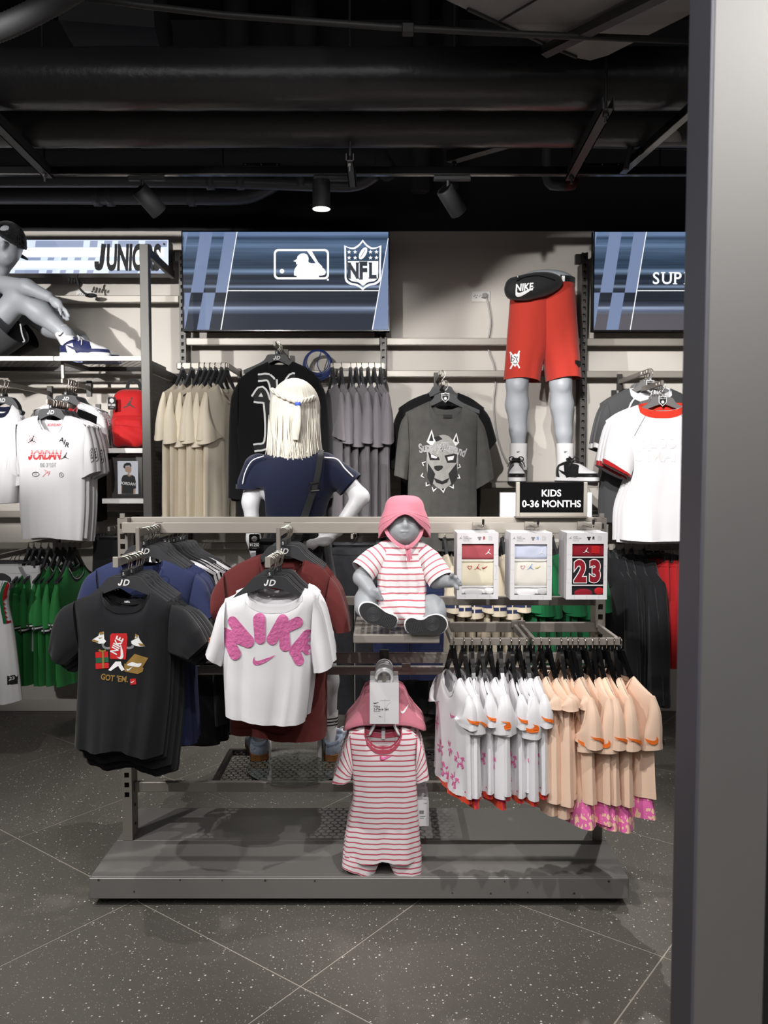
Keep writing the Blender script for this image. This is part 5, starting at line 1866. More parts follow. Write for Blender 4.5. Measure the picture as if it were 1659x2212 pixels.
for i, x in enumerate(peach_px):
 c = at(x, 1377, 2.65)
 v = 0 if i < 4 else (2 if i == 11 else 1 + (i % 2))
 src = protoP[v]
 rz = -PI / 2 + (.45 if i == 11 else .16 + .12 * math.sin(i * 2.3))
 lab = 'peach toddler %s, %s from the white sets' % ('playsuit with short frilled sleeves' if v == 0 else 'T-shirt with orange mark and floral pink shorts', ORD[i])
 loc = (c.x, 2.65 - .014 * math.sin(i * 1.9), ZB)
 if v not in seen:
  seen.add(v)
  src.location, src.rotation_euler = loc, (0, 0, rz)
  tag(src, lab, None, 'peach toddler sets on the front bar')
 else:
  rep(src, loc, rz, lab, 'peach toddler sets on the front bar', (1, 1, 1 + .025 * math.sin(i * 2.7)))
 hl = 'glossy black child hanger of the peach toddler sets, %s from the white sets' % ORD[i]
 if i == 0:
  h2.location, h2.rotation_euler = (c.x, 2.65, ZB), (0, 0, rz)
  tag(h2, hl, None, 'child hangers of the peach sets')
 else:
  rep(h2, (c.x, 2.65, ZB), rz, hl, 'child hangers of the peach sets')
# ------------------------------------------------------------------ the free-standing rack
a, b = at(192, 1942, 2.643), at(1359, 1897, 2.643)
XA, XB, ZBT = at(192, 1897, 2.643).x, at(1359, 1897, 2.643).x, b.z
rk = thing('display_rack', 'grey metal clothes rack with two slotted uprights on a wide flat base', 'rack', ((XA + XB) / 2, 2.643, 0))
YU, YR = 2.915, 2.985
G().box((XA, 2.643, a.z), (XB, 2.655, ZBT), .0025).obj('front_panel', MAT['base_metal'], rk)
G().box((XA, 2.655, a.z), (XA + .012, 3.208, ZBT - .002)).obj('side_panel', MAT['base_metal'], rk)
G().box((XB - .012, 2.655, a.z), (XB, 3.208, ZBT - .002)).obj('side_panel', MAT['base_metal'], rk)
G().box((XA + .012, 3.196, a.z), (XB - .012, 3.208, ZBT - .002)).obj('rear_panel', MAT['base_metal'], rk)
G().box((XA + .004, 2.6552, ZBT - .006), (XB - .004, 2.915, ZBT - .0005), .001).obj('base_plate', MAT['base_metal'], rk)
G().box((XA + .004, 2.9175, ZBT - .006), (XB - .004, 3.204, ZBT - .0005), .001).obj('base_plate', MAT['base_metal'], rk)
for x in (XA + .04, XB - .04):
 for y in (2.70, 3.15):
  G().cyl((x, y, 0), (x, y, a.z + .02), .02, 12).obj('foot', MAT['rubber'], rk)
scuff = M('dark_scuff', (52, 48, 46), rough=.8)
for i, (x, y) in enumerate(((213, 1901), (389, 1901), (480, 1902), (573, 1902), (680, 1903), (1090, 1904), (1315, 1904), (290, 1926), (977, 1929), (1240, 1930), (1060, 1930), (1140, 1928))):
 c = at(x, y, 2.6425)
 G().poly(circ(c.x, c.z, .004 - .0008 * (i % 3), 10), 2.6422).obj('dent', scuff, rk)
xu0, xu1 = at(276, 1818, YU).x, at(1290, 1818, YU).x
UX = (xu0, xu1)
ZT = at(829, 1117, YR).z
for x in UX:
 g = G()
 w, t = .0175, .0035
 g.box((x - w, YU, ZBT), (x - w + .009, YU + t, ZT))
 g.box((x + w - .009, YU, ZBT), (x + w, YU + t, ZT))
 g.box((x - w + .009, YU, ZBT), (x + w - .009, YU + t, ZBT + .16))
 z = ZBT + .16
 while z < ZT:
  g.box((x - w + .009, YU, z + .019), (x + w - .009, YU + t, min(z + .036, ZT)))
  z += .036
 g.box((x - w, YU + t, ZBT), (x - w + .003, YU + .07, ZT))
 g.box((x + w - .003, YU + t, ZBT), (x + w, YU + .07, ZT))
 g.box((x - w + .003, YU + .067, ZBT), (x + w - .003, YU + .07, ZT))
 u = g.obj('slotted_upright', MAT['rack_metal'], rk)
 for z in (ZBT + .05, ZBT + .12):
  G().cyl((x + w - .001, YU + .035, z), (x + w + .003, YU + .035, z), .006, 10).obj('bolt', MAT['dark_metal'], u)


def beam(y0, y1, Y, x0=None, x1=None, d=.02, mat='rail_metal', name='beam'):
 za, zb2 = at(829, y1, Y).z, at(829, y0, Y).z
 g = G().box((UX[0] + .0178 if x0 is None else x0, Y, za), (UX[1] - .0178 if x1 is None else x1, Y + d, zb2), .002)
 return g.obj(name, MAT[mat], rk)


beam(1117, 1137, YR - .03, d=.025)
beam(1129, 1152, YU - .021, UX[0] + .004, UX[1] - .004)
beam(1289, 1308, YU + .045, mat='rack_metal')
beam(1345, 1366, YU - .021, at(966, 0, YU).x, UX[1] + .004, mat='rack_metal')
beam(1411, 1433, YU - .021, UX[0] + .02, UX[1] + .004, mat='rack_metal')
beam(1440, 1458, YU + .047, mat='rack_metal')
beam(1690, 1711, YU + .03, mat='rack_metal')
c = at(878, 1447, YU)
G().box((c.x - .016, YU + .038, c.z - .014), (c.x + .016, YU + .0465, c.z + .014), .001).obj('joint_plate', MAT['rack_metal'], rk)


def step_arm(label, X, Yb, Ym, Yf, z0, z1, tiers=2):
 t = thing('stepped_bracket', label, 'arm', (X, Yb, z0), group='stepped arms on the rack')
 w, h = .0065, .026
 G().box((X - .013, Yb, z0 - .036), (X + .013, Yb + .012, z0 + .004), .001).obj('beam_hook', MAT['dark_metal'], t)
 G().box((X - w, Ym, z0 - h), (X + w, Yb, z0), .0015).obj('upper_bar', MAT['rack_metal'], t)
 if tiers == 2:
  G().box((X - w, Ym - .013, z1 - h), (X + w, Ym - .0002, z0 + .004), .0015).obj('drop_post', MAT['rack_metal'], t)
  G().box((X - w, Yf, z1 - h), (X + w, Ym - .0132, z1), .0015).obj('lower_bar', MAT['rack_metal'], t)
  G().box((X - w - .0015, Yf - .004, z1 - h - .002), (X + w + .0015, Yf, z1 + .004), .001).obj('end_cap', MAT['rail_metal'], t)
 return t


z0, z1 = at(300, 1140, 2.68).z - .001, at(268, 1203, 2.45).z - .001
step_arm('stepped face-out arm holding the blue and the black T-shirts', at(312, 1140, 2.68).x - .012, 2.895, 2.655, 2.425, z0, z1)
z1b = at(583, 1203, 2.43).z - .001
step_arm('stepped face-out arm holding the maroon and the white T-shirts', at(612, 1140, 2.68).x - .012, 2.895, 2.655, 2.405, z0, z1b)
zr = at(830, 1449, 2.68).z - .0055
ra = thing('straight_bracket', 'straight face-out arm holding the striped baby rompers', 'arm', (at(830, 0, 2.68).x, 2.895, zr))
X = at(830, 1449, 2.68).x
G().box((X - .006, 2.655, zr - .026), (X + .006, 2.893, zr), .0015).obj('bar', MAT['rack_metal'], ra)
G().box((X - .016, 2.880, zr - .034), (X + .016, 2.8935, zr + .03), .001).obj('beam_hook', MAT['dark_metal'], ra)
zq = at(358, 1142, 3.14).z - .001
rb = thing('straight_bracket', 'straight rear arm holding the black track tops', 'arm', (at(358, 0, 3.14).x, 2.99, zq))
X = at(358, 1142, 3.14).x
G().box((X - .006, 2.99, zq - .024), (X + .014, 3.36, zq), .0015).obj('bar', MAT['rack_metal'], rb)
zu = ZB - .001
for (x0, x1, lab) in ((972, 1141, 'U-shaped hanging bar of the rack under the white toddler sets'), (1149, 1339, 'U-shaped hanging bar of the rack under the peach toddler sets')):
 a, b = at(x0, 1393, 2.65), at(x1, 1377, 2.65)
 t = thing('hanging_rail', lab, 'hanging bar', ((a.x + b.x) / 2, 2.65, zu), group='U-shaped bars of the rack')
 G().box((a.x, 2.644, zu - .024), (b.x, 2.656, zu), .0015).obj('front_bar', MAT['rack_metal'], t)
 for x in (a.x + .006, b.x - .006):
  G().box((x - .006, 2.6562, zu - .024), (x + .006, 2.893, zu), .0015).obj('side_arm', MAT['rack_metal'], t)
  G().box((x - .012, 2.88, zu - .012), (x + .012, 2.8935, zu + .012), .001).obj('beam_hook', MAT['rack_metal'], t)

# ---- shelf of the seated baby
ZBS = at(856, 1371, 2.57).z
bs = thing('baby_shelf', 'short perforated metal shelf under the seated baby figure', 'shelf', (at(856, 0, 2.57).x, 2.57, ZBS))
x0, x1 = at(763, 1371, 2.57).x, at(950, 1371, 2.57).x
G().box((x0, 2.57, ZBS - .028), (x1, 2.585, ZBS), .003).obj('front_edge', MAT['rack_metal'], bs)
for x in (x0, x1 - .012):
 G().box((x, 2.585, ZBS - .028), (x + .012, 2.893, ZBS - .001), .001).obj('side_edge', MAT['rack_metal'], bs)
g = G()
nx, ny = 12, 14
dx, dy = (x1 - x0 - .036) / nx, .30 / ny
for j in range(ny):
 for i in range(nx):
  X, Y = x0 + .018 + dx * i, 2.585 + dy * j
  ox = .3 * dx * (j % 2)
  g.add([(X, Y, ZBS - .002), (X + dx, Y, ZBS - .002), (X + dx, Y + dy, ZBS - .002), (X, Y + dy, ZBS - .002), (X + .2 * dx, Y + .3 * dy, ZBS - .002), (X + .8 * dx, Y + .3 * dy, ZBS - .002), (X + .8 * dx, Y + .75 * dy, ZBS - .002), (X + .2 * dx, Y + .75 * dy, ZBS - .002)], [(0, 1, 5, 4), (1, 2, 6, 5), (2, 3, 7, 6), (3, 0, 4, 7)])
g.box((x0 + .012, 2.585, ZBS - .003), (x0 + .018, 2.885, ZBS - .0015)).box((x1 - .018, 2.585, ZBS - .003), (x1 - .012, 2.885, ZBS - .0015))
g.obj('perforated_deck', MAT['rack_metal'], bs)

# ---- rear foot shelf with the glass disc of the standing figure
ZFS = at(600, 1690, 2.965).z
x0, x1 = at(455, 1690, 2.965).x, at(985, 1690, 2.965).x
fs = shelf('foot_shelf', 'low dark shelf with hexagonal holes under the standing figure', x0, x1, 2.965, 3.33, ZFS, .024, MAT['rack_metal'], .0262, MAT['dark_metal'])
gd = thing('glass_disc', 'round clear glass base plate of the standing figure', 'base plate', (at(640, 1690, 3.1).x, 3.10, ZFS))
X = at(637, 1690, 3.02).x
R = .195
G().tube([(X, 3.115, ZFS + .0005), (X, 3.115, ZFS + .0009), (X, 3.115, ZFS + .0075), (X, 3.115, ZFS + .008)], [R - .002, R, R, R - .002], 48).obj('disc', MAT['glass'], gd)
c = at(697, 1665, 3.12)
rod = G().cyl((c.x, 3.16, ZFS + .009), (c.x, 3.16, ZFS + .30), .0065, 12).obj('rod', MAT['chrome'], gd, True)
G().cyl((c.x, 3.16, ZFS + .0085), (c.x, 3.16, ZFS + .014), .018, 20).obj('rod_flange', MAT['chrome'], gd)

# ---- black sign on the top beam
YS = 2.94
a, b = at(1114, 1112, YS), at(1269, 1035, YS)
zs_ = ZT + .001
sgn = thing('sign_holder', 'black sign in a metal holder, white words for small children, on top of the rack', 'sign', ((a.x + b.x) / 2, YS, zs_))
hh = b.z - a.z
G().box((a.x - .002, YS - .012, zs_), (b.x + .002, YS + .03, zs_ + .004), .001).obj('foot', MAT['rack_metal'], sgn)
f = .0135
G().box((a.x, YS - .006, zs_ + .004), (a.x + f, YS + .008, zs_ + hh), .0015).obj('side_frame', MAT['rail_metal'], sgn)
G().box((b.x - f, YS - .006, zs_ + .004), (b.x, YS + .008, zs_ + hh), .0015).obj('side_frame', MAT['rail_metal'], sgn)
G().box((a.x + f, YS - .006, zs_ + .004), (b.x - f, YS + .008, zs_ + .018), .0015).obj('bottom_frame', MAT['rail_metal'], sgn)
G().box((a.x + f, YS - .002, zs_ + .018), (b.x - f, YS + .004, zs_ + hh - .001)).obj('panel', M('sign_black', (14, 14, 15), rough=.12, spec=.5), sgn)
for tx, y, x, w in (('KIDS', 1065, 1191, 42), ('0-36 MONTHS', 1088, 1191, 127)):
 v, ff = text2d(tx, 1, .022, 0, 1.)
 kx = kpx(YS)
 v = (v - (v.max(0) + v.min(0)) / 2) * (w * kx / (v[:, 0].max() - v[:, 0].min()))
 c = at(x, y, YS)
 flat('sign_lettering', (v, ff), MAT['white_ink'], sgn, YS - .0028, True, c.x, c.z)

# ---- boxed sets on pegs
MAT['box_rose'] = fab('rib_rose', (176, 84, 92))
MAT['box_cream'] = fab('rib_cream', (228, 220, 196))
MAT['box_blue'] = fab('rib_pale_blue', (206, 212, 232))
MAT['box_ivory'] = fab('rib_ivory', (234, 230, 220))
MAT['box_red'] = fab('box_deep_red', (140, 24, 40))
MAT['box_black'] = fab('box_black_cloth', (30, 30, 34))
MAT['film'] = MAT['clear']
zbm = at(829, 1129, 2.895).z


def boxset(px0, px1, py0, py1, Y, win, colors, n, kind, wlab):
 a, b = at(px0, py1, Y), at(px1, py0, Y)
 W, H = b.x - a.x, b.z - a.z
 D = .030
 r = thing('gift_box', 'x', 'box', (a.x, Y, a.z), group='boxed baby sets showing %s' % wlab)
 k = kpx(Y, 1200)
 q = lambda x, y: ((x - px0) * k, (py1 - y) * k)
 wx0, wz1 = q(*win[0])
 wx1, wz0 = q(*win[1])
 L = lambda x0, z0, x1, z1: [(x0, z0), (x1, z0), (x1, z1), (x0, z1)]
 dv = [q(0, y)[1] for y in win[2]]
 th = .0035
 holes = [L(wx0, dv[0] + th / 2, wx1, wz1), L(wx0, dv[1] + th / 2, wx1, dv[0] - th / 2), L(wx0, wz0, wx1, dv[1] - th / 2)]
 G().poly([L(0, 0, W, H)] + [h_[::-1] for h_ in holes], 0, .0016).obj('front_card', MAT['card'], r, off=False)
 G().box((0, .0017, 0), (.0012, D, H)).box((W - .0012, .0017, 0), (W, D, H)).box((.0012, .0017, 0), (W - .0012, D, .0012)).box((.0012, .0017, H - .0012), (W - .0012, D, H)).box((.0012, D - .0012, .0012), (W - .0012, D, H - .0012)).obj('tray', MAT['card'], r, off=False)
 for i, h_ in enumerate(holes):
  (x0, z0), (x1, z1) = h_[0], h_[2]
  V, F = [], []
  n_ = 14
  for jj in range(n_ + 1):
   for ii in range(n_ + 1):
    u, v = ii / n_, jj / n_
    V.append((x0 - .001 + (x1 - x0 + .002) * u, .012 - .006 * math.sqrt(max(0, 1 - (2 * v - 1) ** 4)) - .001 * math.sin(9 * u + i) * math.sin(6 * v), z0 - .001 + (z1 - z0 + .002) * v))
  F = [(jj * (n_ + 1) + ii, jj * (n_ + 1) + ii + 1, (jj + 1) * (n_ + 1) + ii + 1, (jj + 1) * (n_ + 1) + ii) for jj in range(n_) for ii in range(n_)]
  mk('folded_garment', V, F, colors[i], r, True)
 mid = holes[1]
 cx, cz = (mid[0][0] + mid[2][0]) / 2, (mid[0][1] + mid[2][1]) / 2
 w_ = mid[1][0] - mid[0][0]
 if kind == 2:
  for s in (-1, 1):
   v, f_ = text2d('2' if s < 0 else '3', 1, .05, 0, .8)
   v = v - (v.max(0) + v.min(0)) / 2
   hh_ = (mid[2][1] - mid[0][1]) * .84
   vv = v / (v[:, 1].max() - v[:, 1].min()) * hh_
   vo, fo = text2d('2' if s < 0 else '3', 1, .085, 0, .8)
   vo = (vo - (vo.max(0) + vo.min(0)) / 2) / (vo[:, 1].max() - vo[:, 1].min()) * hh_ * 1.08
   flat('number_edge', (vo, fo), MAT['white_ink'], r, .0028, False, cx + s * w_ * .235, cz)
   flat('number', (vv, f_), MAT['box_red'], r, .0022, False, cx + s * w_ * .235, cz)
 else:
  m = [M('stitch_red', (176, 60, 56), rough=.8), M('stitch_pink', (210, 150, 160), rough=.8)][kind]
  m2 = [m, M('stitch_blue', (120, 150, 206), rough=.8)][kind]
  m3 = [m, M('stitch_yellow', (214, 204, 140), rough=.8)][kind]
  zc_ = cz + (mid[2][1] - mid[0][1]) * .22
  flat('heart_stitch', heart(w_ * .15), m, r, .0045, False, cx - w_ * .24, zc_)
  flat('player_stitch', jumper(w_ * .21), m2, r, .0045, False, cx, zc_)
  flat('tick_stitch', tf(tick(w_ * .19), 0, 0, 1, .2), m3, r, .0045, False, cx + w_ * .24, zc_)
 top = holes[0]
 ccx, ccz = (top[0][0] + top[2][0]) / 2, (top[0][1] + top[2][1]) / 2
 flat('player_patch', jumper(w_ * .2), MAT['white_ink'], r, .0042, False, ccx + w_ * (.34 if kind < 2 else -.05), ccz - .002)
 if kind == 2:
  G().box((ccx + w_ * .12, .004, ccz - .012), (ccx + w_ * .38, .008, ccz + .014), .001).obj('red_booties', MAT['bag_red'], r, off=False)
 lowh = holes[2]
 G().sph(((lowh[0][0] * .62 + lowh[2][0] * .38), .006, lowh[0][1] + .006), (w_ * .3, .004, .014), 14, 8).obj('bootie', [MAT['sock_grey'], MAT['sock_white'], MAT['box_red']][kind], r, True, False)
 G().sph(((lowh[0][0] * .12 + lowh[2][0] * .88), .006, lowh[0][1] + .012), (w_ * .16, .004, .013), 14, 8).obj('bootie', [MAT['sock_white'], MAT['sock_grey'], MAT['bag_red']][kind], r, True, False)
 tz = H - (win[0][1] - py0) * k * .48
 flat('player_emblem', jumper(.010), MAT['black_ink'], r, -.0004, False, .012, tz)
 flat('card_print', join2d([tf(text2d('Jordan', .0062, .01, 0, 1, 1, 'LEFT'), .021, tz + .004), tf(text2d('3-Piece Set', .0062, .01, 0, 1, 1, 'LEFT'), .021, tz - .0015), tf(text2d('Bodysuit, Pants', .0034, 0, 0, 1, 1, 'LEFT'), .021, tz - .0065), tf(text2d('& Ankle Socks', .0034, 0, 0, 1, 1, 'LEFT'), .021, tz - .0100)]), MAT['grey_ink'], r, -.0004, False)
 icon = join2d([soup([(-.006, .004), (.006, .004), (.007, -.001), (.004, -.001), (.003, -.008), (-.003, -.008), (-.004, -.001), (-.007, -.001)])])
 icon2 = soup([(-.003, .005), (.003, .005), (.0035, -.006), (.001, -.006), (0, -.001), (-.001, -.006), (-.0035, -.006)])
 flat('icon', icon, [MAT['grey_ink'], MAT['grey_ink'], MAT['black_ink']][kind], r, -.0004, False, W * .54, tz)
 flat('icon', icon2, [MAT['box_rose'], M('icon_blue', (150, 170, 214), rough=.7), MAT['black_ink']][kind], r, -.0004, False, W * .65, tz)
 flat('fine_print', join2d([tf(text2d(s_, .0030, 0, 0, 1, 1, 'LEFT'), W * .76, tz + .005 - .004 * i) for i, s_ in enumerate(('Bodysuit', 'Body 100%', 'Socks 98%', 'Pants 60%'))]), MAT['grey_ink'], r, -.0004, False)
 grid = [line2d([(0.002, H * y), (wx0 - .001, H * y)], .0004) for y in (.25, .45, .67)] + [line2d([(wx1 + .001, H * y), (W - .002, H * y)], .0004) for y in (.30, .5, .67)] + [line2d([(W * x, .002), (W * x, wz0 - .001)], .0004) for x in (.2, .5, .8)] + [line2d(spline([(W * .93, H * .36), (W * .97, H * .44), (W * .93, H * .52)], 5), .0004)]
 flat('faint_lines', join2d(grid), MAT['grey_ink'], r, -.0003, False)
 hk = thing('box_hook', 'x', 'hook')
 hx = W * (.64 if kind == 0 else .66 if kind == 1 else .64)
 G().poly([[(hx - .028, H - .004), (hx + .022, H - .004), (hx + .022, H + .022), (hx - .010, H + .026), (hx - .028, H + .02)], [(hx - .02, H + .009), (hx - .02, H + .017), (hx + .012, H + .017), (hx + .012, H + .009)]], .010, .0112).obj('hang_tab', MAT['clear'], r, off=False)
 bpy.data.objects.remove(hk)
 for i in range(n):
  lab = 'white window box set showing %s, %s from the front of its peg' % (wlab, ORD[i])
  loc = (a.x + .0006 * math.sin(i * 5), Y + .0325 * i, a.z + .0012 * math.sin(i * 3))
  if i == 0:
   tag(r, lab)
  else:
   rep(r, loc, .0, lab, r['group'])
 pg_ = thing('peg_hook', 'metal peg hook over the beam, holding the boxes showing %s' % wlab, 'hook', (a.x + hx, 2.894, zbm), group='peg hooks on the top beam')
 X = a.x + hx - .004
 zp = a.z + H + .0165
 G().tube([(X, 2.893, zp), (X, Y - .012, zp), (X, Y - .018, zp + .006), (X, Y - .018, zp + .014)], .0025, 8).obj('peg', MAT['chrome'], pg_, True)
 G().cyl((X, Y - .018, zp + .013), (X, Y - .018, zp + .03), .0042, 10).obj('peg_tip', MAT['black_plastic'], pg_)
 G().box((X - .02, 2.884, zp - .014), (X + .012, 2.8935, zbm + .004), .001).obj('beam_clip', MAT['rail_metal'], pg_)


boxset(987, 1077, 1151, 1294, 2.765, ((997, 1174), (1066, 1284), (1209, 1266)), (MAT['box_rose'], MAT['box_cream'], MAT['sock_white']), 4, 0, 'rose and cream')
boxset(1102, 1193, 1151, 1296, 2.765, ((1111, 1175), (1181, 1285), (1208, 1266)), (MAT['box_blue'], MAT['box_ivory'], MAT['sock_white']), 4, 1, 'pale blue and ivory')
boxset(1223, 1313, 1151, 1295, 2.765, ((1235, 1174), (1303, 1285), (1203, 1264)), (MAT['box_red'], MAT['box_black'], MAT['box_black']), 4, 2, 'a red number')
# ------------------------------------------------------------------ clothes on the wall
def faceout(label, px0, py0, Y, n, step, mat, outl, tlab, hlab, tg, hg_, name='t_shirt', cat='T-shirt', hang=None, jit=.03, arm=True, post=None, deco=None, **kw):
 """a stack of face-on garments on an arm from the wall rail; outl in photo positions"""
 k = kpx(Y, py0 + 60)
 o = outline(px0, py0, k, **outl)
 t, p = new_tee('x', cat, mat, name, **o, **kw)
 if deco:
  deco(t, p, k, lambda x, y: ((x - px0) * k, -(y - py0) * k))
 hd = dict(hang or dict(arm=.17, drop=.06, **HB))
 hd['top'] = min(-.03, .051 - (outl['nkF'][0][1] - py0) * k)
 h = make_hanger('hanger', 'x', 'x', **hd)
 c = at(px0, py0, Y)
 sp = [((c.x + .001 * i, Y + step * i, c.z), random.uniform(-jit, jit) if i else 0) for i in range(n)]
 hang_row(t, h, sp, tlab, hlab, tg, hg_)
 if arm:
  a = thing('face_out_bracket', label, 'arm', (c.x, 4.72, c.z), group='face-out arms on the wall')
  x, z = c.x - .009, c.z - .002
  G().box((x - .006, Y - .03, z - .024), (x + .006, 4.719, z), .0015).obj('bar', MAT['rack_metal'], a)
  G().box((x - .014, 4.70, z - .06), (x + .014, 4.7195, z + .03), .001).obj('rail_hook', MAT['dark_metal'], a)
  if post:
   G().box((x - .0075, Y + post, z + .001), (x + .0075, Y + post + .014, z + .10), .0015).obj('drop_post', MAT['rail_metal'], a)
 return t, p


# white graphic tee, left
def deco_white(t, p, k, pl):
 bv = bvh_of(p[0])
 q = lambda x, y: pl(x * .2411, 780 + y * .2411)
 s = k * .2411
 def pr(n, sp_, m, x, y, off=.002):
  c = q(x, y)
  press(n, sp_, MAT[m], t, bv, c[0], c[1], off, .02)
 v, f = jtext('JORDAN', 1, .03, .25, .95, .86)
 v = (v - (v.max(0) + v.min(0)) / 2) / (v.max(0) - v.min(0)) * np.array([300 * s, 88 * s])
 pr('print', (v, f), 'red_ink', 418, 840)
 pr('print', join2d([line2d([(-150 * s, y * s), (150 * s, y * s)], 4 * s) for y in (32, 18, 4)]), 'white_ink', 418, 840, .0027)
 pr('print', jumper(72 * s), 'black_ink', 595, 852, .0027)
 v, f = text2d('KIND OF FLIGHT', 1, 0, 0, .5, 1.1)
 v = (v - (v.max(0) + v.min(0)) / 2) / (v.max(0) - v.min(0)) * np.array([145 * s, 40 * s])
 pr('print', (v, f), 'grey_ink', 445, 930)
 pr('print', join2d([tf(jumper(76 * s), 0, 0)]), 'black_ink', 305, 705, .0026)
 ring = [tf(text2d(ch, 17 * s), 40 * s * math.sin(a), 40 * s * math.cos(a), 1, -a) for ch, a in zip('AIRAIRAIRAIR', np.linspace(0, 2 * PI, 13))]
 pr('print', join2d(ring + [soup([circ(0, 0, 26 * s, 18), circ(0, 0, 23 * s, 18)[::-1]])]), 'red_ink', 305, 708)
 pr('print', join2d([tf(text2d(ch, 62 * s, .02, .1), x * s, z * s, 1, -.2) for ch, x, z in (('A', -22, 20), ('I', 2, 0), ('R', 24, -24))]), 'black_ink', 590, 728)
 for x, y in ((335, 1012), (562, 1018)):
  pr('print', join2d([soup([circ(0, 0, 32 * s if x < 400 else 20 * s, 18, 22 * s), circ(0, 0, 27 * s if x < 400 else 16 * s, 18, 17 * s)[::-1]]), text2d('M' if x < 400 else '8', 24 * s)]), 'black_ink', x, y)
 pr('print', join2d([line2d([(a * s, b * s) for a, b in L_], 4 * s) for L_ in ([(-35, -32), (0, 4), (32, -6), (10, 14), (-20, 34), (-6, 8)], [(0, 4), (30, 22), (14, -20)])]), 'red_ink', 430, 1003)
 v, f = jtext('JORDAN', .018, .01)
 flat('neck_print', (v, f), MAT['red_ink'], t, .018, False, *pl(113, 917))
 p[2].wrap_print('sleeve_print', join2d([tf(text2d('3', .05, .02), 0, 0), soup([rrect(-.022, -.032, .022, .032, .008), rrect(-.018, -.028, .018, .028, .007)[::-1]])]), MAT['black_ink'], t, .62, .28, .22, q0=.12)


faceout('wall arm of the white printed T-shirts', 110, 862, 4.02, 8, .026, 'cloth_white',
  dict(shL=[(33, 914), (56, 904), (82, 896)], shR=[(141, 897), (165, 906), (190, 918)], nkF=NF((82, 896), (141, 897), 937), nkB=NB((82, 896), (141, 897), 908),
             left=[(33, 914), (36, 970), (38, 1025), (37, 1100), (41, 1165)], right=[(190, 918), (184, 970), (180, 1030), (178, 1100), (172, 1168)], bot=[(41, 1165), (90, 1160), (135, 1164), (172, 1168)],
             sleeves=[((35, 914), (38, 1010), (11, 1012), (41, 1030), [(35, 914), (24, 935), (16, 975), (11, 1012)]), ((188, 918), (180, 1015), (205, 1019), (174, 1034), [(188, 918), (197, 950), (203, 990), (205, 1019)])]),
  'white T-shirt with red and black emblems, %s from the front of its stack', 'black hanger of the white emblem T-shirts, %s from the front', 'white emblem T-shirts on the wall', 'hangers of the white emblem T-shirts',
  D=.03, Dbot=.045, folds=.009, seed=101, a=.31, deco=deco_white)


def deco_tri(t, p, k, pl):
 for s in (1, 2):
  V, F, U = p[s].grid(12, 14, 0, .62, 0, .9, .003)
  mk('sleeve_panel', V, F, MAT['cloth_white'], t, True)
 V, F, U = p[0].grid(20, 2, 0, 1, 0, .06, .003, (False,))
 mk('shoulder_panel', V, F, MAT['cloth_white'], t, True)


faceout('wall arm of the black, white and red T-shirts', 142, 818, 4.34, 5, .03, 'cloth_deep_black',
  dict(shL=[(72, 885), (92, 876), (112, 868)], shR=[(172, 868), (195, 877), (216, 888)], nkF=NF((112, 868), (172, 868), 893), nkB=NB((112, 868), (172, 868), 876),
             left=[(72, 885), (76, 950), (78, 1000), (78, 1120)], right=[(216, 888), (212, 950), (208, 1000), (208, 1120)], bot=[(78, 1120), (140, 1124), (208, 1120)],
             sleeves=[((75, 885), (80, 965), (52, 975), (80, 988), [(75, 885), (62, 905), (55, 940), (52, 975)]), ((213, 888), (206, 965), (238, 975), (208, 990), [(213, 888), (226, 905), (233, 940), (238, 975)])]),
  'black T-shirt with white shoulders and red collar, %s from the front of its stack', 'black hanger of the red-collared T-shirts, %s from the front', 'red-collared T-shirts on the wall', 'hangers of the red-collared T-shirts',
  D=.03, Dbot=.04, folds=.007, seed=111, a=.3, rib=.03, rib_mat=MAT['cloth_crimson'], deco=deco_tri, post=-.02)


def deco_raglan(t, p, k, pl):
 V, F, U = p[2].grid(8, 14, 0, .5, 0, .95, .003)
 mk('sleeve_panel', V, F, MAT['cloth_white'], t, True)


faceout('wall arm of the white and navy top, at the picture edge', 4, 820, 4.1, 2, .035, 'cloth_white',
  dict(shL=[(-70, 893), (-45, 882), (-20, 872)], shR=[(26, 872), (38, 884), (46, 900)], nkF=NF((-20, 872), (26, 872), 893), nkB=NB((-20, 872), (26, 872), 878),
             left=[(-70, 893), (-66, 960), (-66, 1085)], right=[(46, 900), (40, 960), (36, 1020), (30, 1085)], bot=[(-66, 1085), (-20, 1088), (30, 1085)],
             sleeves=[((44, 898), (38, 990), (55, 1045), (30, 1050), [(44, 898), (52, 930), (55, 985), (55, 1045)])]),
  'white top with navy collar at the picture edge, %s in its stack', 'black hanger of the white and navy tops, %s in its stack', 'white and navy tops', 'hangers of the white and navy tops',
  hang=dict(arm=.085, drop=.06, **HB), D=.03, Dbot=.04, folds=.008, seed=121, a=.3, rib=.022, rib_mat=MAT['cloth_navy'])


# black jacket with an interlocking monogram
def deco_mono(t, p, k, pl):
 bv = bvh_of(p[0])
 for w, m, off in ((30, 'white_ink', .002), (17, 'black_ink', .0028)):
  S = [[(-46, 44), (-30, 62), (-18, 30), (-18, -50), (-48, -62)], [(-46, 44), (-10, 30), (30, -62), (52, -40)], [(52, 62), (30, 56), (30, -62)], [(-5, 84), (0, 30)], [(-38, 88), (-10, 84), (0, 24), (0, -84)], [(0, 24), (30, 84), (42, 90)], [(-18, -84), (18, -84)]]
  sp_ = join2d([line2d([(x * k, y * k) for x, y in spline(s, 4)], w * k * .62) for s in S])
  c = pl(597, 905)
  press('monogram', sp_, MAT[m], t, bv, c[0], c[1], off, .02)


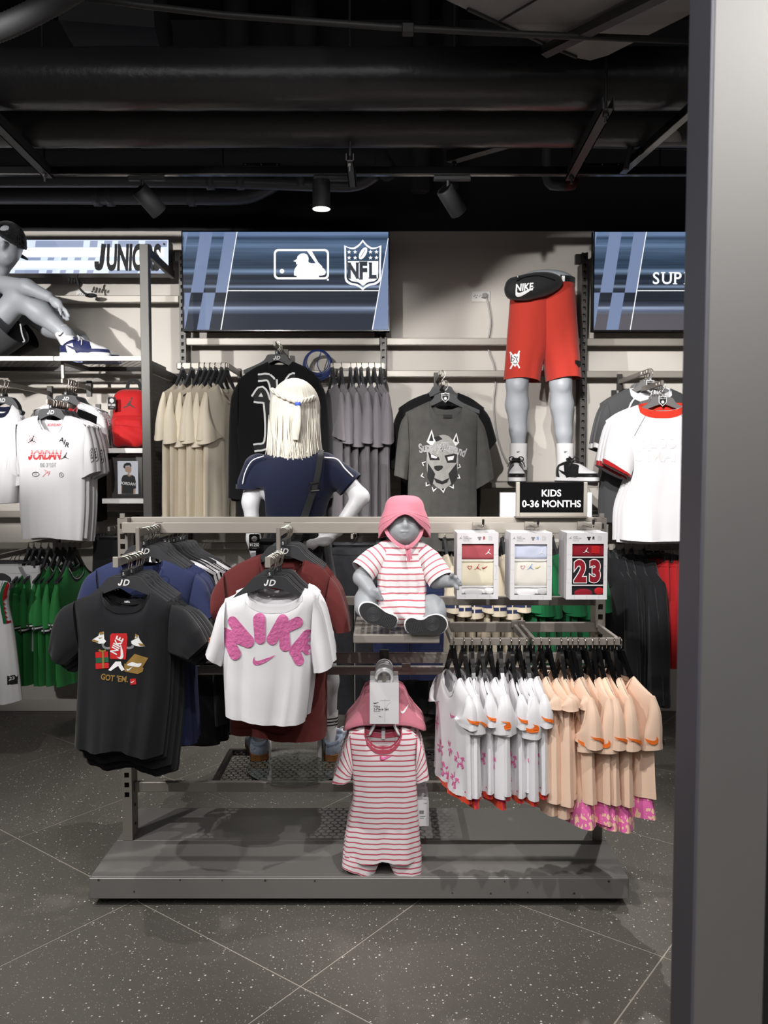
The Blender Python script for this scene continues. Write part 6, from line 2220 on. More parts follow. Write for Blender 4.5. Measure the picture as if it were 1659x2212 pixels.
faceout('wall arm of the black monogram jackets', 598, 738, 4.24, 3, .04, 'cloth_deep_black',
  dict(shL=[(512, 822), (542, 797), (578, 780)], shR=[(632, 780), (668, 797), (692, 822)], nkF=NF((578, 780), (632, 780), 796), nkB=NB((578, 780), (632, 780), 786),
             left=[(512, 822), (512, 900), (508, 980), (505, 1125)], right=[(692, 822), (696, 900), (700, 980), (704, 1125)], bot=[(505, 1125), (600, 1130), (704, 1125)],
             sleeves=[((516, 822), (514, 930), (490, 1075), (530, 1080), [(516, 822), (498, 860), (492, 960), (490, 1075)]), ((689, 822), (690, 930), (718, 1075), (680, 1080), [(689, 822), (706, 860), (714, 960), (718, 1075)])]),
  'black jacket with a white interlocking monogram, %s from the front of its stack', 'black hanger of the monogram jackets, %s from the front', 'black monogram jackets', 'hangers of the monogram jackets', 'jacket', 'jacket',
  D=.04, Dbot=.05, folds=.009, seed=131, a=.34, rib=.03, deco=deco_mono, Dcuff=.04)


# washed black tee with a dog's head, and the plain black one behind it
def shield_tag(t):
 return


def deco_dog(t, p, k, pl):
 bv = bvh_of(p[0])
 q = lambda pts: [(lambda c: (c[0], c[1]))(pl(830 + x * .3918, 780 + y * .3918)) for x, y in pts]
 def pr(pts, m, off):
  press('print', soup(q(pts)), MAT[m], t, bv, 0, 0, off, .025)
 MAT['dog_grey'] = MAT.get('dog_grey') or M('print_grey', (168, 166, 162), rough=.8, var=.3, vscale=40)
 pr(spline([(245, 470), (290, 415), (350, 412), (395, 470), (405, 560), (390, 640), (350, 690), (318, 705), (285, 690), (245, 640), (232, 560)], 4, True), 'dog_grey', .002)
 pr([(232, 445), (260, 378), (280, 440), (262, 470)], 'white_ink', .0026)
 pr([(375, 440), (396, 395), (410, 450), (392, 468)], 'white_ink', .0026)
 pr([(245, 440), (260, 395), (270, 440)], 'black_ink', .0032)
 pr([(384, 442), (395, 408), (402, 448)], 'black_ink', .0032)
 for pts in ([(240, 500), (300, 530), (305, 545), (250, 545)], [(330, 520), (400, 505), (395, 560), (345, 560)], spline([(275, 578), (318, 575), (320, 590), (298, 604), (280, 598)], 3, True), [(240, 560), (280, 620), (262, 690), (236, 640)], [(398, 560), (352, 620), (372, 690), (402, 640)], [(270, 420), (300, 412), (320, 430), (285, 445)], [(318, 455), (330, 480), (318, 500), (308, 480)], [(270, 640), (318, 660), (360, 640), (345, 668), (318, 678), (285, 668)]):
  pr(pts, 'black_ink', .0032)
 pr([(256, 512), (292, 528), (284, 536), (258, 530)], 'white_ink', .0036)
 pr([(346, 528), (384, 520), (378, 542), (350, 548)], 'white_ink', .0036)
 for x, y, dx, dy in ((222, 565, -16, -8), (216, 628, -16, 4), (240, 672, -12, 16), (275, 695, -6, 24), (322, 700, 4, 26), (368, 680, 14, 22), (400, 632, 18, 14), (406, 578, 14, 6)):
  n_ = (-dy, dx)
  m_ = 1.0 / math.hypot(*n_) * 15
  pr([(x + n_[0] * m_, y + n_[1] * m_), (x + dx, y + dy), (x - n_[0] * m_, y - n_[1] * m_)], 'white_ink', .0030)
  pr([(x + n_[0] * m_ * .6, y + n_[1] * m_ * .6), (x + dx * .55, y + dy * .55), (x - n_[0] * m_ * .6, y - n_[1] * m_ * .6)], 'black_ink', .0036)
 c = q([(318, 484)])[0]
 word = 'Supply&Demand'
 parts = []
 for i, ch in enumerate(word):
  u = (i + .5) / len(word) * 2 - 1
  parts.append(tf(text2d(ch, .062, .018, .05, .62), u * 128 * k * .3918, (12 - 26 * u * u - 12 * u) * k * .3918, 1, -.30 * u - .06))
 press('print_lettering', join2d(parts), MAT['white_ink'], t, bv, c[0], c[1], .0034, .02)
 press('print_lettering', join2d([tf((s_[0], s_[1]), 0, 0) for s_ in [join2d([tf(text2d(ch, .062, -.012, .05, .62), ((i + .5) / 13 * 2 - 1) * 128 * k * .3918, (12 - 26 * ((i + .5) / 13 * 2 - 1) ** 2 - 12 * ((i + .5) / 13 * 2 - 1)) * k * .3918, 1, -.30 * ((i + .5) / 13 * 2 - 1) - .06) for i, ch in enumerate(word)])]]), MAT['grey_ink'], t, bv, c[0], c[1], .0040, .02)
 cc = pl(968, 898)
 flat('neck_label', soup([(-.022, -.008), (.022, -.008), (.022, .008), (-.022, .008)]), MAT['black_ink'], t, .020, False, *cc)


HGR = dict(arm=.17, drop=.06, top=-.035, body=MAT['hanger_black'], wire=MAT['chrome'], logo=False, clip=False)


def add_badge(h, z):
 """white-rimmed shield badge on a hanger"""
 o = [(-.019, .021), (-.010, .019), (0, .024), (.010, .019), (.019, .021), (.018, -.008), (0, -.026), (-.018, -.008)]
 b = G().poly(o, -.0095, -.0065).obj('badge', MAT['white_ink'], h, False, False)
 b.location = (0, 0, z)
 flat('badge_face', soup([(x * .86, z * .86) for x, z in o]), MAT['black_ink'], b, -.0099, False)
 flat('badge_mark', join2d([soup(circ(0, -.006, .007, 14)), tf(text2d('ONLY AT', .007, .01), 0, .010)]), MAT['white_ink'], b, -.0103, False)


_mk = make_hanger


def make_hanger(*a, **k):
 bd = k.pop('badge', False)
 h = _mk(*a, **k)
 if bd:
  add_badge(h, k['top'] - .033)
 return h


faceout('wall arm of the washed black T-shirts', 962, 822, 4.12, 2, .035, 'cloth_washed',
  dict(shL=[(877, 890), (902, 878), (928, 866)], shR=[(1000, 872), (1018, 883), (1034, 897)], nkF=NF((928, 866), (1000, 872), 908), nkB=NB((928, 866), (1000, 872), 884),
             left=[(877, 890), (880, 960), (883, 1000), (882, 1120), (884, 1185)], right=[(1034, 897), (1030, 960), (1030, 1020), (1032, 1120), (1034, 1185)], bot=[(884, 1185), (960, 1190), (1034, 1185)],
             sleeves=[((880, 890), (884, 990), (853, 1026), (880, 1036), [(880, 890), (866, 915), (858, 970), (853, 1026)]), ((1031, 896), (1030, 1010), (1068, 1032), (1030, 1056), [(1031, 896), (1048, 925), (1060, 980), (1068, 1032)])]),
  'washed black T-shirt with a dog head print, %s in its stack', 'dark hanger with a shield badge of the dog T-shirts, %s in its stack', 'dog print T-shirts', 'hangers of the dog print T-shirts',
  D=.036, Dbot=.05, folds=.011, seed=141, a=.31, rib=.026, deco=deco_dog, hang=dict(HGR, badge=True))
faceout('wall arm of the plain black T-shirts behind the dog print', 955, 800, 4.36, 2, .04, 'cloth_deep_black',
  dict(shL=[(862, 880), (890, 862), (926, 848)], shR=[(990, 848), (1018, 860), (1046, 880)], nkF=NF((926, 848), (990, 848), 878), nkB=NB((926, 848), (990, 848), 858),
             left=[(862, 880), (866, 960), (868, 1120)], right=[(1046, 880), (1042, 960), (1040, 1120)], bot=[(868, 1120), (960, 1124), (1040, 1120)],
             sleeves=[((865, 880), (870, 990), (842, 1010), (870, 1020), [(865, 880), (852, 910), (846, 960), (842, 1010)]), ((1043, 880), (1040, 970), (1074, 950), (1046, 985), [(1043, 880), (1058, 900), (1068, 930), (1074, 950)])]),
  'plain black T-shirt hanging behind the dog print one, %s in its stack', 'dark hanger of the plain black T-shirts behind the dog print, %s in its stack', 'plain black T-shirts on the wall', 'hangers of the plain black wall T-shirts',
  D=.032, Dbot=.045, folds=.009, seed=151, a=.31, hang=HGR)


# white jersey with red collar, and black jersey with white collar, beside the post
def deco_red(t, p, k, pl):
 bv = bvh_of(p[0])
 for w, y, n in (('Supply', 952, .115), ('DEMAND', 985, .085)):
  c = pl(1432, y)
  s_ = text2d(w, n, .01, 0, .8)
  s2 = text2d(w, n, -.004, 0, .8)
  press('tone_print', s_, M('tone_print', (222, 220, 220), rough=.6), t, bv, c[0], c[1], .0015, .03)
  press('tone_print', s2, MAT['cloth_white'], t, bv, c[0], c[1], .0022, .03)
 a, b, c = pl(1402, 885), pl(1385, 908), pl(1367, 942)
 press('raglan_seam', line2d(spline([a, b, c], 6), .003), MAT['grey_ink'], t, bv, 0, 0, .002, .02)
 a, b, c = pl(1458, 885), pl(1475, 908), pl(1492, 942)
 press('raglan_seam', line2d(spline([a, b, c], 6), .003), MAT['grey_ink'], t, bv, 0, 0, .002, .02)


HGG = dict(arm=.17, drop=.055, top=-.035, body=MAT['hanger_grey'], wire=MAT['chrome'], logo=False, badge=True)
faceout('wall arm of the white jerseys beside the post', 1431, 822, 3.92, 5, .045, 'cloth_white',
  dict(shL=[(1326, 902), (1350, 886), (1378, 874)], shR=[(1478, 870), (1510, 884), (1535, 902)], nkF=NF((1378, 874), (1478, 870), 888), nkB=NB((1378, 874), (1478, 870), 868),
             left=[(1326, 902), (1340, 960), (1372, 1010), (1348, 1090), (1346, 1166)], right=[(1535, 902), (1528, 960), (1520, 1010), (1520, 1168)], bot=[(1346, 1166), (1400, 1169), (1460, 1168), (1520, 1168)],
             sleeves=[((1330, 902), (1376, 990), (1304, 1000), (1366, 1032), [(1330, 902), (1320, 920), (1310, 960), (1304, 1000)]), ((1532, 902), (1518, 990), (1560, 1005), (1520, 1030))]),
  'white jersey with red collar and red cuffs, %s from the front of its stack', 'grey hanger with a shield badge of the white jerseys, %s from the front', 'white red-collared jerseys', 'hangers of the white jerseys', 'jersey', 'jersey',
  D=.036, Dbot=.05, folds=.009, seed=161, a=.30, rib=.034, rib_mat=MAT['cloth_scarlet'], cuff=MAT['cloth_crimson'], deco=deco_red, hang=HGG, Dcuff=.04)


def deco_pipe(t, p, k, pl):
 bv = bvh_of(p[0])
 a, b, c = pl(1378, 853), pl(1362, 868), pl(1352, 892)
 press('piping', line2d(spline([a, b, c], 6), .008), MAT['white_ink'], t, bv, 0, 0, .003, .02)


faceout('wall arm of the black jerseys beside the post', 1404, 796, 4.2, 4, .045, 'cloth_charcoal',
  dict(shL=[(1308, 866), (1330, 852), (1360, 838)], shR=[(1448, 838), (1475, 850), (1500, 866)], nkF=NF((1360, 838), (1448, 838), 855), nkB=NB((1360, 838), (1448, 838), 836),
             left=[(1308, 866), (1312, 930), (1316, 980), (1308, 1060), (1308, 1128)], right=[(1500, 866), (1496, 980), (1496, 1128)], bot=[(1308, 1128), (1400, 1130), (1496, 1128)],
             sleeves=[((1312, 866), (1322, 955), (1284, 965), (1316, 975), [(1312, 866), (1300, 890), (1290, 930), (1284, 965)]), ((1497, 866), (1494, 955), (1525, 965), (1496, 978))]),
  'charcoal jersey with white collar and white cuffs, %s from the front of its stack', 'grey hanger with a shield badge of the charcoal jerseys, %s from the front', 'charcoal white-collared jerseys', 'hangers of the charcoal jerseys', 'jersey', 'jersey',
  D=.034, Dbot=.045, folds=.008, seed=171, a=.30, rib=.036, rib_mat=MAT['cloth_white'], cuff=MAT['cloth_white'], deco=deco_pipe, hang=HGG, Dcuff=.04)

# ---- side-on rows
def side_row(bar_lab, xs, y, Y, dims, mat, rz, jr, name, cat, tlab, hlab, tg, hgr, bar=None, hang=None, seeds=(1,), cuff=None, rib_mat=None, D=.022, Dcuff=.045, extra=None, folds=.012, ybar=None, arms=(0, 1), yback=4.719, nvar=3, **kw):
 if bar_lab:
  t0, zb_ = ubar(bar_lab, bar[0], bar[1], y, y + 13, Y, yback, arms=arms)
 zb_ = at(829, y, Y).z - .0
 protos = []
 for v in range(nvar):
  t, p = new_tee('x', cat, mat, name, **dims(v), D=D, Dbot=D * 1.15, folds=folds, seed=seeds[0] + v * 13, a=.3, nx=16, nz=24, Dcuff=Dcuff * (1 + .12 * v), cuff=cuff, rib_mat=rib_mat, **kw)
  if extra:
   extra(t, p, v)
  protos.append(t)
 h = make_hanger('hanger', 'x', 'x', **(hang or dict(arm=.17, drop=.14, top=-.03, body=MAT['hanger_black'], wire=MAT['chrome'], slim=True, logo=False)))
 n = len(xs)
 for i, x in enumerate(xs):
  c = at(x, y, Y)
  src = protos[i % nvar]
  a = rz + jr * math.sin(i * 2.3 + 1)
  w = ORD[i] if i < n - 1 else 'last'
  loc = (c.x, Y - .010 * math.sin(i * 1.9), zb_ + .0012)
  if i < nvar:
   src.location, src.rotation_euler = loc, (0, 0, a)
   tag(src, tlab % w, None, tg)
  else:
   rep(src, loc, a, tlab % w, tg, (1, 1, 1 + .015 * math.sin(i * 3.1)))
  if i == 0:
   h.location, h.rotation_euler = (c.x, Y, zb_ + .0012), (0, 0, a)
   tag(h, hlab % w, None, hgr)
  else:
   rep(h, (c.x, Y, zb_ + .0012), a, hlab % w, hgr)


adult = lambda v: tee_dims(sw=.205, nw=.085, slope=.055, nf=.08, nb=.02, L=.70, cw=.215, hw=.22, sl=.27 - .012 + .012 * v, slw=.19, ang=78 - 4 + 4 * v, z0=-.118, rise=.05, arm=.20)
side_row('hanging bar over the sand coloured T-shirts', [394, 414, 432, 443, 455, 466, 479, 489], 784, 4.36, adult, 'cloth_sand', PI / 2 - .30, .05, 't_shirt', 'T-shirt', 'sand coloured T-shirt, %s in its row from the mesh frame', 'black hanger of the sand T-shirts, %s in its row from the mesh frame', 'sand coloured T-shirts', 'hangers of the sand T-shirts', (383, 492), seeds=(201,), D=.018, Dcuff=.034)
side_row('hanging bar over the dark grey T-shirts', [718, 737, 757, 769, 780, 795, 808, 822], 784, 4.36, adult, 'cloth_grey', PI / 2 + .24, .06, 't_shirt', 'T-shirt', 'dark grey T-shirt, %s in its row from the blonde figure', 'black hanger of the dark grey T-shirts, %s in its row from the blonde figure', 'dark grey T-shirts', 'hangers of the dark grey T-shirts', (716, 830), seeds=(211,), D=.018, Dcuff=.034)


def cuff_bands(t, p, v):
 for s in (1, 2):
  V, F, U = p[s].grid(12, 1, 0, 1, .925, .962, .0035)
  mk('cuff_line', V, F, MAT['cloth_white'], t, True)
 V, F, U = p[0].grid(16, 1, .3, .7, 0, .010, .004, (False,))
 V2, F2, U2 = p[0].grid(16, 1, .3, .7, 0, .010, .004, (True,))
 mk('collar_line', np.concatenate([V, V2]), F + [tuple(i + len(V) for i in q) for q in F2], MAT['cloth_white'], t, True)


kidj = lambda v: tee_dims(sw=.175, nw=.075, slope=.085, nf=.07, nb=.018, L=.60, cw=.185, hw=.19, sl=.235 - .012 + .012 * v, slw=.15, ang=78 - 4 + 4 * v, z0=-.115, arm=.18)
side_row('low hanging bar over the green football shirts', [63, 75, 90, 106, 124, 137, 152, 162], 1172, 4.30, kidj, 'cloth_green', PI / 2 - .14, .05, 'football_shirt', 'shirt', 'green football shirt with black and white cuffs, %s in its row from the picture edge', 'black hanger of the green football shirts, %s in its row from the picture edge', 'green football shirts', 'hangers of the green football shirts', (60, 172), seeds=(221,), D=.017, Dcuff=.026, cuff=MAT['cloth_deep_black'], rib_mat=MAT['cloth_deep_black'], extra=cuff_bands)

sweat = lambda v: tee_dims(sw=.20, nw=.09, slope=.07, nf=.07, nb=.02, L=.66, cw=.22, hw=.215, sl=.62 - .012 + .012 * v, slw=.11, ang=84 - 4 + 4 * v, z0=-.10, arm=.22)


def hood(t, p, v):
 c = Cloth(crv([(-.10, -.075), (0, -.055), (.10, -.075)]), crv([(-.10, -.075), (0, -.055), (.10, -.075)]), crv([(-.10, -.075), (-.125, -.15), (-.11, -.20)]), crv([(.10, -.075), (.125, -.15), (.11, -.20)]), crv([(-.11, -.20), (0, -.24), (.11, -.20)]), .035, 0, .05, .006, 9 + v, True, 2.4, D0=.028)
 c.mesh('hood', MAT['cloth_black'], t, nx=14, nz=12)
 p[0].mesh('waistband', MAT['cloth_black'], t, nx=16, nz=2, t0=.92, t1=1, off=.003)


side_row('low hanging bar beside the post, over the black hoodies', [1312, 1327, 1345, 1363, 1390], 1175, 4.22, sweat, 'cloth_black', PI / 2 + .22, .05, 'hoodie', 'hoodie', 'black hoodie, %s in its row from the boxed sets', 'black hanger of the black hoodies, %s in its row from the boxed sets', 'black hoodies by the post', 'hangers of the black hoodies', (1300, 1398), seeds=(231,), D=.026, Dcuff=.032, extra=hood, rib=0)


# ---- trousers
def trousers(name, lab, cat, mat, W, L, legw, D, loc, rz, seed, grp=None, band=None, drop=.07, gap=.012, rise=.24):
 t = thing(name, lab, cat, loc, rz, grp)
 c = lambda p: crv(p)
 z = -drop
 top = c([(-W, z), (0, z - .004), (W, z)])
 hip = Cloth(top, top, c([(-W, z), (-W * 1.08, z - rise * .6), (-W * 1.1, z - rise)]), c([(W, z), (W * 1.08, z - rise * .6), (W * 1.1, z - rise)]), c([(-W * 1.1, z - rise), (0, z - rise - .01), (W * 1.1, z - rise)]), D, 0, D * 1.1, .008, seed, True, 2.6, D0=D * .8)
 hip.mesh('seat', MAT[mat], t, nx=16, nz=10)
 V, F, U = hip.grid(16, 2, 0, 1, 0, .14, .003)
 mk('waistband', V, F, MAT[band or mat], t, True)
 for s in (-1, 1):
  l, r = sorted((s * gap * .3, s * W * 1.1))
  l2, r2 = sorted((s * (W * 1.02 - legw), s * W * 1.02))
  zt = z - rise + .03
  lg = Cloth(c([(l, zt), (r, zt)]), c([(l, zt), (r, zt)]), c([(l, zt), (l2, z - L)]), c([(r, zt), (r2, z - L)]), c([(l2, z - L), (r2, z - L)]), D, 0, D * .9, .010, seed + s + 5, True, 2.6, D0=D)
  lg.mesh('leg', MAT[mat], t, nx=10, nz=16)
 return t


HC = dict(arm=.15, drop=.02, top=-.03, body=MAT['hanger_black'], wire=MAT['chrome'], slim=True, logo=False, clip=False)


def clip_hanger(name, lab, loc, rz, grp, w=.13):
 t = thing(name, lab, 'hanger', loc, rz, grp)
 q = [(-.013 * math.cos(a), 0, -.013 + .013 * math.sin(a)) for a in np.linspace(-.1, PI * .95, 10)] + [(.01, 0, -.025), (0, 0, -.04), (0, 0, -.055)]
 G().tube(q, .0022, 6).obj('hook', MAT['chrome'], t, True, False)
 G().tube([(-w, 0, -.057), (w, 0, -.057)], .005, 8).obj('clip_bar', MAT['hanger_black'], t, True, False)
 for s in (-1, 1):
  G().box((s * w * .86 - .012, -.016, -.085), (s * w * .86 + .012, .016, -.045), .003).obj('clip', MAT['hanger_black'], t, False, False)
 return t


t0, zz = ubar('low hanging bar beside the post, over the red joggers', 1404, 1520, 1175, 1188, 4.22, 4.719, arms=(1,))
for i, x in enumerate((1412, 1427, 1442, 1455)):
 c = at(x, 1175, 4.22)
 loc = (c.x, 4.22, zz + .001)
 j = ('red jogging trousers, %s in the row beside the post' % ORD[i])
 if i == 0:
  J = trousers('joggers', j, 'trousers', 'cloth_crimson', .13, .55, .12, .03, loc, PI / 2 + .25, 301, 'red joggers')
  JH = clip_hanger('clip_hanger', 'black clip hanger of the red joggers, first in the row', loc, PI / 2 + .25, 'clip hangers of the red joggers')
 else:
  rep(J, loc, PI / 2 + .2 + .1 * (i % 2), j, 'red joggers')
  rep(JH, loc, PI / 2 + .25, 'black clip hanger of the red joggers, %s in the row' % ORD[i], 'clip hangers of the red joggers')


def pants_stack(lab, hl, alab, px_, py_, Y, n, step, mat, W, L, legw, grp, seed, **kw):
 c = at(px_, py_, Y)
 for i in range(n):
  loc = (c.x, Y + step * i, c.z)
  if i == 0:
   J = trousers('trousers' if L > .45 else 'shorts', lab % ORD[0], 'trousers' if L > .45 else 'shorts', mat, W, L, legw, .026, loc, 0, seed, grp, **kw)
   H = clip_hanger('clip_hanger', hl % ORD[0], loc, 0, 'clip hangers: ' + grp, W * .95)
  else:
   rep(J, loc, random.uniform(-.06, .06), lab % ORD[i], grp)
   rep(H, loc, 0, hl % ORD[i], 'clip hangers: ' + grp)
 a = thing('face_out_bracket', alab, 'arm', (c.x, 4.72, c.z), group='face-out arms on the wall')
 G().box((c.x - .016, Y - .03, c.z - .026), (c.x - .004, 4.719, c.z - .002), .0015).obj('bar', MAT['rack_metal'], a)
 G().box((c.x - .022, 4.70, c.z - .06), (c.x + .006, 4.7195, c.z + .03), .001).obj('rail_hook', MAT['dark_metal'], a)
 return J


pants_stack('dark denim jeans behind the rack next to the seated baby, %s from the front', 'black clip hanger of the dark jeans next to the baby, %s from the front', 'wall arm of the dark jeans next to the seated baby', 765, 1152, 4.18, 4, .03, 'cloth_denim', .15, .86, .15, 'dark jeans next to the baby', 311, band='cloth_denim')
pants_stack('dark denim jeans seen behind the baby hat, %s from the front', 'black clip hanger of the jeans behind the baby hat, %s from the front', 'wall arm of the jeans behind the baby hat', 925, 1152, 4.18, 4, .03, 'cloth_denim', .15, .86, .15, 'dark jeans behind the baby hat', 321)
pants_stack('black folded trousers beside the rack corner, %s from the front', 'black clip hanger of the trousers beside the rack corner, %s from the front', 'wall arm of the black trousers beside the rack corner', 243, 1136, 4.25, 3, .05, 'cloth_deep_black', .10, .62, .10, 'black trousers beside the rack corner', 331)
pants_stack('white sports shorts at the picture edge, %s from the front', 'black clip hanger of the white shorts, %s from the front', 'wall arm of the white shorts', 22, 1192, 4.2, 3, .05, 'cloth_white', .15, .44, .16, 'white sports shorts', 341)
Q = pants_stack('navy sports shorts with white side lines behind the baby shelf, %s from the front', 'black clip hanger of the navy shorts, %s from the front', 'wall arm of the navy shorts', 885, 1232, 3.95, 2, .04, 'cloth_blue', .165, .46, .17, 'navy sports shorts', 351)


def tank_deco(t, p, k, pl):
 bv = bvh_of(p[0])
 for dx, m, w in ((0, 'cloth_crimson', .014), (6, 'cloth_forest', .012)):
  press('armhole_trim', line2d(spline([pl(22 - dx, 1250), pl(13 - dx, 1290), pl(20 - dx, 1345)], 6), w), MAT[m], t, bv, 0, 0, .007, .02)
 c = pl(26, 1468)
 press('size_patch', soup([(-.02, -.022), (.02, -.022), (.02, .022), (-.02, .022)]), MAT['black_ink'], t, bv, c[0], c[1], .002, .02)
 press('size_patch_print', tf(text2d('23', .02, .02), 0, .008), MAT['white_ink'], t, bv, c[0], c[1], .003, .02)


faceout('wall arm of the white basketball jersey at the picture edge', -12, 1200, 3.95, 1, .03, 'cloth_white',
  dict(shL=[(-50, 1262), (-42, 1258), (-36, 1254)], shR=[(8, 1252), (16, 1254), (24, 1258)], nkF=NF((-36, 1254), (8, 1252), 1290), nkB=NB((-36, 1254), (8, 1252), 1262),
             left=[(-50, 1262), (-48, 1340), (-52, 1510)], right=[(24, 1258), (16, 1300), (26, 1360), (34, 1440), (40, 1515)], bot=[(-52, 1510), (0, 1520), (40, 1515)]),
  'white basketball jersey with red and green trim at the picture edge, %s', 'black hanger of the white basketball jersey, %s', 'basketball jerseys', 'hangers of the basketball jerseys', 'jersey', 'jersey',
  hang=dict(arm=.07, drop=.045, **HB), D=.03, Dbot=.045, folds=.009, seed=181, a=.26, deco=tank_deco)

# ---- row behind the boxed sets
mid = lambda v: tee_dims(sw=.18, nw=.075, slope=.05, nf=.07, nb=.02, L=.60, cw=.19, hw=.195, sl=.24 - .012 + .012 * v, slw=.16, ang=76 - 4 + 4 * v, z0=-.10, arm=.17)


def blue_rings(t, p, v):
 for s in (1, 2):
  for a in (.70, .82):
   V, F, U = p[s].grid(10, 1, 0, 1, a, a + .07, .003)
   mk('sleeve_ring', V, F, MAT['cloth_blue'], t, True)
 for (x, z) in ((-.12, -.50), (-.05, -.42), (-.15, -.38)):
  press('star_print', star(.018), MAT['cloth_blue'], t, bvh_of(p[0]), x, z, .003, .02)


Z3 = at(829, 1180, 4.05).z
side_row('hidden hanging bar behind the boxed sets', [960, 985, 1010, 1035, 1060, 1085, 1105], 1150, 4.05, mid, 'cloth_cream', PI / 2 + .1, .06, 't_shirt', 'T-shirt', 'cream T-shirt with blue stars behind the boxed sets, %s in its row', 'black hanger of the cream star T-shirts, %s in its row', 'cream star T-shirts', 'hangers of the cream star T-shirts', (950, 1115), seeds=(241,), extra=blue_rings, arms=(0,))
side_row('hidden hanging bar behind the red number box', [1125, 1147, 1170, 1193, 1215, 1238, 1262], 1150, 4.05, mid, 'cloth_forest', PI / 2 + .2, .06, 't_shirt', 'T-shirt', 'dark green T-shirt behind the boxed sets, %s in its row', 'black hanger of the dark green T-shirts, %s in its row', 'dark green T-shirts', 'hangers of the dark green T-shirts', (1118, 1275), seeds=(251,), arms=(1,))
# ------------------------------------------------------------------ shoes
def sneaker(name, label, loc, rz, base, over, mid, out, group=None, s=1., low=True, lace=None, tick_mat=None, top=.088):
 r = thing(name, label, 'shoe', loc, rz, group)
 r.scale = (s, s, s)
 foot = [(0.012, .030), (.05, .037), (.10, .036), (.15, .041), (.195, .045), (.235, .038), (.262, .018), (.266, 0)]
 o = [(x, y) for x, y in spline([(0, 0)] + foot, 3)] + [(x, -y) for x, y in spline([(0, 0)] + foot, 3)[1:-1]][::-1]
 for nm, z0, z1, g, mt in (('outsole', 0, .007, .004, out), ('midsole', .0072, .026, .003, mid)):
  G().poly([((x - .13) * (1 + g * 8) + .13, y * (1 + g * 12)) for x, y in o], z0, z1, xf=lambda x, y, z: (x, z, y)).obj(nm, mt, r, False, False)

 def up(P):
  d = el(P, (.052, 0, .048), (.052, .035, .075))
  d = sm(d, el(P, (.115, 0, .04), (.085, .037, .058)), .03)
  d = sm(d, el(P, (.195, 0, .03), (.068, .043, .036)), .03)
  d = smax(d, .024 - P[:, 2], .002)
  n = np.array([-.28, 0, .96])
  d = smax(d, (P @ n) - top + .02, .006)
  return smax(d, -rc(P, (.045, 0, .06), (.03, 0, .2), .026, .034), .005)
 lo, hi = (-.012, -.058, .016), (.28, .058, .13)
 blob('upper', up, lo, hi, .0042, base, r)
 t = .0026

 def shell(P, reg):
  return smax(smax(up(P) - t, -(up(P) + .002), .001), reg, .001)
 blob('heel_panel', lambda P: shell(P, smax(P[:, 0] - .042 - .25 * (.06 - P[:, 2]) * (P[:, 2] < .06), -P[:, 0] - 1, .001)), lo, hi, .0036, over, r)
 blob('toe_panel', lambda P: shell(P, smax(P[:, 2] - .046 + .0 * P[:, 0], .168 - P[:, 0] + .25 * (P[:, 2] - .03), .002)), lo, hi, .0036, over, r)
 blob('lace_panel', lambda P: shell(P, smax(smax(.085 - P[:, 0] - .35 * (P[:, 2] - .05), P[:, 0] - .19 + .5 * (P[:, 2] - .03), .002), .012 - np.abs(P[:, 1]), .002)), lo, hi, .0036, over, r)
 blob('collar_panel', lambda P: shell(P, smax(top - .036 - (P @ np.array([-.28, 0, .96])) , P[:, 0] - .1, .002)), lo, hi, .0036, over, r)
 blob('tongue', lambda P: bx(P, (.092, 0, top + .002), (.008, .024, .026), .007, rotm('Y', -.55)), (.05, -.04, .04), (.14, .04, .14), .004, over if low else base, r)
 V, Q = nets(lambda P: up(P) - t, lo, hi, .006)
 bv = BVHTree.FromPolygons([tuple(v) for v in V], [tuple(int(i) for i in q) for q in Q])
 press('tick_side', tf(tick(.085), 0, 0, -1, 0, 1.15), tick_mat or over, r, bv, .082, .05, .0012, .01)
 L = lace or base
 for k in range(5):
  x = .105 + .018 * k
  z = .0995 - .0115 * k - (top < .08) * .01
  G().tube(spline([(x, -.026, z - .012), (x + .004, -.012, z), (x + .004, .012, z), (x, .026, z - .012)], 4), .0034, 6).obj('lace', L, r, True, False)
 for sg in (-1, 1):
  G().tube(spline([(.102, 0, top + .014), (.10, sg * .02, top + .03), (.112, sg * .036, top + .022), (.114, sg * .03, top + .008), (.106, sg * .006, top + .012)], 5), .0028, 6).obj('lace_bow', L, r, True, False)
  G().tube(spline([(.104, 0, top + .012), (.125, sg * .03, top + .004), (.128, sg * .044, top - .022)], 5), .0026, 6).obj('lace_end', L, r, True, False)
 return r


W_, K_ = MAT['leather_white'], MAT['leather_black']

# ------------------------------------------------------------------ half figure with red shorts
YL = 4.42
ZL = at(1177, 1042, 4.28).z
sl = thing('display_shelf', 'grey metal wall shelf carrying the half figure in red shorts', 'shelf', (at(1177, 0, 4.28).x, 4.28, ZL))
x0, x1 = at(1062, 1042, 4.28).x, at(1292, 1042, 4.28).x
G().box((x0, 4.28, ZL - .028), (x1, 4.296, ZL), .002).obj('front_edge', MAT['rail_metal'], sl)
G().box((x0, 4.2962, ZL - .008), (x1, 4.719, ZL - .0005), .001).obj('plate', MAT['rack_metal'], sl)
lf = thing('leg_mannequin', 'pale grey half figure of hips and legs wearing red shorts', 'mannequin', (at(1177, 0, YL).x, YL, ZL))
A = lambda x, y, Y=YL: tuple(at(x, y, Y))


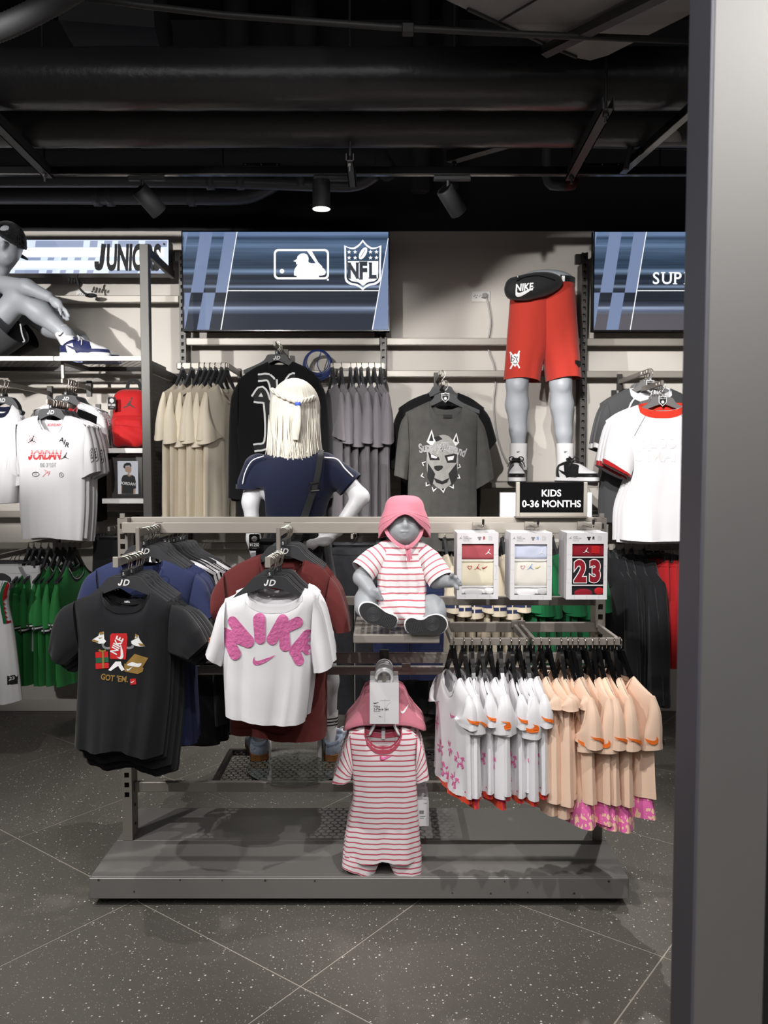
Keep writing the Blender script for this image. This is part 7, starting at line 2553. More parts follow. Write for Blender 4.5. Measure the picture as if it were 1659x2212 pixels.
def legs(P):
 d = el(P, A(1177, 660), (.128, .082, .12))
 d = sm(d, el(P, A(1180, 604), (.142, .082, .05)), .03)
 for pts in ([A(1140, 700), A(1117, 828, 4.40), A(1117, 875, 4.43), A(1119, 930, 4.44), A(1120, 970, 4.45), A(1118, 1022, 4.43)], [A(1212, 700), A(1211, 828, 4.40), A(1214, 875, 4.43), A(1218, 935, 4.44), A(1220, 970, 4.45), A(1222, 1020, 4.43)]):
  d = limb(P, pts, [.076, .056, .060, .044, .036, .034], .02, d)
  d = sm(d, el(P, (pts[1][0] + .004, pts[1][1] - .042, pts[1][2] - .01), (.030, .022, .036)), .02)
 return d


c0, c1 = A(1090, 1034), A(1265, 585)
blob('body', legs, (c0[0] - .05, 4.24, ZL + .015), (c1[0] + .05, 4.6, c1[2] + .05), .0085, MAT['mannequin_grey'], lf, True)
XZ = lambda x, y: (lambda p: (p.x, p.z))(at(x, y, YL - .06))
cz = lambda pts: crv([XZ(*p) for p in pts])
sh = thing('shorts', 'red jersey shorts on the half figure, with two small emblems', 'shorts', (at(1177, 0, YL).x, YL, at(0, 820, YL).z))
hip = Cloth(cz([(1110, 618), (1175, 612), (1246, 610)]), cz([(1110, 618), (1175, 606), (1246, 610)]), cz([(1110, 618), (1103, 680), (1103, 732)]), cz([(1246, 610), (1250, 680), (1249, 732)]), cz([(1103, 732), (1178, 728), (1249, 732)]), .122, 0, .07, .010, 3, True, 2.2, (3.3, 7.1), YL, D0=.11, grow=.3)
V, F, U = hip.grid(26, 16)
mk('seat', V, F, MAT['cloth_red'], sh, True, U, True)
V, F, U = hip.grid(26, 2, 0, 1, 0, .11, .004)
mk('waistband', V, F, MAT['cloth_red'], sh, True, U, True)
lg = []
INN = ([(1201, 626), (1192, 738), (1177, 782), (1170, 823)], [(1156, 626), (1166, 738), (1179, 782), (1185, 822)])
for k, q in enumerate((((1107, 622), (1201, 626), (1092, 818), (1170, 823)), ((1156, 626), (1247, 622), (1185, 822), (1261, 815)))):
 a, b, c, d = q
 c_ = Cloth(cz([a, b]), cz([a, b]), cz(INN[1] if k else [a, ((a[0] + c[0]) / 2, (a[1] + c[1]) / 2), c]), cz([b, d] if k else INN[0]), cz([c, ((c[0] + d[0]) / 2, (c[1] + d[1]) / 2 - 4), d]), .122, 0, .104, .008, 5 + k, True, 2.2, (1.6, 3.3), YL, D0=.100)
 V, F, U = c_.grid(20, 18)
 mk('leg', V, F, MAT['cloth_red'], sh, True, U, True)
 V, F, U = c_.grid(20, 1, 0, 1, .90, 1, .0025)
 mk('hem', V, F, MAT['cloth_red'], sh, True, U, True)
 lg.append(c_)
bl = [BVHTree.FromPolygons([tuple(v) for v in c_.grid(30, 30, sides=(False,))[0]], [tuple(map(int, f)) for f in c_.grid(30, 30, sides=(False,))[1]]) for c_ in lg]


def press_w(name, sp, mat, root, bvh, p, off):
 o = press(name, sp, mat, None, bvh, p.x, p.z, off, .012, 3.5)
 o.data.transform(Matrix.Translation(-wloc(root)))
 o.parent = root
 return o


k = kpx(YL - .08, 780)
p = at(1111, 779, YL - .06)
shd = [(-9, 14), (-5, 11), (0, 14), (5, 11), (9, 14), (8, -4), (0, -15), (-8, -4)]
press_w('emblem', join2d([soup([(x * k, z * k) for x, z in shd])] + [line2d([(-9 * k * s, -18 * k), (9 * k * s, 19 * k)], 3 * k) for s in (-1, 1)]), MAT['white_ink'], sh, bl[0], p, .003)
press_w('emblem_detail', join2d([line2d([(x * k, z * k) for x, z in q], 1.6 * k) for q in ([(-6, 6), (-1, 2), (-5, -3)], [(5, 7), (2, 1), (5, -4)], [(-3, -6), (0, -9), (4, -6)], [(-2, 9), (2, 5)], [(-7, 12), (-7, -3)])]), MAT['black_ink'], sh, bl[0], p, .0045)
p = at(1248, 787, YL - .06)
press_w('dark_badge', soup([(-10 * k, 7 * k), (10 * k, 7 * k), (10 * k, 0), (0, -8 * k), (-10 * k, 0)]), MAT['black_ink'], sh, bl[1], p, .004)
wb = thing('waist_bag', 'black waist bag with white lettering around the half figure', 'bag', (at(1155, 0, 4.3).x, 4.3, at(0, 617, 4.3).z))
c = at(1153, 617, 4.29)
R_ = rotm('Y', -.16)
bagf = lambda P: smax(sm(el(P, c, (.150, .055, .066), R_), bx(P, at(1122, 624, 4.30), (.066, .035, .052), .03), .03), np.abs(P[:, 1] - 4.30) - .075, .02)
blob('pouch', bagf, (c.x - .2, 4.2, c.z - .12), (c.x + .2, 4.4, c.z + .12), .006, MAT['bag_black'], wb, True)
VQ = nets(bagf, (c.x - .2, 4.2, c.z - .12), (c.x + .2, 4.4, c.z + .12), .008)
bb = BVHTree.FromPolygons([tuple(v) for v in VQ[0]], [tuple(map(int, q)) for q in VQ[1]])
k = kpx(4.24, 620)
press_w('lettering', tf(text2d('NIKE', 21 * k, .03, .15, .82, 1.), 0, 0, 1, .06), MAT['white_ink'], wb, bb, at(1131, 622, 4.25), .003)
press_w('tick_print', tf(tick(42 * k), 0, 0, 1, .12), MAT['white_ink'], wb, bb, at(1134, 631, 4.25), .0025)
press_w('zip', line2d([(x * k, z * k) for x, z in spline([(-40, -2), (-20, 7), (10, 9), (44, 0)], 5)], 2.2 * k), MAT['gloss_black'], wb, bb, at(1155, 606, 4.25), .003)
G().box(at(1117, 600, 4.238), at(1118, 597, 4.232) + Vector((.004, .002, .006)), .001).obj('zip_pull', MAT['chrome'], wb)
bp_ = [(at(1180, 608, YL).x + .152 * math.cos(t), YL + .098 * math.sin(t), at(1180, 611, YL).z - .02 * math.cos(t) * 0) for t in np.linspace(-1.2, 4.4, 36)]
V, F = [], []
for i, q in enumerate(bp_):
 for dz in (-.022, .022):
  V.append((q[0], q[1], q[2] + dz))
F = [(2 * i, 2 * i + 2, 2 * i + 3, 2 * i + 1) for i in range(len(bp_) - 1)]
mk('belt', V, F, MAT['bag_black'], wb, True, None, True)
q = at(1216, 604, YL - .1)
G().box((q.x - .008, q.y - .012, q.z - .012), (q.x + .008, q.y - .004, q.z + .018), .002).obj('buckle_label', MAT['white_ink'], wb)
for x, y, rz, lab in ((1115, 1037, -PI / 2 - .12, 'black and white sneaker pointing at the viewer, on the half figure'), (1207, 1036, -PI / 2 + .60, 'black and white sneaker turned aside, on the half figure, above the black sign')):
 cx = at(x, y, 4.44)
 sneaker('sneaker', lab, (cx.x, 4.47, ZL), rz, W_, K_, W_, MAT['rubber'], 'black and white sneakers', 1.03, True, K_, K_, .10)
for x, nm in ((1120, 'white sock on the leg towards the baby figure'), (1221, 'white sock on the leg above the black sign')):
 a, b = at(x, 958, 4.45), at(x - 1, 1015, 4.45)
 t = thing('sock', nm, 'sock', (b.x, 4.45, b.z), group='white socks of the half figure')
 loft('ribbed_tube', [a, a + (b - a) * .3, a + (b - a) * .6, b], [.047, .046, .046, .048], 20, MAT['sock_white'], t)
 flat('tick_mark', tf(tick(.018), 0, 0), MAT['black_ink'], t, 4.398, True, a.x - .018 + .01, a.z - .045)

# ------------------------------------------------------------------ seated older child figure, on the high shelf
YJ = 4.36
J = lambda x, y, Y=YJ: tuple(at(x, y, Y))
jm = thing('seated_mannequin', 'pale grey seated child figure with a bent knee, high on the perforated shelf', 'mannequin', (at(-20, 0, YJ).x, YJ, ZSHELF))


def fingers(P, d, root, dirs, length, r, k=.006):
 for (v, bend, l) in dirs:
  v, bend = np.array(v, float), np.array(bend, float)
  v /= np.linalg.norm(v)
  p0 = np.array(root) + v * length * .15 + bend * .0
  p1 = p0 + v * length * l * .5
  v2 = v + bend
  v2 /= np.linalg.norm(v2)
  d = limb(P, [p0, p1, p1 + v2 * length * l * .45], [r, r * .92, r * .78], k, d)
 return d


def seated(P):
 hc = np.array(J(14, 530, 4.32))
 Rh = rotm('Y', .30)
 d = el(P, hc, (.078, .092, .108), Rh)
 d = sm(d, el(P, hc + (.014, -.035, -.055), (.058, .06, .055), Rh), .03)
 d = sm(d, el(P, hc + (.030, -.100, -.028), (.013, .024, .027), Rh), .014)
 d = sm(d, el(P, hc + (.030, -.082, -.066), (.020, .012, .006), Rh), .008)
 d = sm(d, el(P, hc + (.030, -.078, -.080), (.017, .012, .007), Rh), .008)
 for s in (-.030, .034):
  d = smax(d, -el(P, hc + (.026 + s, -.098, -.002), (.018, .014, .010), Rh), .012)
 d = limb(P, [hc + (-.02, .02, -.08), J(-12, 604, 4.38)], [.042, .048], .03, d)
 d = sm(d, el(P, J(-40, 640, 4.40), (.13, .095, .10)), .04)
 d = sm(d, el(P, J(-60, 715, 4.44), (.12, .10, .17)), .05)
 d = limb(P, [J(-10, 612, 4.30), J(58, 620, 4.24), J(104, 641, 4.22)], [.046, .038, .027], .02, d)
 h = np.array(J(122, 655, 4.215))
 d = sm(d, el(P, h, (.036, .02, .026), rotm('Y', .65)), .014)
 d = fingers(P, d, h + (.012, 0, -.006), [((.75, -.1, -.65), (.0, 0, -.8), 1.), ((.62, .05, -.75), (-.1, 0, -.6), 1.1), ((.5, .15, -.85), (-.15, 0, -.5), 1.05), ((.35, .25, -.9), (-.2, 0, -.4), .85), ((.3, -.5, -.8), (.1, .2, -.3), .8)], .075, .0095)
 d = limb(P, [J(-20, 620, 4.5), J(60, 652, 4.46), J(112, 672, 4.42)], [.046, .036, .026], .02, d)
 h = np.array(J(124, 684, 4.41))
 d = sm(d, el(P, h, (.032, .018, .026), rotm('Y', .8)), .012)
 d = fingers(P, d, h + (.008, 0, -.01), [((.5, -.1, -.85), (.0, 0, -.4), 1.), ((.4, .05, -.9), (-.1, 0, -.3), 1.1), ((.3, .15, -.9), (-.1, 0, -.3), 1.05), ((.2, .25, -.9), (-.1, 0, -.3), .85), ((.5, -.5, -.6), (.1, .2, -.3), .8)], .07, .009)
 for pts, yy in (([J(-60, 752, 4.36), J(42, 644, 4.30), J(88, 676, 4.32), J(142, 722, 4.33), J(150, 742, 4.33)], 0), ([J(-50, 752, 4.52), J(50, 668, 4.56), J(110, 706, 4.56), J(176, 738, 4.55), J(184, 752, 4.55)], 0)):
  d = limb(P, pts, [.088, .058, .056, .034, .034], .025, d)
 return d


a, b = J(-150, 768), J(190, 490)
blob('body', seated, (a[0], 4.14, ZSHELF + .008), (b[0] + .05, 4.68, b[2] + .1), .0085, MAT['mannequin_grey'], jm, True)
cp = thing('cap', 'black cap worn backwards on the seated child figure', 'cap', J(14, 520))
hc = np.array(J(14, 530, 4.32))
Rh = rotm('Y', .30)


def cap(P):
 d = el(P, hc + (0, .004, .012), (.092, .106, .112), Rh)
 d = smax(d, -el(P, hc + (0, .004, .010), (.086, .100, .106), Rh), .003)
 q = (P - hc) @ Rh
 d = smax(d, .042 + .12 * q[:, 1] - .35 * q[:, 0] - q[:, 2], .004)
 return smax(d, -el(P, hc + (.024, -.10, .070), (.026, .05, .020)), .004)


blob('crown', cap, tuple(hc - .15), tuple(hc + .16), .0055, MAT['cloth_deep_black'], cp, True)
blob('strap', lambda P: smax(smax(el(P, hc + (0, .004, .012), (.095, .109, .114), Rh), -el(P, hc + (0, .004, .012), (.089, .103, .108), Rh), .002), np.abs(((P - hc) @ Rh) @ np.array([.35, -.12, 1.]) - .044) - .009, .003), tuple(hc - .15), tuple(hc + .16), .005, MAT['bag_black'], cp, True)
blob('brim', lambda P: smax(el(P, hc + (-.01, .125, -.005), (.07, .075, .012), rotm('Y', .5)), -el(P, hc, (.08, .095, .11), Rh), .003), tuple(hc - .2), tuple(hc + .25), .006, MAT['cloth_navy'], cp, True)
tp = thing('sleeveless_shirt', 'dark sleeveless top on the seated child figure', 'top', J(-40, 650))
blob('cloth', lambda P: smax(sm(el(P, J(-42, 642, 4.40), (.145, .11, .115)), el(P, J(-60, 715, 4.44), (.135, .115, .18)), .05), -rc(P, hc + (-.02, .02, -.08), J(-8, 612, 4.36), .06), .01), (J(-170, 0)[0], 4.2, J(0, 768)[2] + .02), (J(30, 0)[0], 4.62, J(0, 590)[2]), .009, MAT['cloth_navy'], tp, True)
sr = thing('shorts', 'wide charcoal shorts on the seated child figure', 'shorts', J(0, 740))
loft('leg', [J(-80, 770, 4.36), J(-35, 745, 4.34), J(0, 722, 4.32), J(24, 704, 4.31)], [(.10, .12), (.105, .125), (.104, .125), (.106, .13)], 28, MAT['cloth_charcoal'], sr)
loft('leg', [J(-60, 762, 4.52), J(0, 748, 4.54), J(34, 736, 4.55), J(62, 722, 4.55)], [(.085, .10), (.085, .10), (.082, .10), (.082, .10)], 28, MAT['cloth_deep_black'], sr)
G().tube(spline([J(44, 700, 4.20), J(48, 722, 4.20), J(53, 736, 4.205), J(50, 739, 4.21)], 5), .004, 6).obj('drawcord', MAT['sock_grey'], sr, True)
for Y, x, y, lab in ((4.33, 131, 768, 'navy and white low sneaker on the bent leg of the seated child figure'), (4.55, 158, 766, 'navy and white low sneaker behind the nearer one on the high shelf')):
 cx = at(x, y, Y)
 sneaker('sneaker', lab, (cx.x, Y, ZSHELF + .001), 0, W_, MAT['leather_navy'], W_, M('pale_blue_sole', (140, 156, 204), rough=.6), 'navy and white sneakers', .97, True, MAT['sock_white'], MAT['leather_navy'], .086)
for (a, b), lab in (((J(130, 710, 4.33), J(150, 742, 4.33)), 'white sock with a black mark on the bent leg of the seated child figure'), ((J(166, 734, 4.55), J(186, 755, 4.55)), 'white sock on the farther leg of the seated child figure')):
 t = thing('sock', lab, 'sock', b, group='white socks of the seated child figure')
 a, b = Vector(a), Vector(b)
 loft('ribbed_tube', [a, a + (b - a) * .35, a + (b - a) * .7, b], [.040, .040, .041, .043], 20, MAT['sock_white'], t)
 m_ = a + (b - a) * .45
 flat('tick_mark', tf(tick(.036), 0, 0, 1, .5), MAT['black_ink'], t, m_.y - .043, True, m_.x + .002, m_.z)

# ------------------------------------------------------------------ standing blonde figure, seen from behind
YM = 3.20
S_ = lambda x, y, Y=YM: tuple(at(x, y, Y))
bm_ = thing('standing_mannequin', 'white standing child figure seen from behind, one hand on its hip', 'mannequin', (at(640, 0, YM).x, YM, ZFS + .01))


def stand(P):
 d = limb(P, [S_(632, 905, 3.24), S_(632, 1000, 3.24)], [.045, .046], .02)
 d = sm(d, el(P, S_(632, 888, 3.25), (.076, .092, .105)), .02)
 d = sm(d, el(P, S_(634, 1040), (.145, .082, .115)), .04)
 d = sm(d, el(P, S_(634, 1120), (.105, .075, .11)), .04)
 d = sm(d, el(P, S_(640, 1195), (.135, .095, .10)), .04)
 d = limb(P, [S_(550, 1014), S_(541, 1085, 3.19), S_(548, 1165, 3.18), S_(556, 1215, 3.17)], [.040, .031, .026, .021], .02, d)
 h = np.array(S_(559, 1236, 3.17))
 d = sm(d, el(P, h, (.018, .03, .036)), .012)
 d = fingers(P, d, h + (0, 0, -.02), [((.1, -.3, -1), (.1, -.1, 0), 1.), ((.1, -.1, -1), (.1, 0, 0), 1.1), ((.1, .1, -1), (.1, 0, 0), 1.05), ((.1, .3, -1), (.1, 0, 0), .85), ((.2, -.8, -.5), (0, .2, -.4), .8)], .065, .009)
 d = limb(P, [S_(722, 1014), S_(779, 1074, 3.16), S_(730, 1143, 3.12), S_(712, 1160, 3.10)], [.042, .033, .024, .020], .015, d)
 h = np.array(S_(702, 1166, 3.09))
 d = sm(d, el(P, h, (.034, .018, .026), rotm('Y', -.3)), .012)
 d = fingers(P, d, h + (-.01, 0, 0), [((-1, -.1, -.1), (0, .4, -.2), 1.), ((-1, 0, -.3), (0, .4, -.2), 1.05), ((-.9, .1, -.5), (0, .4, -.2), 1.), ((-.8, .2, -.7), (0, .4, -.2), .85), ((-.3, .3, .9), (-.3, .3, 0), .8)], .065, .009)
 for pts in ([S_(612, 1230), S_(585, 1400, 3.19), S_(574, 1470, 3.22), S_(563, 1595, 3.24), S_(561, 1640, 3.22)], [S_(668, 1230), S_(694, 1400, 3.19), S_(702, 1470, 3.22), S_(708, 1590, 3.24), S_(706, 1636, 3.22)]):
  d = limb(P, pts, [.082, .053, .052, .032, .032], .025, d)
 return d


blob('body', stand, (S_(505, 0)[0], 3.03, ZFS + .02), (S_(815, 0)[0], 3.40, S_(0, 810)[2] + .02), .009, MAT['mannequin_white'], bm_, True)
ns = thing('football_shirt', 'navy short-sleeved football top with white piping on the blonde figure', 'shirt', S_(634, 1060))


def shirt(P):
 d = el(P, S_(634, 1042), (.160, .098, .125))
 d = sm(d, el(P, S_(634, 1100), (.122, .092, .12)), .05)
 d = sm(d, limb(P, [S_(558, 1012), S_(541, 1045, 3.195)], [.058, .051], .02), .03)
 d = sm(d, limb(P, [S_(700, 1010), S_(752, 1040, 3.18)], [.060, .052], .02), .03)
 d = smax(d, S_(0, 1119)[2] - P[:, 2], .008)
 d = smax(d, rc(P, S_(634, 980), S_(634, 1120), .3) , .01)
 v = np.array([-.12, 0, -1.])
 d = smax(d, (P - np.array(S_(541, 1052))) @ (v / np.linalg.norm(v)) - .0 - 1e3 * (P[:, 0] > S_(566, 0)[0]), .006)
 v = np.array([.78, 0, -.62])
 d = smax(d, (P - np.array(S_(757, 1050))) @ (v / np.linalg.norm(v)) - .0 - 1e3 * (P[:, 0] < S_(712, 0)[0]), .006)
 return d


blob('cloth', shirt, (S_(505, 0)[0], 3.05, S_(0, 1122)[2]), (S_(800, 0)[0], 3.36, S_(0, 960)[2]), .007, MAT['cloth_navy'], ns, True)
for pts, rd in (([S_(541, 1046, 3.195), S_(541, 1056, 3.195)], (.056, .056)), ([S_(749, 1040, 3.18), S_(757, 1048, 3.178)], (.057, .057))):
 loft('cuff', pts, list(rd), 24, MAT['cloth_navy'], ns)
G().tube(spline([S_(700, 988, 3.13), S_(728, 992, 3.125), S_(745, 1012, 3.12), S_(763, 1030, 3.12)], 6), .0028, 6).obj('piping', MAT['cloth_white'], ns, True)
G().tube(spline([S_(570, 985, 3.14), S_(545, 995, 3.13), S_(530, 1020, 3.135), S_(524, 1046, 3.14)], 6), .0022, 6).obj('piping', MAT['cloth_white'], ns, True)
sk = thing('pleated_skirt', 'black pleated skirt on the blonde figure', 'skirt', S_(640, 1250))
cs = lambda pts: crv([(lambda p: (p[0], p[2]))(S_(*p)) for p in pts])
c_ = Cloth(cs([(578, 1122), (638, 1124), (702, 1122)]), cs([(578, 1122), (638, 1122), (702, 1122)]), cs([(578, 1122), (566, 1180), (548, 1300)]), cs([(702, 1122), (714, 1180), (736, 1300)]), cs([(548, 1300), (640, 1306), (736, 1300)]), .10, 0, .14, .016, 5, True, 2.2, (9, 17), YM, D0=.088, grow=.5)
V, F, U = c_.grid(70, 14)
mk('cloth', V, F, MAT['cloth_deep_black'], sk, True, U, True)
V, F, U = c_.grid(40, 2, 0, 1, 0, .12, .004)
mk('waistband', V, F, MAT['cloth_deep_black'], sk, True, U, True)
hr = thing('wig', 'straight platinum blonde wig with a braid across the back of the head', 'wig', S_(632, 900))
V, UV = [], []
n, m = 150, 26
rn = random.Random(12)
hz = S_(632, 815, 3.22)[2]
cx_, cy_ = S_(631, 0, 3.24)[0], 3.25
tips = [rn.uniform(-.016, .012) for _ in range(n)]
for j in range(n):
 a = 2 * PI * j / n
 back = -math.sin(a)
 cut = .306 + tips[j] + .012 * math.cos(a) - (.0 if back > -.3 else .06)
 for i in range(m + 1):
  t = i / m
  L_ = t * (cut + .06)
  if L_ < .13:
   ph = L_ / .13 * PI / 2
   r, z = math.sin(ph), .115 * (1 - math.cos(ph))
  else:
   r, z = 1 + .07 * ((L_ - .13) / .2) ** 1.4, .115 + (L_ - .13) * .98
  g = 1 + (.018 * math.sin(j * 1.9) + .012 * math.sin(j * .77 + 1) + .010 * rn.uniform(-1, 1)) * min(1, t * 1.6)
  V.append((cx_ + .098 * r * g * math.cos(a) + .004 * math.sin(7 * t + j * .3) * t, cy_ + .108 * r * g * math.sin(a), hz - z))
  UV.append((j / n, t))
F = [(j * (m + 1) + i, ((j + 1) % n) * (m + 1) + i, ((j + 1) % n) * (m + 1) + i + 1, j * (m + 1) + i + 1) for j in range(n) for i in range(m)]
mk('hair', V, F, MAT['hair'], hr, True, UV, True)
g = G()
for q in range(90):
 a = rn.uniform(-PI * .95, -PI * .05)
 x, y = cx_ + .103 * math.cos(a), cy_ + .114 * math.sin(a)
 z0 = hz - rn.uniform(.14, .25)
 L_ = hz - .30 - rn.uniform(-.01, .03)
 dx = rn.uniform(-.012, .014)
 g.tube(spline([(x, y, z0), (x + dx * .2, y - .004, z0 - .06), (x + dx, y - .006, L_)], 4), [.0005, .0012, .0019] + [.0022] * 5 + [.0005], 5, caps=False)
st = g.obj('loose_strands', MAT['hair'], hr, True)
st['kind'] = 'stuff'
for sg, p0 in ((-1, [(586, 841, 3.20), (604, 853, 3.155), (625, 862, 3.135), (643, 868, 3.128)]), (1, [(680, 858, 3.20), (668, 864, 3.16), (656, 866, 3.135), (645, 869, 3.128)])):
 path = spline([S_(*p) for p in p0], 6)
 for k in range(2):
  g = G().tube([(p[0] + 0, p[1] - .003 + .004 * math.cos(i * .9 + k * PI), p[2] + .0055 * math.sin(i * .9 + k * PI)) for i, p in enumerate(path)], .0062, 8)
  g.obj('braid', MAT['hair'], hr, True)
q = S_(644, 873, 3.122)
G().cyl((q[0] - .0095, q[1], q[2]), (q[0] + .0095, q[1], q[2] + .001), .0085, 14).obj('hair_tie', M('blue_tie', (60, 90, 200), rough=.6), hr, True)
loft('tail', [S_(644, 870, 3.124), S_(644, 885, 3.118), S_(641, 915, 3.115), S_(638, 950, 3.118)], [(.006, .005), (.012, .007), (.017, .007), (.012, .003)], 20, MAT['hair'], hr)
bg = thing('shoulder_bag', 'black shoulder bag on a long strap, hanging from the blonde figure', 'bag', S_(595, 1190, 3.06))
blob('pouch', lambda P: sm(bx(P, S_(598, 1200, 3.075), (.078, .03, .065), .025), el(P, S_(598, 1225, 3.07), (.08, .035, .05)), .02), (S_(530, 0)[0], 3.0, S_(0, 1270)[2]), (S_(670, 0)[0], 3.14, S_(0, 1140)[2]), .006, MAT['bag_black'], bg, True)


def ribbon(name, pts, w, t, mat, root):
 P = [Vector(p) for p in spline([tuple(p) for p in pts], 8)]
 V, F = [], []
 for i, p in enumerate(P):
  T = (P[min(i + 1, len(P) - 1)] - P[max(i - 1, 0)]).normalized()
  s = T.cross(Vector((0, 1, 0))).normalized() * w / 2
  u = Vector((0, t, 0))
  V += [p - s, p + s, p + s + u, p - s + u]
 for i in range(len(P) - 1):
  for j in range(4):
   F.append((i * 4 + j, i * 4 + (j + 1) % 4, i * 4 + 4 + (j + 1) % 4, i * 4 + 4 + j))
 return mk(name, V, F, mat, root, False, None, True)


ribbon('strap', [S_(694, 972, 3.16), S_(692, 985, 3.115), S_(687, 1020, 3.098), S_(677, 1060, 3.095), S_(661, 1112, 3.10), S_(645, 1160, 3.06), S_(630, 1180, 3.05)], .021, .003, MAT['bag_black'], bg)
ribbon('strap', [S_(672, 1062, 3.097), S_(655, 1110, 3.10), S_(640, 1160, 3.06), S_(622, 1185, 3.05)], .012, .003, MAT['bag_black'], bg)
q = S_(679, 1051, 3.088)
G().tube([(q[0] + x * .017, q[1], q[2] + z * .018) for x, z in ((-1, -1), (1, -.7), (1, 1), (-1, .7))], .0022, 6, closed=True).obj('buckle', MAT['chrome'], bg)


def pricetag(lab, x0, x1, y0, y1, Y, txt):
 a, b = at(x0, y1, Y), at(x1, y0, Y)
 t = thing('price_tag', lab, 'tag', (a.x, Y, a.z))
 G().poly(rrect(a.x, a.z, b.x, b.z, .006), Y, Y + .002).obj('card', MAT['bag_black'], t)
 w = b.x - a.x
 cx, cz_ = (a.x + b.x) / 2, b.z - w * .42
 G().poly(circ(cx, cz_, w * .26, 20), Y - .0006).obj('round_mark', MAT['white_ink'], t)
 flat('mark_letters', house_mark(w * .22), MAT['black_ink'], t, Y - .0012, True, cx, cz_)
 flat('price', tf(text2d(txt, w * .42, .01, 0, .8), 0, 0), MAT['white_ink'], t, Y - .0008, True, cx, a.z + (b.z - a.z) * .36)
 flat('small_line', line2d([(-w * .22, 0), (w * .22, 0)], w * .03), MAT['white_ink'], t, Y - .0008, True, cx, a.z + (b.z - a.z) * .16)
 G().tube([(cx, Y + .001, b.z - .004), (cx + .003, Y + .004, b.z + .012)], .0012, 5).obj('string', MAT['rubber'], t)


pricetag('black price tag with a round white mark on the shoulder bag', 538, 561, 1154, 1190, 3.03, '¥1250')
for x, lab in ((561, 'pale grey and blue suede shoe with gum sole, farther from the glass rod'), (704, 'pale grey and blue suede shoe with gum sole, beside the glass rod')):
 c = at(x, 1640, 3.2)
 sneaker('suede_shoe', lab, (c.x + .01, 3.155, ZFS + .010), PI / 2 + (.25 if x < 600 else -.4), MAT['sock_grey'], MAT['suede_blue'], MAT['gum'], MAT['gum'], 'suede shoes of the blonde figure', .95, True, W_, MAT['suede_blue'], .086)
for x, lab in ((565, 'white sock of the blonde figure, farther from the glass rod'), (708, 'white sock with three black rings beside the glass rod')):
 a, b = at(x, 1535, 3.235), at(x - 1, 1632, 3.225)
 t = thing('sock', lab, 'sock', b, group='white socks of the blonde figure')
 loft('ribbed_tube', [a, a + (b - a) * .4, b], [.042, .038, .041], 20, MAT['sock_white'], t)
 for k in range(3):
  p0 = a + (b - a) * (.12 + .07 * k)
  loft('ring', [p0, p0 + (b - a) * .03], [.0425, .0425], 20, MAT['black_ink'], t)

# ------------------------------------------------------------------ seated baby figure
B = lambda x, y, Y=2.68: np.array(at(730 + x * .18083, 1040 + y * .18083, Y))
by = thing('baby_mannequin', 'pale grey baby figure sitting with both soles forward on the small shelf', 'mannequin', (at(868, 0, 2.68).x, 2.68, ZBS))
hc = B(795, 500, 2.665)


def baby(P):
 d = el(P, hc, (.054, .060, .062))
 d = sm(d, el(P, hc + (.0, -.018, -.026), (.050, .044, .036)), .02)
 d = sm(d, el(P, hc + (.002, -.056, -.002), (.009, .014, .011)), .012)
 d = sm(d, el(P, hc + (.0, -.052, .008), (.005, .008, .022)), .010)
 d = sm(d, el(P, hc + (-.002, -.061, -.0215), (.015, .008, .0038)), .004)
 d = sm(d, el(P, hc + (-.002, -.058, -.0300), (.013, .008, .0045)), .004)
 d = sm(d, el(P, hc + (-.001, -.048, -.043), (.016, .012, .010)), .014)
 for s in (-1, 1):
  d = smax(d, -el(P, hc + (s * .022, -.058, .010), (.013, .008, .007)), .010)
 d = limb(P, [hc + (0, .008, -.05), B(800, 800)], [.032, .036], .015, d)
 d = sm(d, el(P, B(765, 1000), (.068, .052, .075)), .03)
 d = sm(d, el(P, B(765, 1370), (.072, .048, .05)), .03)
 d = limb(P, [B(545, 830), B(285, 1150, 2.645), B(385, 1290, 2.60)], [.030, .0265, .020], .014, d)
 h = B(440, 1345, 2.585)
 d = sm(d, el(P, h, (.021, .018, .018)), .010)
 for i in range(4):
  q = h + np.array((.004 + .004 * i, -.012, .010 - .008 * i))
  d = limb(P, [q + (-.008, .002, .004), q + (.006, -.006, .0), q + (.008, .004, -.004)], [.0062, .006, .005], .003, d)
 d = limb(P, [h + (-.006, -.006, .012), h + (.008, -.014, .016), h + (.016, -.012, .008)], [.0065, .006, .005], .004, d)
 d = limb(P, [B(985, 830), B(1180, 1175, 2.64), B(1320, 1195, 2.60)], [.030, .026, .0195], .014, d)
 h = B(1375, 1195, 2.59)
 d = sm(d, el(P, h, (.018, .014, .018), rotm('Y', .2)), .010)
 for (a, b2, c2_) in (((1360, 1160), (1355, 1125), (1368, 1105)), ((1390, 1175), (1405, 1145), (1420, 1150)), ((1405, 1190), (1430, 1180), (1455, 1195)), ((1405, 1205), (1440, 1215), (1470, 1235)), ((1395, 1225), (1415, 1260), (1435, 1285))):
  d = limb(P, [B(*a, 2.585), B(*b2, 2.575), B(*c2_, 2.570)], [.0068, .0064, .0052], .004, d)
 for pts in ([B(640, 1500, 2.67), B(345, 1420, 2.63), B(330, 1500, 2.60), B(470, 1580, 2.60)], [B(890, 1500, 2.67), B(1130, 1500, 2.63), B(1165, 1590, 2.61), B(1080, 1680, 2.60)]):
  d = limb(P, pts, [.042, .036, .030, .022], .02, d)
 return d


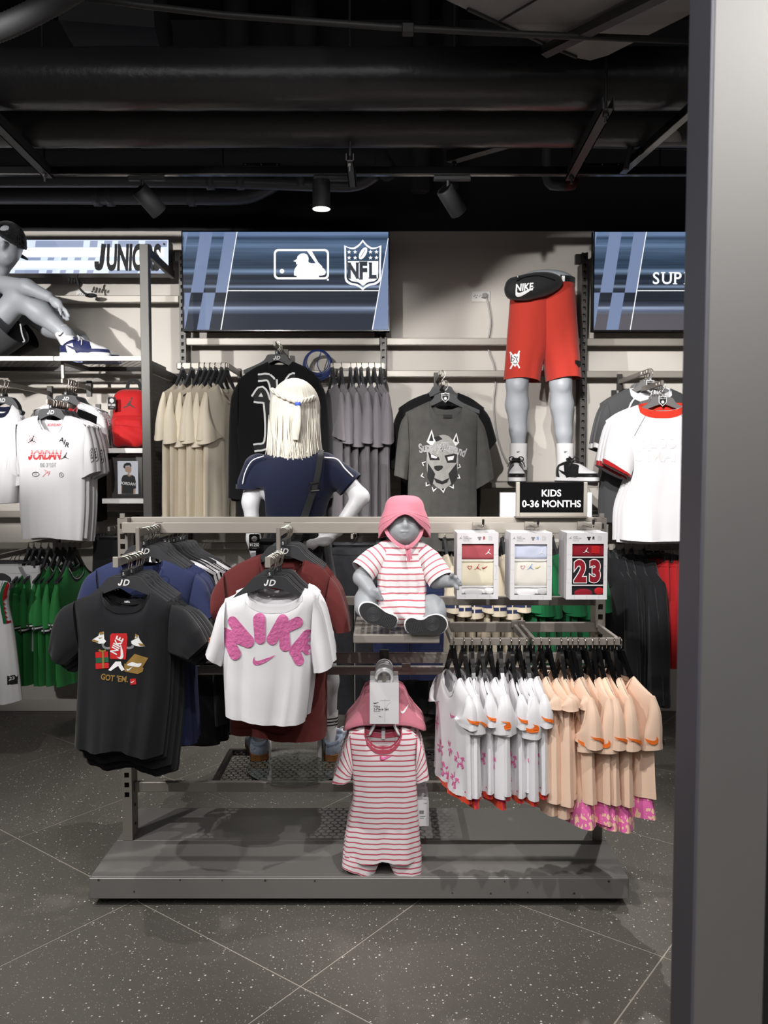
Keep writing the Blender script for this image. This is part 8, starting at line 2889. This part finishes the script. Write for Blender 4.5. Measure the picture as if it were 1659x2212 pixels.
a, b = B(180, 1800), B(1500, 180)
blob('body', baby, (a[0], 2.54, ZBS + .004), (b[0], 2.76, b[2]), .0042, MAT['mannequin_baby'], by, True)
MAT['baby_tee'] = MAT['stripes_baby']
bt_ = thing('baby_shirt', 'white and rose striped T-shirt on the baby figure', 'T-shirt', B(765, 1100))


def btee(P):
 d = el(P, B(765, 960), (.078, .060, .080))
 d = sm(d, bx(P, B(765, 1200), (.079, .061, .062), .04), .03)
 d = sm(d, limb(P, [B(570, 830), B(520, 880)], [.034, .036], .01), .02)
 d = sm(d, limb(P, [B(960, 830), B(1010, 880)], [.034, .036], .01), .02)
 w = .0022 * np.sin(P[:, 0] * 210 + P[:, 2] * 20) * np.clip((B(0, 800)[2] - P[:, 2]) * 12, 0, 1)
 return smax(smax(d + w, B(0, 1392)[2] - P[:, 2], .012), -rc(P, B(795, 700), B(795, 800), .042), .005)


blob('shirt_body', btee, (a[0], 2.58, B(0, 1440)[2]), (b[0], 2.78, B(0, 680)[2]), .0045, MAT['baby_tee'], bt_, True, True)
loft('sleeve', [B(560, 850, 2.675), B(440, 930, 2.665), B(355, 1010, 2.655), B(290, 1080, 2.645)], [.036, .041, .043, .044], 24, MAT['baby_tee'], bt_)
loft('sleeve', [B(975, 850, 2.675), B(1080, 950, 2.665), B(1155, 1060, 2.65), B(1235, 1185, 2.63)], [.036, .042, .043, .043], 24, MAT['baby_tee'], bt_)
q = B(745, 890, 2.60)
bvb = BVHTree.FromPolygons(*(lambda VQ: ([tuple(v) for v in VQ[0]], [tuple(map(int, x)) for x in VQ[1]]))(nets(btee, (a[0], 2.58, B(0, 1440)[2]), (b[0], 2.78, B(0, 680)[2]), .006)))
press_w('tick_print', tf(tick(.030), 0, 0, 1, .05), MAT['cloth_rose'], bt_, bvb, Vector(q), .002)
bs_ = thing('baby_shorts', 'white and rose striped shorts on the baby figure', 'shorts', B(765, 1500))


def bsh(P):
 d = bx(P, B(765, 1440, 2.68), (.080, .062, .052), .045)
 d = limb(P, [B(690, 1520, 2.66), B(520, 1470, 2.645)], [.055, .054], .02, d)
 d = limb(P, [B(850, 1520, 2.66), B(985, 1500, 2.645)], [.055, .054], .02, d)
 d = d + .002 * np.sin(P[:, 0] * 160 + P[:, 2] * 130)
 d = smax(d, B(470, 0)[0] - P[:, 0], .006)
 return smax(smax(d, P[:, 0] - B(1035, 0)[0], .006), ZBS + .002 - P[:, 2], .004)


blob('cloth', bsh, (a[0], 2.57, ZBS), (b[0], 2.78, B(0, 1290)[2]), .0045, MAT['baby_tee'], bs_, True, True)
ht = thing('baby_hat', 'pink terry bucket hat with a chin tie on the baby figure', 'hat', B(795, 300))
V, n = [], 56
zt_ = B(0, 165, 2.66)[2]
zl = B(0, 352, 2.66)[2]
rows = [(.0, zt_), (.030, zt_ - .002), (.046, zt_ - .007), (.056, zt_ - .017), (.061, (zt_ + zl) / 2), (.066, zl + .004)]
N_ = len(rows) + 6
for j in range(n):
 al = 2 * PI * j / n
 fr_ = max(0, -math.sin(al)) ** 1.2
 for r, z in rows:
  V.append((hc[0] + r * math.cos(al), 2.672 + r * 1.08 * math.sin(al), z))
 low = .004 + .088 * (1 - fr_) ** .7
 for i in range(1, 7):
  t = i / 6
  fl = .066 + (.006 + .014 * (1 - fr_)) * math.sin(t * 1.9) * (1.0 if t < .8 else .96)
  V.append((hc[0] + fl * 1.0 * math.cos(al), 2.672 + (fl * 1.06 + .006 * fr_ * t) * math.sin(al), zl + .004 - low * t - .004 * t * fr_ + .0015 * math.sin(9 * al) * t))
F = [(j * N_ + i, j * N_ + i + 1, ((j + 1) % n) * N_ + i + 1, ((j + 1) % n) * N_ + i) for j in range(n) for i in range(N_ - 1)]
mk('crown_and_brim', V, F, MAT['cloth_pink'], ht, True, None, True)
G().tube([V[j * N_ + N_ - 1] for j in range(n)], .0022, 6, closed=True).obj('brim_edge', MAT['cloth_pink'], ht, True)
for i_ in (7, 9):
 G().tube([(V[j * N_ + i_][0], V[j * N_ + i_][1] - .0, V[j * N_ + i_][2]) for j in range(n)], .0010, 5, closed=True).obj('stitch_row', MAT['cloth_pink'], ht, True)
hb = BVHTree.FromPolygons([tuple(v) for v in V], F)
press_w('tick_print', tf(tick(.030), 0, 0, 1, .02), MAT['white_ink'], ht, hb, Vector(B(832, 228, 2.6)), .0016)
ribbon('tie', [B(560, 560, 2.635), B(610, 650, 2.62), B(700, 740, 2.605), B(800, 790, 2.598)], .011, .004, MAT['cloth_pink'], ht)
ribbon('tie', [B(1010, 560, 2.635), B(985, 640, 2.62), B(930, 720, 2.605), B(840, 790, 2.598)], .011, .004, MAT['cloth_pink'], ht)
ribbon('tie_end', [B(815, 780, 2.594), B(830, 860, 2.592), B(845, 945, 2.594)], .0095, .004, MAT['cloth_pink'], ht)
ribbon('tie_end', [B(845, 775, 2.592), B(858, 850, 2.590), B(872, 930, 2.592)], .0095, .004, MAT['cloth_pink'], ht)
G().sph(tuple(B(832, 788, 2.593)), (.009, .007, .008), 12, 8).obj('knot', MAT['cloth_pink'], ht, True)
SOL = (([(255, 1500), (300, 1455), (370, 1448), (440, 1470), (510, 1520), (580, 1570), (660, 1600), (705, 1630), (712, 1680), (690, 1730), (640, 1755), (570, 1755), (500, 1720), (420, 1710), (340, 1680), (280, 1620), (252, 1560)], (425, 1588), (620, 1680), 'with the sole tilted, towards the maroon T-shirts'),
       ([(800, 1710), (820, 1655), (880, 1632), (960, 1655), (1030, 1650), (1090, 1612), (1180, 1595), (1260, 1620), (1305, 1680), (1300, 1750), (1250, 1810), (1170, 1835), (1060, 1838), (980, 1836), (880, 1830), (818, 1785)], (1128, 1700), (905, 1745), 'with rings on the sole, towards the toddler sets'))
for pts, ring, bar_, lab in SOL:
 Ys = 2.558
 t = thing('baby_shoe', 'black and white baby shoe %s' % lab, 'shoe', B(*ring, Ys), group='baby shoes')
 o = [(p[0], p[2]) for p in (B(x, y, Ys) for x, y in spline(pts, 3, True))]
 cx, cz_ = np.mean(o, axis=0)
 sc = lambda s_, dx=0, dz=0: [(cx + (x - cx) * s_ + dx, cz_ + (z - cz_) * s_ + dz) for x, z in o]
 G().poly(sc(.97), Ys, Ys + .006).obj('outsole', MAT['rubber'], t)
 G().poly(sc(1.035), Ys + .0062, Ys + .018).obj('midsole', MAT['leather_white'], t)
 lay = [(1.0, 0, .0182), (.97, .0, .030), (.86, .004, .044), (.68, .008, .056), (.45, .012, .064)]
 V = [(x, Ys + dy, z) for s_, dz, dy in lay for x, z in sc(s_, 0, dz)]
 m = len(o)
 F = [(i * m + j, i * m + (j + 1) % m, (i + 1) * m + (j + 1) % m, (i + 1) * m + j) for i in range(len(lay) - 1) for j in range(m)] + [tuple((len(lay) - 1) * m + j for j in range(m))]
 mk('upper', V, F, MAT['leather_white'], t, True, None, True)
 V = [(x, Ys + dy, z) for s_, dz, dy in ((1.012, .0005, .019), (.985, .001, .029)) for x, z in sc(s_, 0, dz)]
 mk('black_band', V, [(j, (j + 1) % m, m + (j + 1) % m, m + j) for j in range(m // 2, m)], MAT['leather_black'], t, True, None, True)
 c = B(*ring, Ys)
 tread = MAT.get('tread') or MAT.setdefault('tread', M('tread_rubber', (62, 62, 66), rough=.6))
 g = G()
 for k in range(1, 8):
  r = .0030 * k + .001
  g.tube([(c[0] + r * math.cos(x), Ys - .0003, c[2] + r * math.sin(x)) for x in np.linspace(0, 2 * PI, 25)[:-1]], .0008, 5, closed=True)
 d = B(*bar_, Ys)
 ax = np.array([d[0] - c[0], d[2] - c[2]])
 ax /= np.linalg.norm(ax)
 nr = np.array([-ax[1], ax[0]])
 for i in range(-1, 9):
  for j in range(-4, 5):
   q = np.array([d[0], d[2]]) + ax * (i - 3.5) * .0052 + nr * j * .0038
   g.box((q[0] - .0013, Ys - .0012, q[1] - .0011), (q[0] + .0013, Ys + .0008, q[1] + .0011))
 tr_ = g.obj('tread', tread, t)
 tr_['kind'] = 'stuff'

# ------------------------------------------------------------------ red backpack on the white shelf
YP_ = 4.36
A_ = lambda x, y, Y=YP_: np.array(at(200 + x * .15827, 780 + y * .15827, Y))
bk = thing('backpack', 'red backpack with a dark leaping player emblem on the small white shelf', 'backpack', (at(274, 0, YP_).x, YP_, WS[0]))
cxk = A_(478, 800)
zb_ = WS[0] + .003
zt_ = A_(0, 370)[2]
hw = A_(730, 0)[0] - A_(228, 0)[0]


def pack(P):
 d = bx(P, (cxk[0], YP_ + .08, (zb_ + zt_) / 2), (hw / 2, .075, (zt_ - zb_) / 2), .065)
 d = sm(d, bx(P, (cxk[0], YP_ + .08, zb_ + .09), (hw / 2 + .004, .078, .088), .045), .02)
 q = sm(bx(P, (cxk[0] + .006, YP_ + .012, zb_ + .082), (hw / 2 - .012, .035, .078), .03), el(P, (cxk[0] + .03, YP_ - .01, zb_ + .06), (.09, .03, .05)), .02)
 d = sm(d, q, .012)
 return smax(d + .0022 * np.sin(P[:, 0] * 60 + P[:, 2] * 90) * (P[:, 2] < zb_ + .15), zb_ - P[:, 2], .006)


lo, hi = (cxk[0] - .16, YP_ - .06, zb_ - .01), (cxk[0] + .16, YP_ + .2, zt_ + .02)
blob('sack', pack, lo, hi, .0062, MAT['bag_red'], bk, True)
VQ = nets(pack, lo, hi, .009)
bvk = BVHTree.FromPolygons([tuple(v) for v in VQ[0]], [tuple(map(int, q)) for q in VQ[1]])
press_w('player_emblem', tf(jumper(175 * .15827 * kpx(YP_)), 0, 0), MAT['leather_black'], bk, bvk, Vector(A_(497, 580)), .002)
for pts, m_ in (([(245, 870), (400, 880), (560, 895), (720, 925)], 'cloth_crimson'), ([(225, 770), (420, 745), (712, 748)], 'cloth_crimson')):
 q0 = A_(480, 850)
 press_w('seam', line2d([(p[0] - q0[0], p[2] - q0[2]) for p in (A_(*p_) for p_ in spline(pts, 6))], .0035), MAT[m_], bk, bvk, Vector(q0), .002)
q0 = A_(300, 500)
press_w('zip', line2d([(p[0] - q0[0], p[2] - q0[2]) for p in (A_(*p_) for p_ in spline([(238, 700), (240, 600), (262, 480), (330, 410), (420, 385)], 6))], .004), MAT['cloth_crimson'], bk, bvk, Vector(q0), .002)
ribbon('grab_handle', [A_(470, 372, 4.40), A_(490, 300, 4.40), A_(530, 262, 4.40), A_(580, 262, 4.40), A_(630, 300, 4.40), A_(655, 372, 4.40)], .018, .006, MAT['bag_black'], bk)
ribbon('zip_pull', [A_(238, 880, 4.335), A_(230, 960, 4.33), A_(240, 1150, 4.33)], .011, .004, MAT['bag_black'], bk)
pricetag('black price tag with a round white mark on the red backpack', 233, 250, 858, 885, 4.325, '¥1200')
